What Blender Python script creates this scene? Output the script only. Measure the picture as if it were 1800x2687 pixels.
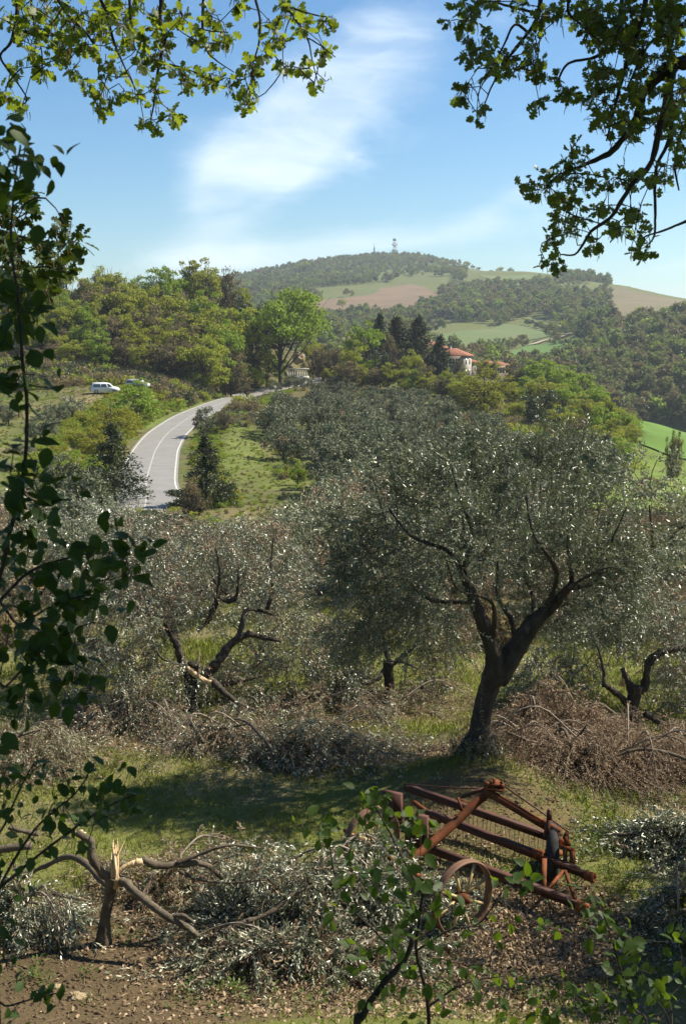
import bpy, math, random
import numpy as np
from mathutils import Vector, Matrix, noise as mnoise
R = math.radians
rng = np.random.default_rng(7)
random.seed(7)
for o in list(bpy.data.objects):
    bpy.data.objects.remove(o)
S = bpy.context.scene
COL = S.collection

# ------------------------------------------------------------------ camera
FPX, PITCH, CZ = 3017.0, R(8.7), 7.0          # focal length in photo pixels, tilt, eye height over the olive terrace
CP, SP = math.cos(PITCH), math.sin(PITCH)
cam_d = bpy.data.cameras.new('camera')
cam = bpy.data.objects.new('camera', cam_d)
COL.objects.link(cam)
cam.location = (0, 0, CZ)
cam.rotation_euler = (R(90) - PITCH, 0, 0)
cam_d.sensor_fit = 'VERTICAL'
cam_d.sensor_height = 23.6
cam_d.sensor_width = 23.6 * 1800 / 2687
cam_d.lens = 23.6 * FPX / 2687
cam_d.clip_start = 0.2
cam_d.clip_end = 20000
cam_d.dof.use_dof = True
cam_d.dof.focus_distance = 32
cam_d.dof.aperture_fstop = 6.3
S.camera = cam

# ------------------------------------------------------------------ world, sun, exposure
HAZE = 0.00013
SUN_EL, SUN_AZ = R(47), R(72)                  # azimuth clockwise from +y (the way the camera looks): sun on the right, a little ahead
world = bpy.data.worlds.new('World')
S.world = world
world.use_nodes = True
wn, wl = world.node_tree.nodes, world.node_tree.links
wn.clear()
def wnode(t, **k):
    n = wn.new(t)
    for a, b in k.items():
        setattr(n, a, b)
    return n
sky = wnode('ShaderNodeTexSky', sky_type='NISHITA', sun_disc=False)
sky.sun_elevation = SUN_EL
sky.sun_rotation = SUN_AZ
sky.altitude = 200
sky.air_density = 1.0
sky.dust_density = 0.5
sky.ozone_density = 2.0
bg = wnode('ShaderNodeBackground')
bg.inputs['Strength'].default_value = 0.063
wout = wnode('ShaderNodeOutputWorld')
tc = wnode('ShaderNodeTexCoord')
def wmath(op, a, b=None, c=None):
    n = wnode('ShaderNodeMath', operation=op)
    for i, v in enumerate((a, b, c)):
        if v is None: continue
        if isinstance(v, (int, float)): n.inputs[i].default_value = v
        else: wl.new(v, n.inputs[i])
    return n.outputs[0]
def pdir(u, v):
    xc, yc = (u - 900) / FPX, (v - 1343.5) / FPX
    d = Vector((xc, CP - yc * SP, -SP - yc * CP))
    return d.normalized()
def wdot(vec):
    n = wnode('ShaderNodeVectorMath', operation='DOT_PRODUCT')
    wl.new(tc.outputs['Generated'], n.inputs[0]); n.inputs[1].default_value = vec
    return n.outputs['Value']
def wramp(x, a, b, interp='SMOOTHSTEP'):
    n = wnode('ShaderNodeMapRange', interpolation_type=interp)
    wl.new(x, n.inputs[0]); n.inputs[1].default_value = a; n.inputs[2].default_value = b
    return n.outputs[0]
# thin cirrus: one noise over the whole sky dome, thicker round a few banks
mp = wnode('ShaderNodeMapping'); mp.inputs['Rotation'].default_value = (0, R(-32), 0); mp.inputs['Scale'].default_value = (5.0, 5.0, 15.0)
wl.new(tc.outputs['Generated'], mp.inputs[0])
warp = wnode('ShaderNodeTexNoise'); warp.inputs['Scale'].default_value = 1.3; warp.inputs['Detail'].default_value = 4
wl.new(mp.outputs[0], warp.inputs['Vector'])
mx = wnode('ShaderNodeMixRGB', blend_type='ADD'); mx.inputs[0].default_value = 1.1
wl.new(mp.outputs[0], mx.inputs[1]); wl.new(warp.outputs['Color'], mx.inputs[2])
nz = wnode('ShaderNodeTexNoise'); nz.inputs['Scale'].default_value = 1.1; nz.inputs['Detail'].default_value = 9; nz.inputs['Roughness'].default_value = 0.56
wl.new(mx.outputs[0], nz.inputs['Vector'])
nfac = nz.outputs['Fac']
def bank(u, v, su, sv, rot):
    """an elliptic cirrus bank round one direction of the sky, as a 0..1 mask"""
    d = pdir(u, v); r_ = Vector((1, 0, 0)); up = r_.cross(d).normalized(); r_ = d.cross(up)
    c, s = math.cos(rot), math.sin(rot)
    e1, e2 = r_ * c + up * s, -r_ * s + up * c
    a = wmath('DIVIDE', wdot(e1), su / FPX); b = wmath('DIVIDE', wdot(e2), sv / FPX)
    r2 = wmath('ADD', wmath('MULTIPLY', a, a), wmath('MULTIPLY', b, b))
    g = wmath('EXPONENT', wmath('MULTIPLY', r2, -1.0))
    return wmath('MULTIPLY', g, wmath('GREATER_THAN', wdot(d), 0.0))
banks = None
for (u, v, su, sv, rot, k) in ((650, 450, 260, 110, R(48), 0.75), (780, 340, 300, 130, R(35), 0.75), (960, 250, 260, 150, R(40), 0.35), (1010, 60, 300, 120, R(10), 0.5),
                               (690, 670, 420, 45, R(6), 0.75), (1000, 640, 420, 40, R(8), 0.5), (1330, 530, 120, 40, R(35), 0.45),
                               (1800, 695, 300, 30, R(10), 0.8), (620, 500, 220, 90, R(35), 0.35), (520, 330, 260, 90, R(-25), 0.35)):
    m = wmath('MULTIPLY', bank(u, v, su, sv, rot), k)
    banks = m if banks is None else wmath('ADD', banks, m)
general = wmath('MULTIPLY', wramp(nfac, 0.55, 0.85), 0.18)
dens = wmath('ADD', nfac, wmath('MULTIPLY', wmath('MINIMUM', banks, 1.0), 0.40))
cl = wmath('MULTIPLY', wramp(dens, 0.55, 1.12), 0.78)
cl = wmath('MINIMUM', wmath('ADD', cl, general), 0.95)
cmix = wnode('ShaderNodeMixRGB')
hs = wnode('ShaderNodeHueSaturation'); hs.inputs['Saturation'].default_value = 1.22; wl.new(sky.outputs[0], hs.inputs['Color'])
tn = wnode('ShaderNodeMixRGB', blend_type='MULTIPLY'); tn.inputs[0].default_value = 1; tn.inputs[2].default_value = (0.83, 1.0, 1.07, 1); wl.new(hs.outputs[0], tn.inputs[1])
wl.new(cl, cmix.inputs[0]); wl.new(tn.outputs[0], cmix.inputs[1])
cmix.inputs[2].default_value = (8.4, 9.3, 9.9, 1)
wl.new(cmix.outputs[0], bg.inputs['Color'])
wl.new(bg.outputs[0], wout.inputs['Surface'])
sun_d = bpy.data.lights.new('sun', 'SUN')
sun_d.energy = 5.0
sun_d.angle = R(0.53)
sun_d.color = (1.0, 0.92, 0.78)
sun = bpy.data.objects.new('sun', sun_d)
COL.objects.link(sun)
SUNV = Vector((math.sin(SUN_AZ) * math.cos(SUN_EL), math.cos(SUN_AZ) * math.cos(SUN_EL), math.sin(SUN_EL)))
sun.rotation_euler = SUNV.to_track_quat('Z', 'Y').to_euler()
sun.location = (60, 20, 80)
S.view_settings.view_transform = 'Standard'
S.view_settings.look = 'None'
S.view_settings.gamma = 1
S.view_settings.use_curve_mapping = False
S.view_settings.exposure = 1.10
S.render.engine = 'CYCLES'
S.cycles.use_denoising = True
S.cycles.max_bounces = 6
S.cycles.diffuse_bounces = 3
S.cycles.glossy_bounces = 2
S.cycles.transmission_bounces = 4
S.cycles.transparent_max_bounces = 8
S.cycles.volume_bounces = 0

# ------------------------------------------------------------------ pixel <-> place helpers
def at(u, v, y):
    """the point at distance y (metres ahead) that shows at photo pixel u, v"""
    xc, yc = (u - 900) / FPX, (v - 1343.5) / FPX
    dx, dy, dz = xc, CP - yc * SP, -SP - yc * CP
    return np.array((dx / dy * y, y, CZ + dz / dy * y))
def proj(p):
    p = np.asarray(p, float)
    x, y, z = p[..., 0], p[..., 1], p[..., 2] - CZ
    dep = y * CP - z * SP
    dn = -y * SP - z * CP
    return 900 + FPX * x / dep, 1343.5 + FPX * dn / dep

def vnoise(x, y, seed=0):
    x = np.asarray(x, float); y = np.asarray(y, float)
    xi, yi = np.floor(x), np.floor(y)
    fx, fy = x - xi, y - yi
    fx, fy = fx * fx * (3 - 2 * fx), fy * fy * (3 - 2 * fy)
    def h(a, b):
        s = np.sin(a * 127.1 + b * 311.7 + seed * 74.7) * 43758.5453
        return s - np.floor(s)
    return ((h(xi, yi) * (1 - fx) + h(xi + 1, yi) * fx) * (1 - fy) + (h(xi, yi + 1) * (1 - fx) + h(xi + 1, yi + 1) * fx) * fy) * 2 - 1
def fbm(x, y, oct=4, seed=0):
    s, a = 0, 0.5
    for i in range(oct):
        s = s + a * vnoise(x, y, seed + i); x = x * 2.03 + 5.1; y = y * 2.03 - 3.7; a *= 0.5
    return s
def sm(x, a, b):
    t = np.clip((np.asarray(x, float) - a) / (b - a), 0, 1)
    return t * t * (3 - 2 * t)

# ------------------------------------------------------------------ terrain heights
Y0 = 40.0
ctrl = []
def g(u, v, y): ctrl.append(at(u, v, y))
def gz(x, y, z): ctrl.append(np.array((x, y, z), float))
# the bank the camera stands on and the terrace
for x in (-14, -5, 5, 14):
    gz(x, -30, 5.6); gz(x, -8, 5.5); gz(x, 0, 5.35); gz(x, 4, 3.85); gz(x, 8, 1.25); gz(x, 11, 0.05)
for x in (-20, -10, 0, 10, 20):
    gz(x, 16, 0); gz(x, 24, -0.1)
for x in (-30, -15, 0, 12): gz(x, 34, -0.7)
# olive grove falling away behind the terrace
gz(-40, 50, -2.2); gz(-14, 50, -4.0); gz(0, 50, -4.4); gz(14, 50, -4.0); gz(24, 45, -3.8)
g(60, 1330, 70); g(450, 1400, 82); g(700, 1400, 78); g(1000, 1400, 80); g(1300, 1390, 76); g(1640, 1390, 66); g(1790, 1400, 66)
g(950, 1320, 100); g(680, 1260, 122); g(950, 1200, 150); g(900, 1090, 215); g(760, 1045, 245); g(660, 1090, 200); g(640, 1160, 152)
g(1250, 1250, 110); g(1250, 1140, 170); g(1150, 1060, 235)
# left field
g(-200, 1290, 80); g(40, 1200, 112); g(60, 1085, 150); g(200, 1065, 170); g(275, 1030, 186); g(360, 1020, 196); g(240, 1200, 125); g(-200, 1080, 160)
# wood above the road
g(100, 1018, 205); g(-200, 1010, 210); g(400, 1012, 228); g(600, 1000, 262)
for u, z in ((-250, 14), (0, 13), (200, 12), (400, 12), (600, 9), (720, 4)):
    p = at(u, 900, 298); gz(p[0], 298, z)
    gz(p[0] * 1.12, 335, z + 1)
for u in (-300, 0, 300, 600): p = at(u, 900, 460); gz(p[0], 460, -20)
g(790, 985, 300); g(850, 992, 305)
# ridge with the houses, falling to the right
g(1000, 1000, 290); g(1130, 990, 300); g(1300, 1050, 250); g(1480, 1140, 205); g(1640, 1245, 160); g(1230, 985, 310)
g(1740, 1240, 135); g(1740, 1150, 200); g(1690, 1108, 262); g(1800, 1140, 262); g(1950, 1200, 255); g(1790, 1300, 100)
for u, z in ((800, -16), (1000, -18), (1200, -24), (1400, -36), (1600, -44), (1800, -50), (2100, -60)):
    p = at(u, 950, 390); gz(p[0], 390, z)
# the far side of the valley
g(900, 925, 620); g(1000, 900, 640); g(1200, 960, 560); g(1300, 945, 620); g(1400, 910, 700); g(1480, 893, 740); g(1420, 890, 770); g(1250, 868, 880); g(1150, 880, 840); g(1150, 905, 760)
g(1600, 1090, 480); g(1780, 1050, 490); g(2000, 1030, 500); g(1600, 960, 590); g(1800, 930, 590); g(1700, 870, 700); g(1550, 862, 730); g(1800, 830, 720); g(2050, 800, 730)
g(1450, 855, 900); g(1370, 836, 960); g(1500, 870, 840)
g(1180, 830, 1020); g(1300, 800, 1080); g(1450, 800, 1080); g(1580, 810, 960)
g(820, 822, 1120); g(960, 812, 1140); g(900, 782, 1260); g(1080, 750, 1380); g(1150, 775, 1250); g(800, 850, 1000); g(600, 830, 1050)
g(700, 770, 1340); g(950, 735, 1500); g(1200, 760, 1330)
g(1605, 792, 1020); g(1610, 830, 930); g(1700, 812, 950); g(1800, 815, 900); g(2050, 830, 880)
# skyline
for u, v, y in ((300, 785, 1500), (500, 768, 1560), (630, 750, 1600), (800, 722, 1720), (950, 682, 1880), (1035, 674, 1930), (1180, 698, 1850), (1300, 722, 1700), (1440, 720, 1560),
                (1530, 735, 1400), (1640, 755, 1250), (1720, 775, 1180), (1800, 790, 1120), (2050, 815, 1080)):
    g(u, v, y)
for u, v, y in ((1680, 800, 1480), (1800, 820, 1380), (1950, 835, 1300), (1750, 815, 1850), (2000, 840, 1850), (2300, 850, 1500), (1600, 775, 1800)): g(u, v, y)
for x in (-1500, -700, 0, 700, 1500): gz(x * 1.2, 2700, 30); gz(x * 3, 6000, -20)
C = np.array(ctrl)
def ab(x, y): return x / (y + Y0), np.log(y + Y0) * 0.8
ca, cb = ab(C[:, 0], C[:, 1])
ct = (C[:, 2] - CZ) / (C[:, 1] + Y0)
def U(r2): return np.where(r2 > 0, r2 * np.log(np.maximum(r2, 1e-12)), 0)
n = len(C)
K = U((ca[:, None] - ca) ** 2 + (cb[:, None] - cb) ** 2) + np.eye(n) * 1e-4
P = np.stack([np.ones(n), ca, cb], 1)
A = np.block([[K, P], [P.T, np.zeros((3, 3))]])
W = np.linalg.solve(A, np.concatenate([ct, np.zeros(3)]))
def tps(x, y):
    a, b = ab(x, y)
    out = np.empty_like(a)
    for i in range(0, len(a), 20000):
        s = slice(i, i + 20000)
        r2 = (a[s, None] - ca) ** 2 + (b[s, None] - cb) ** 2
        out[s] = U(r2) @ W[:n] + W[n] + W[n + 1] * a[s] + W[n + 2] * b[s]
    return CZ + out * (y + Y0)
# road centre line, from near to far
RD = [(330, 1420, 62), (345, 1385, 74), (372, 1340, 90), (386, 1300, 104), (385, 1262, 115), (400, 1205, 135), (411, 1180, 149), (436, 1141, 165), (476, 1109, 183), (508, 1090, 197),
      (560, 1066, 214), (610, 1048, 232), (660, 1034, 252), (720, 1020, 268), (790, 1005, 285), (850, 998, 296), (930, 996, 300)]
rp = np.array([at(*q) for q in RD])
rp[0, 2] = rp[1, 2] = rp[2, 2] = rp[3, 2]
def spline(pts, n):
    """Catmull-Rom through the points"""
    pts = np.asarray(pts, float)
    q = np.vstack([2 * pts[0] - pts[1], pts, 2 * pts[-1] - pts[-2]])
    out = []
    m = len(pts) - 1
    for t in np.linspace(0, m - 1e-6, n):
        i = int(t); f = t - i
        a, b, c, d = q[i], q[i + 1], q[i + 2], q[i + 3]
        out.append(0.5 * (2 * b + (c - a) * f + (2 * a - 5 * b + 4 * c - d) * f * f + (3 * b - a - 3 * c + d) * f ** 3))
    return np.array(out)
ROAD = spline(rp, 170)
k_ = np.ones(15) / 15
ROAD[:, 2] = np.convolve(np.pad(ROAD[:, 2], 7, mode='edge'), k_, mode='valid')
OT = at(1262, 2030, 17.7)                       # foot of the big olive tree
def H(x, y):
    x = np.atleast_1d(np.asarray(x, float)); y = np.atleast_1d(np.asarray(y, float))
    z = tps(x, y)
    far = sm(y, 300, 600)
    z = z + fbm(x / 60, y / 60, 3, 3) * 2.2 * far + fbm(x / 300, y / 300, 3, 8) * 3 * far
    z = z + fbm(x / 9, y / 9, 3, 5) * 0.5 * sm(y, 34, 60) * (1 - far)
    w = sm(y, 9.5, 12) * (1 - sm(y, 25, 33)) * (1 - sm(np.abs(x), 12, 18))
    zt = fbm(x / 2.2, y / 2.2, 3, 1) * 0.09 - 0.012 * (y - 12)
    z = z * (1 - w) + zt * w
    d2 = ((x - OT[0] + 0.15) / 1.5) ** 2 + ((y - OT[1] + 0.5) / 1.25) ** 2
    z = z + 0.42 * np.exp(-d2 * 1.1)
    m = (y > 50) & (y < 320) & (x > -70) & (x < 30)
    if m.any():
        xm, ym = x[m], y[m]
        d = (xm[:, None] - ROAD[:, 0]) ** 2 + (ym[:, None] - ROAD[:, 1]) ** 2
        j = d.argmin(1)
        dd = np.sqrt(d[np.arange(len(j)), j])
        wr = 1 - sm(dd, 4.2, 10)
        z[m] = z[m] * (1 - wr) + (ROAD[j, 2] - 0.12) * wr
    return z
def hz(x, y): return float(H(x, y)[0])
YS = np.concatenate([np.linspace(8.5, 40, 160), np.geomspace(40.5, 2600, 420)])
def ground(u, v):
    """where the line of sight through photo pixel u, v first meets the ground"""
    p = np.array([at(u, v, y) for y in YS])
    dz = p[:, 2] - H(p[:, 0], p[:, 1])
    i = np.argmax(dz < 0)
    if not (dz < 0).any(): return None
    a, b = (YS[i - 1] if i else YS[0]), YS[i]
    for _ in range(14):
        m = (a + b) / 2; q = at(u, v, m)
        if q[2] - hz(q[0], q[1]) < 0: b = m
        else: a = m
    q = at(u, v, b); q[2] = hz(q[0], q[1])
    return q
def foot(u, y):
    """ground point at distance y that shows in photo column u"""
    x = (u - 900) / FPX * y
    for _ in range(3):
        z = hz(x, y)
        x = (u - 900) / FPX * (y * CP - (z - CZ) * SP)
    return np.array((x, y, hz(x, y)))
def top_z(v, y):
    return at(900, v, y)[2]

# ------------------------------------------------------------------ mesh helpers
class MB:
    """collects vertices and faces (tubes, leaves, boxes) for one mesh object"""
    def __init__(s): s.v = []; s.f = []; s.n = 0; s.m = []
    def add(s, V, faces, mi=0):
        V = np.asarray(V, float).reshape(-1, 3)
        s.v.append(V)
        fa = np.asarray(faces, int) + s.n
        s.f.append(fa); s.m.append(np.full(len(fa), mi)); s.n += len(V)
    def polys(s, V, faces, mi=0):
        V = np.asarray(V, float).reshape(-1, 3); s.v.append(V)
        for f in faces:
            s.f.append(np.asarray([f], int) + s.n); s.m.append(np.array([mi]))
        s.n += len(V)
    def tube(s, pts, rad, sides=6, mi=0, cap=True):
        P = np.asarray(pts, float); r = np.broadcast_to(np.asarray(rad, float), (len(P),))
        T = np.gradient(P, axis=0); T /= np.linalg.norm(T, axis=1)[:, None] + 1e-9
        a = np.array((0, 0, 1.0)) if abs(T[0, 2]) < 0.9 else np.array((1.0, 0, 0))
        rings = []
        N = np.cross(T[0], a); N /= np.linalg.norm(N)
        ang = np.arange(sides) * 2 * math.pi / sides
        for i in range(len(P)):
            N = N - T[i] * N.dot(T[i]); N /= np.linalg.norm(N) + 1e-9
            B = np.cross(T[i], N)
            rings.append(P[i] + r[i] * (np.cos(ang)[:, None] * N + np.sin(ang)[:, None] * B))
        V = np.concatenate(rings)
        k = np.arange(sides); k2 = (k + 1) % sides
        F = np.concatenate([np.stack([i * sides + k, i * sides + k2, (i + 1) * sides + k2, (i + 1) * sides + k], 1) for i in range(len(P) - 1)])
        n0 = s.n
        s.add(V, F, mi)
        if cap:
            for e in (k[::-1], (len(P) - 1) * sides + k):
                s.f.append(np.asarray([e]) + n0); s.m.append(np.array([mi]))
    def box(s, c, size, rot=None, mi=0, bevel=0):
        h = np.asarray(size, float) / 2
        V = np.array([(x, y, z) for z in (-1, 1) for y in (-1, 1) for x in (-1, 1)], float) * h
        if rot is not None: V = V @ np.asarray(rot).T
        s.add(V + np.asarray(c, float), [(0, 2, 3, 1), (4, 5, 7, 6), (0, 1, 5, 4), (2, 6, 7, 3), (0, 4, 6, 2), (1, 3, 7, 5)], mi)
    def bar(s, a, b, w, h, up=(0, 0, 1), mi=0):
        """rectangular bar from a to b"""
        a = np.asarray(a, float); b = np.asarray(b, float)
        t = b - a; L = np.linalg.norm(t); t /= L
        u = np.asarray(up, float)
        if abs(t @ u) > 0.98: u = np.array((1.0, 0, 0))
        x = np.cross(t, u); x /= np.linalg.norm(x); z = np.cross(x, t)
        s.box((a + b) / 2, (w, L, h), np.stack([x, t, z], 1), mi)
    def ring(s, c, n, R_, prof, seg=40, mi=0):
        """lathe a closed profile [(radial, axial)] round the axis n"""
        n = np.asarray(n, float); n /= np.linalg.norm(n)
        a = np.cross(n, (0, 0, 1.0)) if abs(n[2]) < 0.95 else np.cross(n, (1.0, 0, 0)); a /= np.linalg.norm(a); b = np.cross(n, a)
        m = len(prof); V = []
        for i in range(seg):
            t = 2 * math.pi * i / seg; e = a * math.cos(t) + b * math.sin(t)
            for (q, ax) in prof: V.append(np.asarray(c) + e * (R_ + q) + n * ax)
        F = [(i * m + j, i * m + (j + 1) % m, ((i + 1) % seg) * m + (j + 1) % m, ((i + 1) % seg) * m + j) for i in range(seg) for j in range(m)]
        s.add(V, F, mi)
    def leaves(s, P, D, N, L, Wd, tmpl, mi=0):
        """many leaves at once: P positions, D pointing, N facing, L length, Wd width; tmpl = (verts (along, across, up), faces)"""
        P = np.asarray(P, float); D = np.asarray(D, float); N = np.asarray(N, float)
        D = D / (np.linalg.norm(D, axis=1)[:, None] + 1e-9)
        X = np.cross(D, N); X /= np.linalg.norm(X, axis=1)[:, None] + 1e-9
        Z = np.cross(X, D)
        L = np.broadcast_to(L, len(P))[:, None, None]; Wd = np.broadcast_to(Wd, len(P))[:, None, None]
        tv, tf = tmpl
        tv = np.asarray(tv, float)
        V = P[:, None, :] + D[:, None, :] * tv[None, :, 0:1] * L + X[:, None, :] * tv[None, :, 1:2] * Wd + Z[:, None, :] * tv[None, :, 2:3] * L
        k = len(tv)
        for f in tf:
            F = np.arange(len(P))[:, None] * k + np.asarray(f)[None, :] + s.n
            s.f.append(F); s.m.append(np.full(len(F), mi))
        s.v.append(V.reshape(-1, 3)); s.n += len(P) * k
    def mesh(s, name, mats, smooth=False):
        me = bpy.data.meshes.new(name)
        V = np.concatenate(s.v)
        sizes = np.concatenate([np.full(len(f), f.shape[1]) for f in s.f])
        flat = np.concatenate([f.ravel() for f in s.f])
        me.vertices.add(len(V)); me.vertices.foreach_set('co', V.ravel().astype(np.float32))
        me.loops.add(len(flat)); me.loops.foreach_set('vertex_index', flat.astype(np.int32))
        me.polygons.add(len(sizes))
        st = np.concatenate([[0], np.cumsum(sizes)[:-1]])
        me.polygons.foreach_set('loop_start', st.astype(np.int32))
        me.polygons.foreach_set('loop_total', sizes.astype(np.int32))
        for m in (mats if isinstance(mats, (list, tuple)) else [mats]): me.materials.append(m)
        me.polygons.foreach_set('material_index', np.concatenate(s.m).astype(np.int32))
        if smooth: me.polygons.foreach_set('use_smooth', np.ones(len(sizes), bool))
        me.update(calc_edges=True); me.validate()
        return me
    def build(s, name, mats, parent=None, smooth=False, loc=None):
        return put(name, s.mesh(name, mats, smooth), parent, loc)
def put(name, me, parent=None, loc=None, rz=0, sc=1):
    o = bpy.data.objects.new(name, me)
    COL.objects.link(o)
    if parent is not None: o.parent = parent
    if loc is not None: o.location = tuple(loc)
    if rz: o.rotation_euler.z = rz
    if sc != 1: o.scale = (sc, sc, sc)
    return o
def tag(o, label=None, cat=None, group=None, kind=None):
    if label: o['label'] = label
    if cat: o['category'] = cat
    if group: o['group'] = group
    if kind: o['kind'] = kind
    return o
def empty(name, loc, label=None, cat=None, group=None, rz=0, sc=1):
    o = put(name, None, None, loc, rz, sc)
    o.empty_display_size = 0.3
    return tag(o, label, cat, group)
def copy_thing(src, loc, rz, sc, label, group=None):
    """a copy of a thing, its parts and their sub-parts"""
    c = src.copy(); COL.objects.link(c)
    c.location = tuple(loc); c.rotation_euler = (0, 0, rz); c.scale = sc if isinstance(sc, tuple) else (sc, sc, sc)
    c['label'] = label
    if group: c['group'] = group
    for ch in src.children:
        d = ch.copy(); COL.objects.link(d); d.parent = c
        for gc in ch.children:
            e = gc.copy(); COL.objects.link(e); e.parent = d
    return c

# ------------------------------------------------------------------ materials
def newmat(name):
    m = bpy.data.materials.new(name); m.use_nodes = True
    nt = m.node_tree; nt.nodes.clear()
    return m, nt.nodes, nt.links
def mixc(N, Lk, fac, a, b, mode='MIX'):
    n = N.new('ShaderNodeMixRGB'); n.blend_type = mode
    for i, x in enumerate((fac, a, b)):
        if isinstance(x, (int, float)): n.inputs[i].default_value = x
        elif isinstance(x, tuple): n.inputs[i].default_value = (*x, 1)
        else: Lk.new(x, n.inputs[i])
    return n.outputs[0]
def mrange(N, Lk, x, a, b, c=0, d=1):
    n = N.new('ShaderNodeMapRange'); Lk.new(x, n.inputs[0])
    for i, q in enumerate((a, b, c, d)): n.inputs[i + 1].default_value = q
    return n.outputs[0]
def noise_tex(N, Lk, scale, detail=4, rough=0.6, co=None):
    n = N.new('ShaderNodeTexNoise'); n.inputs['Scale'].default_value = scale; n.inputs['Detail'].default_value = detail; n.inputs['Roughness'].default_value = rough
    if co is not None: Lk.new(co, n.inputs['Vector'])
    return n.outputs['Fac']
def leafmat(name, c1, c2, under=None, trans=(0.2, 0.3, 0.03), tw=0.35, rough=0.45, spec=0.4, tint=0.0, tcol=(0.2, 0.2, 0.05), c3=None, c3f=0.1):
    """leaf blade: colour varies from leaf to leaf and a little from plant to plant; light passes through it"""
    m, N, Lk = newmat(name)
    geo = N.new('ShaderNodeNewGeometry'); oi = N.new('ShaderNodeObjectInfo')
    col = mixc(N, Lk, geo.outputs['Random Per Island'], c1, c2)
    if c3 is not None:
        col = mixc(N, Lk, mrange(N, Lk, geo.outputs['Random Per Island'], 1 - c3f, 1.01 - c3f), col, c3)
    if tint:
        col = mixc(N, Lk, mrange(N, Lk, oi.outputs['Random'], 0, 1, 0, tint), col, tcol)
    if under is not None:
        col = mixc(N, Lk, geo.outputs['Backfacing'], col, under)
    p = N.new('ShaderNodeBsdfPrincipled'); Lk.new(col, p.inputs['Base Color'])
    p.inputs['Roughness'].default_value = rough; p.inputs['Specular IOR Level'].default_value = spec
    out = N.new('ShaderNodeOutputMaterial')
    if tw > 0:
        t = N.new('ShaderNodeBsdfTranslucent')
        tcx = mixc(N, Lk, 0.35, trans, col)
        Lk.new(tcx, t.inputs['Color'])
        mx = N.new('ShaderNodeMixShader'); mx.inputs[0].default_value = tw
        Lk.new(p.outputs[0], mx.inputs[1]); Lk.new(t.outputs[0], mx.inputs[2]); Lk.new(mx.outputs[0], out.inputs['Surface'])
    else: Lk.new(p.outputs[0], out.inputs['Surface'])
    return m
def surf(name, c1, c2, scale=8, rough=0.85, bump=0.3, bscale=None, spec=0.2, metal=0, c3=None, c3t=(0.6, 0.7), co='Object', stretch=None, bdist=0.02):
    m, N, Lk = newmat(name)
    t = N.new('ShaderNodeTexCoord'); v = t.outputs[co]
    if stretch:
        mpn = N.new('ShaderNodeMapping'); mpn.inputs['Scale'].default_value = stretch; Lk.new(v, mpn.inputs[0]); v = mpn.outputs[0]
    f = noise_tex(N, Lk, scale, 6, 0.62, v)
    col = mixc(N, Lk, mrange(N, Lk, f, 0.32, 0.68), c1, c2)
    if c3 is not None:
        f3 = noise_tex(N, Lk, scale * 0.37, 5, 0.6, v)
        col = mixc(N, Lk, mrange(N, Lk, f3, *c3t), col, c3)
    p = N.new('ShaderNodeBsdfPrincipled'); Lk.new(col, p.inputs['Base Color'])
    p.inputs['Roughness'].default_value = rough; p.inputs['Specular IOR Level'].default_value = spec; p.inputs['Metallic'].default_value = metal
    if bump:
        b = N.new('ShaderNodeBump'); b.inputs['Strength'].default_value = bump; b.inputs['Distance'].default_value = bdist
        Lk.new(noise_tex(N, Lk, bscale or scale * 2.5, 6, 0.7, v), b.inputs['Height']); Lk.new(b.outputs[0], p.inputs['Normal'])
    out = N.new('ShaderNodeOutputMaterial'); Lk.new(p.outputs[0], out.inputs['Surface'])
    return m
DIAMOND = ([(0, 0, 0), (0.45, 0.5, 0.03), (1, 0, -0.04), (0.45, -0.5, 0.03)], [(0, 1, 2, 3)])
LANCE = ([(0, 0, 0), (0.3, 0.5, 0.02), (0.7, 0.42, 0.01), (1, 0, -0.06), (0.7, -0.42, 0.01), (0.3, -0.5, 0.02)], [(0, 1, 2, 3), (0, 3, 4, 5)])
OVATE = ([(0, 0, 0), (0.12, 0.3, 0.04), (0.4, 0.5, 0.06), (0.7, 0.34, 0.03), (1, 0, -0.12), (0.7, -0.34, 0.03), (0.4, -0.5, 0.06), (0.12, -0.3, 0.04), (0.45, 0, 0)],
         [(0, 8, 2, 1), (8, 4, 3, 2), (0, 7, 6, 8), (8, 6, 5, 4)])
# deeply lobed oak leaf: midrib 0..3, lobes each side
OAK = ([(0, 0, 0), (0.33, 0, -0.01), (0.62, 0, -0.02), (1.0, 0, -0.07),
        (0.16, 0.12, .01), (0.24, 0.36, .03), (0.36, 0.34, .03), (0.40, 0.16, .01), (0.47, 0.52, .03), (0.62, 0.48, .03), (0.66, 0.2, .01), (0.78, 0.38, .01), (0.9, 0.26, -.02),
        (0.16, -0.12, .01), (0.24, -0.36, .03), (0.36, -0.34, .03), (0.40, -0.16, .01), (0.47, -0.52, .03), (0.62, -0.48, .03), (0.66, -0.2, .01), (0.78, -0.38, .01), (0.9, -0.26, -.02)],
       [(0, 1, 7, 6, 5, 4), (1, 2, 10, 9, 8, 7), (2, 3, 12, 11, 10), (0, 13, 14, 15, 16, 1), (1, 16, 17, 18, 19, 2), (2, 19, 20, 21, 3)])
ORD = 'zeroth first second third fourth fifth sixth seventh eighth ninth tenth eleventh twelfth thirteenth fourteenth fifteenth sixteenth seventeenth eighteenth nineteenth twentieth'.split()
def nth_(n): return ORD[n] if n <= 20 else 'twenty ' + ORD[n - 20] if n < 30 else 'thirty ' + ORD[n - 30]
def rand_dirs(n, r=rng):
    v = r.normal(size=(n, 3)); return v / np.linalg.norm(v, axis=1)[:, None]
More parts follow.
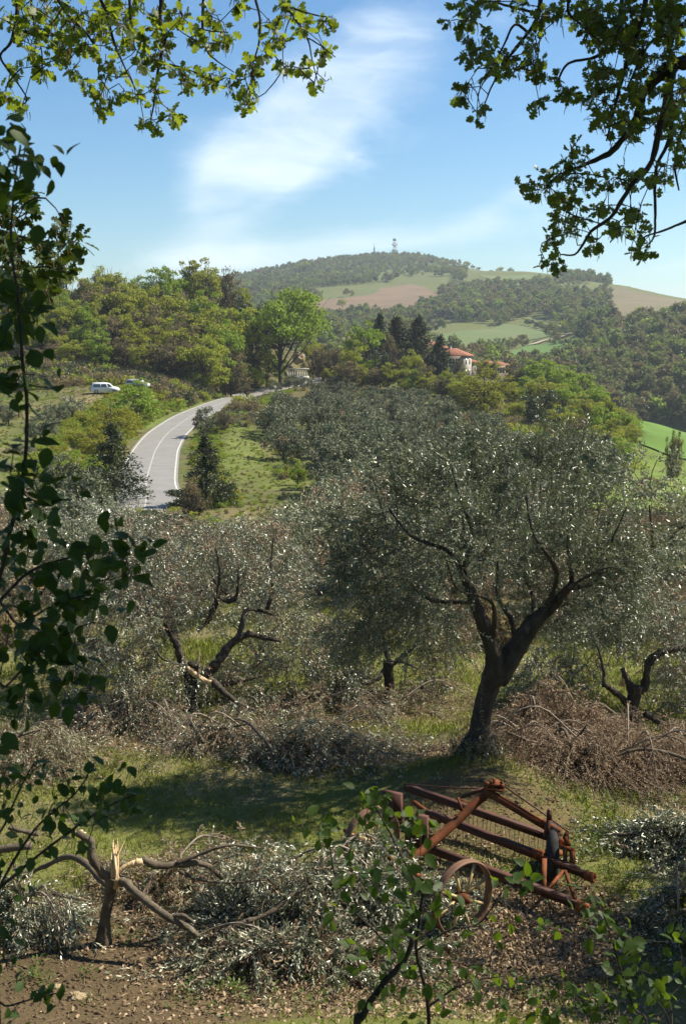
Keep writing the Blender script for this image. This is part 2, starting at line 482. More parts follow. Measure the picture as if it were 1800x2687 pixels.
# ------------------------------------------------------------------ the ground: one sheet out to the horizon
def in_poly(u, v, poly):
    u = np.asarray(u); v = np.asarray(v); ins = np.zeros(u.shape, bool)
    j = len(poly) - 1
    for i in range(len(poly)):
        (x1, y1), (x2, y2) = poly[i], poly[j]
        c = ((y1 > v) != (y2 > v)) & (u < (x2 - x1) * (v - y1) / (y2 - y1 + 1e-12) + x1)
        ins ^= c; j = i
    return ins
ys = np.concatenate([np.linspace(-34, 8, 22)[:-1], np.linspace(8, 30, 150)[:-1], np.geomspace(30, 330, 200)[:-1], np.geomspace(330, 2200, 190)[:-1], np.geomspace(2200, 9000, 14)])
aa = np.concatenate([np.linspace(-1.6, -0.45, 24)[:-1], np.linspace(-0.45, 0.45, 260)[:-1], np.linspace(0.45, 1.6, 24)])
GY, GA = np.meshgrid(ys, aa, indexing='ij')
GX = GA * (GY + Y0)
# narrower near columns: the frame is about a third of the distance wide
gx, gy = GX.ravel(), GY.ravel()
gzv = H(gx, gy)
nr, nc = GX.shape
idx = np.arange(nr * nc).reshape(nr, nc)
quads = np.stack([idx[:-1, :-1].ravel(), idx[:-1, 1:].ravel(), idx[1:, 1:].ravel(), idx[1:, :-1].ravel()], 1)
b = MB(); b.add(np.stack([gx, gy, gzv], 1), quads)

# what grows where (cover of the ground, by place)
def cover(x, y):
    x = np.asarray(x, float); y = np.asarray(y, float)
    n1 = fbm(x / 1.6, y / 1.6, 4, 11); n2 = fbm(x / 7, y / 7, 3, 21)
    grass = np.array((0.135, 0.160, 0.036)); dry = np.array((0.200, 0.165, 0.090)); earth = np.array((0.092, 0.063, 0.036)); litter = np.array((0.10, 0.072, 0.045))
    lush = np.array((0.095, 0.170, 0.016)); woodf = np.array((0.060, 0.058, 0.022)); grove = np.array((0.115, 0.105, 0.050)); meadow = np.array((0.062, 0.090, 0.020))
    col = np.tile(grass, (len(x), 1))
    def lay(c, w):
        nonlocal col
        w = np.clip(w, 0, 1)[:, None]; col = col * (1 - w) + c * w
    lay(dry, sm(n1, -0.05, 0.35) * 0.65)
    lay(grove, sm(y, 22, 32)); lay(dry, sm(n2, 0.0, 0.3) * sm(y, 24, 34) * (1 - sm(y, 50, 70)) * 0.6)
    lay(meadow, sm(y, 60, 90) * (1 - sm(y, 330, 420)) * sm(n2, -0.4, 0.2))
    lay(lush, sm(x - 0.19 * y, -1, 3) * sm(y, 38, 52) * (1 - sm(y, 300, 360)) * (0.75 + 0.25 * sm(n2, -0.2, 0.2)))
    lay(woodf, sm(y, 230, 262) * (x < 0)); lay(np.array((0.080, 0.112, 0.028)), sm(y, 330, 420))
    def spot(u, v, rx, ry, c, k=1.0, sharp=0.35):
        p = ground(u, v)
        d = np.sqrt(((x - p[0]) / rx) ** 2 + ((y - p[1]) / ry) ** 2) + n1 * 0.5
        lay(c, (1 - sm(d, 1 - sharp, 1 + sharp)) * k)
    spot(230, 2600, 2.0, 2.0, earth, 1.0); spot(330, 2440, 1.6, 1.1, earth, 0.9); spot(620, 2640, 1.5, 0.8, earth, 0.7)
    spot(1150, 2470, 2.4, 1.5, litter, 1.0); spot(1330, 2400, 1.2, 0.8, litter, 1); spot(760, 2420, 2.2, 1.5, litter, 0.9)
    spot(1270, 2120, 1.4, 1.2, earth, 0.85)
    sand = np.array((0.33, 0.235, 0.135))
    spot(1010, 1990, 1.5, 0.6, sand, 0.95); spot(840, 2012, 0.8, 0.3, sand, 0.9); spot(1140, 1975, 0.9, 0.6, sand, 0.9)
    spot(480, 1935, 3.2, 0.9, litter, 0.8); spot(1450, 1990, 2.6, 1.3, litter, 0.85); spot(1030, 1860, 3.0, 1.0, litter, 0.7); spot(60, 2000, 1.4, 1.2, litter, 0.7)
    spot(240, 1048, 4, 4, np.array((0.24, 0.19, 0.11)), 0.8); spot(30, 1090, 8, 5, dry, 0.3)
    spot(620, 1190, 3.5, 18, np.array((0.085, 0.13, 0.02)), 0.9); spot(560, 1130, 4, 10, np.array((0.075, 0.12, 0.018)), 0.8)
    spot(470, 1060, 14, 12, np.array((0.10, 0.16, 0.018)), 0.8); spot(400, 1105, 7, 10, np.array((0.09, 0.15, 0.018)), 0.9)
    spot(770, 1250, 6, 12, np.array((0.10, 0.14, 0.02)), 0.6)
    return col
gcol = cover(gx, gy)
m, N, Lk = newmat('ground_cover')
at_ = N.new('ShaderNodeAttribute'); at_.attribute_name = 'cover'
geo = N.new('ShaderNodeNewGeometry'); pos = geo.outputs['Position']
f1 = noise_tex(N, Lk, 3.2, 8, 0.7, pos); f2 = noise_tex(N, Lk, 22, 6, 0.75, pos); f3 = noise_tex(N, Lk, 0.35, 5, 0.6, pos)
c = mixc(N, Lk, mrange(N, Lk, f2, 0.35, 0.7, 0, 0.65), at_.outputs['Color'], (0.17, 0.135, 0.075))
c = mixc(N, Lk, mrange(N, Lk, f1, 0.5, 0.72, 0, 0.7), c, at_.outputs['Color'])
c = mixc(N, Lk, 1.0, c, mixc(N, Lk, mrange(N, Lk, f3, 0.3, 0.7), (0.72, 0.74, 0.7), (1.25, 1.22, 1.15)), 'MULTIPLY')
c = mixc(N, Lk, mrange(N, Lk, f2, 0.28, 0.42, 0.75, 0), c, (0.035, 0.028, 0.018))  # lows of the bump noise painted near-black, as shade in crevices
p = N.new('ShaderNodeBsdfPrincipled'); p.inputs['Roughness'].default_value = 0.95; p.inputs['Specular IOR Level'].default_value = 0.1
Lk.new(c, p.inputs['Base Color'])
bp = N.new('ShaderNodeBump'); bp.inputs['Strength'].default_value = 0.7; bp.inputs['Distance'].default_value = 0.06
Lk.new(f2, bp.inputs['Height']); Lk.new(bp.outputs[0], p.inputs['Normal'])
o_ = N.new('ShaderNodeOutputMaterial'); Lk.new(p.outputs[0], o_.inputs['Surface'])
GROUND_MAT = m
ter = b.build('ground', GROUND_MAT, smooth=True)
tag(ter, kind='structure')
ca_ = ter.data.color_attributes.new('cover', 'FLOAT_COLOR', 'POINT')
ca_.data.foreach_set('color', np.concatenate([gcol, np.ones((len(gcol), 1))], 1).ravel().astype(np.float32))

# ------------------------------------------------------------------ fields on the far hills, each a sheet laid on the ground
FIELDS = [
 ('ploughed_field', [(812, 792), (900, 783), (985, 771), (1003, 755), (1080, 747), (1112, 754), (1150, 770), (1178, 774), (1140, 788), (1100, 800), (1088, 813), (1010, 818), (960, 813), (900, 830), (815, 824)], (0.175, 0.118, 0.072), (0.13, 0.092, 0.052)),
 ('fallow_field', [(862, 925), (900, 892), (950, 866), (975, 862), (965, 885), (890, 930)], (0.145, 0.115, 0.06), (0.11, 0.10, 0.045)),
 ('wheat_field', [(1140, 884), (1200, 871), (1290, 864), (1320, 852), (1380, 855), (1430, 868), (1452, 880), (1424, 888), (1350, 900), (1300, 909), (1200, 914), (1145, 908)], (0.088, 0.135, 0.034), (0.12, 0.135, 0.058)),
 ('green_field', [(1290, 948), (1335, 927), (1400, 907), (1470, 891), (1545, 908), (1500, 926), (1420, 942), (1340, 955)], (0.062, 0.130, 0.022), (0.085, 0.145, 0.034)),
 ('hill_meadow', [(1366, 834), (1402, 834), (1462, 851), (1508, 866), (1500, 873), (1452, 866), (1400, 848)], (0.115, 0.135, 0.048), (0.14, 0.13, 0.06)),
 ('hilltop_meadow', [(1255, 722), (1380, 723), (1440, 722), (1400, 735), (1345, 744), (1290, 736)], (0.10, 0.145, 0.04), (0.12, 0.14, 0.05)),
 ('stubble_field', [(1602, 752), (1640, 756), (1720, 777), (1830, 794), (1830, 822), (1700, 815), (1612, 836), (1604, 795)], (0.125, 0.115, 0.055), (0.155, 0.12, 0.068)),
 ('valley_meadow', [(1670, 1098), (1740, 1118), (1860, 1150), (1860, 1225), (1740, 1192), (1680, 1168)], (0.075, 0.145, 0.016), (0.095, 0.160, 0.024)),
]
def drape(name, poly, lift, mat, nu=60):
    """a sheet following the ground inside a polygon of photo pixels"""
    P = np.array([ground(u, v) for u, v in poly])
    # densify the outline, then fill with a clipped grid through a triangulated fan
    import bmesh
    from mathutils.geometry import delaunay_2d_cdt
    out = []
    for i in range(len(P)):
        a, c2 = P[i], P[(i + 1) % len(P)]
        for t in np.linspace(0, 1, 9)[:-1]: out.append(a[:2] * (1 - t) + c2[:2] * t)
    out = np.array(out); k = len(out)
    lo, hi = out.min(0), out.max(0)
    xs = np.linspace(lo[0], hi[0], nu); ysn = np.linspace(lo[1], hi[1], nu)
    X, Y = np.meshgrid(xs, ysn); X, Y = X.ravel(), Y.ravel()
    ins = in_poly(X, Y, [tuple(q) for q in out])
    pts = [Vector(q) for q in out] + [Vector((a, c2)) for a, c2 in zip(X[ins], Y[ins])]
    vv, _, ff, *_r = delaunay_2d_cdt(pts, [], [list(range(k))], 1, 1e-4)
    V = np.array([(q.x, q.y) for q in vv])
    z = H(V[:, 0], V[:, 1]) + lift
    bb = MB(); bb.polys(np.column_stack([V, z]), [list(f) for f in ff])
    o = bb.build(name, mat, smooth=True)
    return tag(o, kind='structure')
field_px = []
for name, poly, c1, c2 in FIELDS:
    mt = surf(name + '_cover', c1, c2, 0.03, 0.95, 0.0, co='Object', c3=tuple(np.array(c1) * 0.8), c3t=(0.5, 0.75))
    drape(name, poly, 0.5 if name != 'valley_meadow' else 0.25, mt)
    field_px.append(poly)
FIELD_BLOCK = list(field_px)
# pale farm track between the two green fields
tw = [(1388, 908), (1420, 899), (1450, 893), (1475, 886), (1500, 876), (1520, 870)]
tp = spline([ground(u, v) for u, v in tw], 50)
def ribbon(name, path, offs, lift, mat, ground_z=True):
    path = np.asarray(path); T = np.gradient(path[:, :2], axis=0); T /= np.linalg.norm(T, axis=1)[:, None]
    Nn = np.stack([T[:, 1], -T[:, 0]], 1)
    V = []
    for o in offs:
        q = path[:, :2] + Nn * o
        z = (H(q[:, 0], q[:, 1]) if ground_z else path[:, 2]) + lift
        V.append(np.column_stack([q, z]))
    k = len(path); bb = MB(); V = np.concatenate(V)
    F = [(j * k + i, (j + 1) * k + i, (j + 1) * k + i + 1, j * k + i + 1) for j in range(len(offs) - 1) for i in range(k - 1)]
    bb.add(V, F); return bb.build(name, mat, smooth=True)
pale = surf('track_dust', (0.34, 0.29, 0.2), (0.26, 0.22, 0.14), 0.4, 0.95, 0)
tag(ribbon('farm_track', tp, (-2.2, 2.2), 1.2, pale), kind='structure')

# ------------------------------------------------------------------ the road
m, N, Lk = newmat('asphalt')
geo = N.new('ShaderNodeNewGeometry'); pos = geo.outputs['Position']
c = mixc(N, Lk, mrange(N, Lk, noise_tex(N, Lk, 0.5, 6, 0.6, pos), 0.3, 0.7), (0.175, 0.168, 0.155), (0.225, 0.215, 0.198))
c = mixc(N, Lk, mrange(N, Lk, noise_tex(N, Lk, 30, 3, 0.6, pos), 0.3, 0.7, 0, 0.25), c, (0.13, 0.127, 0.12))
p = N.new('ShaderNodeBsdfPrincipled'); Lk.new(c, p.inputs['Base Color']); p.inputs['Roughness'].default_value = 0.75
o_ = N.new('ShaderNodeOutputMaterial'); Lk.new(p.outputs[0], o_.inputs['Surface'])
ASPH = m
road = tag(ribbon('road', ROAD, (-3.15, -1.5, 0, 1.5, 3.15), 0.0, ASPH, False), kind='structure')
paint = surf('road_paint', (0.58, 0.56, 0.50), (0.34, 0.33, 0.30), 1.5, 0.7, 0)
worn = surf('worn_road_paint', (0.40, 0.39, 0.37), (0.30, 0.29, 0.27), 0.8, 0.7, 0)
tag(ribbon('edge_line', ROAD, (-2.92, -2.76), 0.004, paint, False), kind='structure')
tag(ribbon('edge_line', ROAD, (2.76, 2.92), 0.004, paint, False), kind='structure')
tag(ribbon('centre_line', ROAD, (-0.07, 0.07), 0.004, worn, False), kind='structure')
# ------------------------------------------------------------------ plant growing helpers
bark_olive = surf('olive_bark', (0.085, 0.070, 0.052), (0.035, 0.028, 0.021), 9, 0.9, 0.9, 22, stretch=(1, 1, 0.35), bdist=0.04, c3=(0.13, 0.12, 0.095))
bark_grey = surf('grey_bark', (0.155, 0.125, 0.090), (0.075, 0.060, 0.042), 7, 0.9, 0.8, 30, c3=(0.24, 0.22, 0.17), bdist=0.03)
bark_dark = surf('dark_bark', (0.045, 0.037, 0.028), (0.024, 0.02, 0.016), 8, 0.9, 0.6, 24)
bark_far = surf('wood_bark', (0.10, 0.085, 0.065), (0.055, 0.046, 0.035), 1.5, 0.95, 0)
torn_wood = surf('torn_wood', (0.68, 0.53, 0.34), (0.56, 0.39, 0.21), 12, 0.75, 0.8, 40, stretch=(1, 1, 0.25))
twig_grey = surf('twig_bark', (0.105, 0.092, 0.066), (0.062, 0.054, 0.038), 10, 0.9, 0)
twig_dead = surf('dead_twig', (0.25, 0.19, 0.13), (0.14, 0.10, 0.066), 10, 0.9, 0)
twig_bare = surf('bare_bough_bark', (0.29, 0.245, 0.195), (0.17, 0.135, 0.105), 10, 0.8, 0)
leaf_olive = leafmat('olive_leaf', (0.058, 0.074, 0.027), (0.165, 0.185, 0.088), (0.20, 0.205, 0.13), (0.16, 0.2, 0.05), 0.14, 0.30, 0.5, 0.3, (0.10, 0.10, 0.07))
leaf_silver = leafmat('silver_olive_leaf', (0.055, 0.072, 0.032), (0.17, 0.19, 0.115), (0.27, 0.28, 0.19), (0.2, 0.22, 0.1), 0.12, 0.30, 0.65, c3=(0.62, 0.59, 0.45), c3f=0.24)  # some leaves painted near-white to stand for sun highlights
leaf_dead = leafmat('dead_olive_leaf', (0.30, 0.215, 0.132), (0.15, 0.10, 0.058), (0.32, 0.24, 0.16), (0.3, 0.18, 0.08), 0.18, 0.6, 0.3)
leaf_pale = leafmat('dry_olive_leaf', (0.190, 0.215, 0.110), (0.052, 0.072, 0.024), (0.30, 0.32, 0.19), (0.2, 0.2, 0.08), 0.14, 0.36, 0.4, 0.22, (0.18, 0.14, 0.06), c3=(0.48, 0.49, 0.36), c3f=0.16)

def norm(v): return v / (np.linalg.norm(v, axis=-1, keepdims=True) + 1e-9)
def shoots(mb, P, D, L, k, droop, ll, lw, ang=0.8, mi=0, stem_mi=None, stem_r=0.003, tmpl=LANCE, r=rng, up=0.35):
    """leafy shoots: pairs of leaves along curved stems. P, D arrays; L length per shoot"""
    P = np.asarray(P, float); D = norm(np.asarray(D, float)); n = len(P)
    L = np.broadcast_to(L, n).astype(float)
    s = (np.arange(k) + 0.6) / k
    sL = s[None, :] * L[:, None]
    pos = P[:, None] + D[:, None] * sL[..., None]
    pos[..., 2] -= droop * s[None] ** 2 * L[:, None]
    tan = np.repeat(D[:, None], k, 1).copy(); tan[..., 2] -= 2 * droop * s[None]; tan = norm(tan)
    ref = np.where(np.abs(tan[..., 2:3]) > 0.9, np.array((1.0, 0, 0)), np.array((0, 0, 1.0)))
    e1 = norm(np.cross(tan, ref)); e2 = np.cross(tan, e1)
    phi = r.uniform(0, 6.28, (n, 1)) + np.arange(k)[None] * 1.57 + r.normal(0, 0.4, (n, k))
    for sg in (0, math.pi):
        side = e1 * np.cos(phi + sg)[..., None] + e2 * np.sin(phi + sg)[..., None]
        a = ang + r.normal(0, 0.22, (n, k))
        ld = tan * np.cos(a)[..., None] + side * np.sin(a)[..., None]
        ld[..., 2] -= 0.1
        nn = rand_dirs(n * k, r).reshape(n, k, 3) * (1 - up) + tan * up
        l = ll * r.uniform(0.65, 1.2, n * k)
        mb.leaves(pos.reshape(-1, 3), ld.reshape(-1, 3), nn.reshape(-1, 3), l, lw * r.uniform(0.75, 1.2, n * k), tmpl, mi)
    if stem_mi is not None:
        t = np.array((0, 0.5, 1.0))
        sp_ = P[:, None] + D[:, None] * (t[None] * L[:, None])[..., None]
        sp_[..., 2] -= droop * t[None] ** 2 * L[:, None]
        strips(mb, sp_, stem_r, stem_mi)
def strips(mb, C_, rad, mi):
    """thin three-sided stems: C_ (n, m, 3)"""
    n, m, _ = C_.shape
    t = norm(C_[:, -1] - C_[:, 0])
    ref = np.where(np.abs(t[:, 2:3]) > 0.9, np.array((1.0, 0, 0)), np.array((0, 0, 1.0)))
    e1 = norm(np.cross(t, ref)); e2 = np.cross(t, e1)
    taper = np.linspace(1, 0.35, m)
    V = np.empty((n, m, 3, 3))
    for j, a in enumerate((0, 2.094, 4.189)):
        off = (e1 * math.cos(a) + e2 * math.sin(a))
        rr = np.broadcast_to(rad, n)[:, None, None] * taper[None, :, None]
        V[:, :, j] = C_ + off[:, None, :] * rr
    base = np.arange(n)[:, None] * (m * 3)
    F = []
    for i in range(m - 1):
        for j in range(3):
            F.append(np.stack([base[:, 0] + i * 3 + j, base[:, 0] + i * 3 + (j + 1) % 3, base[:, 0] + (i + 1) * 3 + (j + 1) % 3, base[:, 0] + (i + 1) * 3 + j], 1))
    mb.add(V.reshape(-1, 3), np.concatenate(F), mi)
def grow(mb, nodes, targets, r_tip=0.006, k=0.012, mi=0, wob=0.12, r=rng, sides=5, sag=0.0):
    """twigs from the nearest wood to each target; returns the end directions"""
    nodes = [np.asarray(q, float) for q in nodes]
    NB = np.array(nodes)
    c = NB.mean(0)
    order = np.argsort(((targets[:, None] - NB[None]) ** 2).sum(2).min(1))
    dirs = np.zeros_like(targets)
    for i in order:
        t = targets[i]
        d = np.linalg.norm(NB - t, axis=1)
        j = d.argmin(); a = NB[j]; L = d[j]
        if L < 1e-3: dirs[i] = (0, 0, 1); continue
        m = 5 if L > 0.3 else 3
        s = np.linspace(0, 1, m)[:, None]
        pts = a + (t - a) * s + (np.sin(s * math.pi) * r.normal(0, wob, 3)) * L
        pts[:, 2] += (np.sin(s[:, 0] * math.pi)) * L * (0.12 - sag)
        mb.tube(pts, np.linspace(r_tip + k * L, r_tip, m), sides if L > 0.25 else 3, mi, cap=False)
        NB = np.vstack([NB, pts[1:]])
        dirs[i] = pts[-1] - pts[-2]
    return norm(dirs)
def limb(mb, pts, r0, r1, sides=9, mi=0, n=None, lump=0.1, r=rng):
    P = spline(pts, n or max(8, len(pts) * 5))
    rad = np.linspace(r0, r1, len(P)) * (1 + r.normal(0, lump, len(P)))
    P = P + r.normal(0, 1, P.shape) * rad[:, None] * 0.08
    mb.tube(P, rad, sides, mi)
    return [q for q in P[::2]]
def gnarled(mb, pts, radii, sides=18, mi=0, amp=0.16, seed=0, n=40):
    """fluted old trunk: tube whose radius varies round and along it"""
    P = spline(pts, n); rr = np.interp(np.linspace(0, 1, n), np.linspace(0, 1, len(radii)), radii)
    k0 = mb.n
    mb.tube(P, rr, sides, mi)
    V = mb.v[-1]
    ring = V[:n * sides].reshape(n, sides, 3)
    a = np.arange(sides) / sides * 6.283
    f = 1 + amp * (np.sin(3 * a[None] + np.linspace(0, 5, n)[:, None] + seed) * 0.6 + np.sin(5 * a[None] - np.linspace(0, 7, n)[:, None] + seed * 2) * 0.5) + rng.normal(0, amp * 0.25, (n, sides))
    ring[:] = P[:, None] + (ring - P[:, None]) * f[..., None]
    return [q for q in P]
def ellipsoid_pts(n, c, rx, ry, rz, r=rng, shell=0.35):
    d = rand_dirs(n, r); q = r.uniform(shell ** 3, 1, n) ** (1 / 3)
    return np.asarray(c) + d * q[:, None] * np.array((rx, ry, rz))
def splinters(mb, a, b, n, w, mi=0, r=rng, spread=0.25):
    """bundle of torn wood fibres from a towards b"""
    a = np.asarray(a); b = np.asarray(b); L = np.linalg.norm(b - a)
    for i in range(n):
        s = a + r.normal(0, w * 0.5, 3); e = a + (b - a) * r.uniform(0.45, 1.05) + r.normal(0, L * spread * 0.3, 3)
        pts = np.array([s, (s + e) / 2 + r.normal(0, w * 0.2, 3), e])
        mb.tube(pts, (w * r.uniform(0.25, 0.5), w * 0.22, w * 0.03), 4, mi)

# ------------------------------------------------------------------ the big olive tree in front
def olive_main():
    y0 = OT[1]
    root = empty('olive_tree', (0, 0, 0), 'large dark olive tree with a full crown behind the rusty hay rake', 'olive tree')
    A_ = lambda u, v, dy=0: at(u, v, y0 + dy)
    tb = MB()
    base = A_(1258, 2040, 0.05); base[2] = hz(base[0], base[1]) - 0.15
    t_nodes = gnarled(tb, [base, A_(1254, 1985, .02), A_(1258, 1920), A_(1270, 1850), A_(1288, 1790), A_(1306, 1740)], [0.28, 0.19, 0.155, 0.15, 0.16, 0.17], 20, 0, 0.13, 1)
    for (u, v, dy) in ((1200, 2046, -.15), (1165, 2062, -.1), (1320, 2052, -.2), (1285, 2062, -.35), (1230, 2060, -.4), (1330, 2020, .3), (1180, 2020, .25)):
        e = A_(u, v, dy); e[2] = hz(e[0], e[1]) - 0.06
        s = base * 0.75 + e * 0.25; s[2] = base[2] + 0.42
        tb.tube(spline([s, (s + e) / 2 + (0, 0, -0.07), e], 7), np.linspace(0.13, 0.04, 7), 8, 0)
    ln = gnarled(tb, [A_(1300, 1765), A_(1294, 1710, -.05), A_(1268, 1640, -.1), A_(1242, 1575, -.1), A_(1218, 1490, 0)], [0.17, 0.135, 0.11, 0.09, 0.06], 14, 0, 0.12, 3)
    rn = gnarled(tb, [A_(1300, 1790), A_(1330, 1735, .05), A_(1372, 1675, .1), A_(1405, 1630, .1), A_(1450, 1590, .15), A_(1500, 1530, .2)], [0.15, 0.175, 0.155, 0.125, 0.09, 0.05], 16, 0, 0.17, 5)
    nodes = ln[8:] + rn[14:]
    for pts, r0, r1 in (([A_(1355, 1680, .1), A_(1345, 1620, .2), A_(1320, 1560, .4), A_(1310, 1450, .6)], .07, .03),
                        ([A_(1230, 1550), A_(1170, 1480, -.2), A_(1090, 1400, -.3), A_(1020, 1330, -.3)], .055, .02),
                        ([A_(1240, 1580), A_(1150, 1560, .3), A_(1050, 1530, .6), A_(950, 1500, .7)], .05, .018),
                        ([A_(1218, 1490), A_(1220, 1400, .1), A_(1200, 1290, .1), A_(1180, 1200, .1)], .05, .016),
                        ([A_(1420, 1620, .1), A_(1420, 1500, -.2), A_(1400, 1370, -.5), A_(1380, 1230, -.5)], .06, .016),
                        ([A_(1490, 1545, .2), A_(1560, 1490, .1), A_(1610, 1410, 0), A_(1640, 1330, 0)], .05, .016),
                        ([A_(1460, 1585, .15), A_(1500, 1540, -.4), A_(1560, 1500, -.8), A_(1610, 1490, -.9)], .045, .015),
                        ([A_(1500, 1530, .2), A_(1510, 1430, .5), A_(1500, 1300, .7), A_(1490, 1180, .7)], .045, .015),
                        ([A_(1290, 1700), A_(1260, 1610, -.5), A_(1220, 1530, -1.0), A_(1190, 1470, -1.2)], .05, .016),
                        ([A_(1400, 1630, .1), A_(1380, 1560, .8), A_(1350, 1480, 1.3), A_(1320, 1400, 1.4)], .05, .015)):
        pts = [pts[0]] + [q + rng.normal(0, .09, 3) for q in pts[1:]]; nodes += limb(tb, pts, r0 * .85, r1 * .6, 8, 0, lump=0.1)
    lobes = [(985, 1480, -.2, .85), (915, 1570, .3, .62), (940, 1380, .2, .65), (1060, 1360, .2, .85), (1200, 1290, 0, .95), (1400, 1290, -.4, .95), (1555, 1370, .2, .8), (1615, 1490, -.2, .62), (1490, 1480, .3, .8),
             (1130, 1540, -.4, .7), (1330, 1440, .9, .9), (1240, 1420, -.9, .85), (1440, 1400, 1.0, .9), (1050, 1500, .9, .75), (1520, 1270, .4, .55), (1300, 1240, .2, .5), (1080, 1250, -.1, .5), (1590, 1560, .1, .55), (1010, 1620, .1, .6), (905, 1660, .3, .45), (1120, 1640, .5, .5), (1500, 1610, .5, .5), (1640, 1590, -.3, .45), (880, 1480, .2, .5), (870, 1330, .2, .42), (1660, 1400, .2, .5), (1400, 1560, .8, .5), (1420, 1190, 0, .28), (1190, 1200, 0, .28)]
    T = []
    lobes += [(1500, 1150, 0, .2), (1060, 1190, 0, .2), (1250, 1150, .1, .2)]
    for (u, v, dy, r_) in lobes:
        T.append(ellipsoid_pts(int(50 * r_ ** 2) + 6, A_(u * .94 + 1290 * .06, v + (30 if v < 1400 else 12), dy), r_ * .98, r_, r_ * 0.8, shell=0.45))
    T = np.concatenate(T)
    wb = MB()
    d = grow(wb, nodes, T, 0.0045, 0.010, 0, 0.10)
    lb = MB()
    cen = A_(1290, 1480)
    rep = 4
    P = np.repeat(T, rep, 0) + rng.normal(0, 0.05, (len(T) * rep, 3))
    out = norm(P - cen)
    D = norm(np.repeat(d, rep, 0) * 0.5 + out * 0.6 + rand_dirs(len(P)) * 0.75 + np.array((0, 0, 0.15)))
    shoots(lb, P, D, rng.uniform(0.28, 0.62, len(P)), 12, 0.18, 0.066, 0.0145, 0.75, 0, 1, 0.0022)
    # long upright water shoots over the top of the crown
    top = [(1010, 1160, 0), (1050, 1250, .2), (960, 1190, 0), (1200, 1075, 0), (1215, 1100, .1), (1240, 1130, .1), (1170, 1130, -.1), (1150, 1170, .1), (1290, 1160, .1), (1420, 1045, 0), (1435, 1090, .1), (1400, 1120, .2), (1365, 1110, .1), (1455, 1130, -.2), (1490, 1130, .2), (1540, 1090, 0), (1530, 1140, .1), (1580, 1180, .1), (1625, 1250, 0), (1660, 1280, .2), (1690, 1330, .1), (1350, 1180, -.3), (1110, 1200, .3), (1310, 1120, .1),
           (880, 1290, 0), (840, 1330, .2), (860, 1400, 0), (1690, 1420, 0), (1500, 1070, .2)]
    tp_ = np.array([A_(*q) for q in top]); roots = np.array([A_(q[0] + (1300 - q[0]) * 0.14 + rng.normal(0, 14), q[1] + 200, q[2]) for q in top])
    for a, e in zip(roots, tp_):
        m_ = (a + e) / 2 + rng.normal(0, 0.06, 3)
        wb.tube(spline([a, m_, e], 6), np.linspace(0.009, 0.003, 6), 3, 0, cap=False)
        q = spline([a, m_, e], 15)
        dd = norm(np.gradient(q, axis=0))
        shoots(lb, q, dd, 0.10, 2, 0.0, 0.062, 0.0135, 0.7, 0)
        qq = q[3:13:2]; nn_ = np.repeat(qq, 3, 0)
        shoots(lb, nn_, norm(np.repeat(dd[3:13:2], 3, 0) + rand_dirs(len(nn_)) * 0.7), rng.uniform(0.1, 0.22, len(nn_)), 5, 0.0, 0.058, 0.0135, 0.7, 0, 1, 0.002)
    bs = np.column_stack([base[0] + rng.normal(-.1, .28, 150), base[1] + rng.normal(-.15, .25, 150), np.zeros(150)]); bs[:, 2] = H(bs[:, 0], bs[:, 1])
    shoots(lb, bs, norm(rand_dirs(150) * .5 + np.array((0, 0, 1.0))), rng.uniform(.15, .5, 150), 7, 0.1, .05, .014, .7, 0, 1, .002)
    # a drooping shoot in front of the trunk
    q = spline([A_(1268, 1740, -.35), A_(1262, 1830, -.4), A_(1268, 1900, -.4), A_(1290, 1960, -.4)], 14)
    wb.tube(q, 0.004, 3, 0, cap=False)
    shoots(lb, q, norm(np.gradient(q, axis=0)), 0.08, 2, 0, 0.06, 0.0135, 0.8, 0)
    tb.build('trunk', bark_olive, root, True)
    tag(wb.build('branch', twig_grey, root), kind='stuff')
    tag(lb.build('foliage', [leaf_olive, twig_grey], root), kind='stuff')
    return root
OLIVE = olive_main()

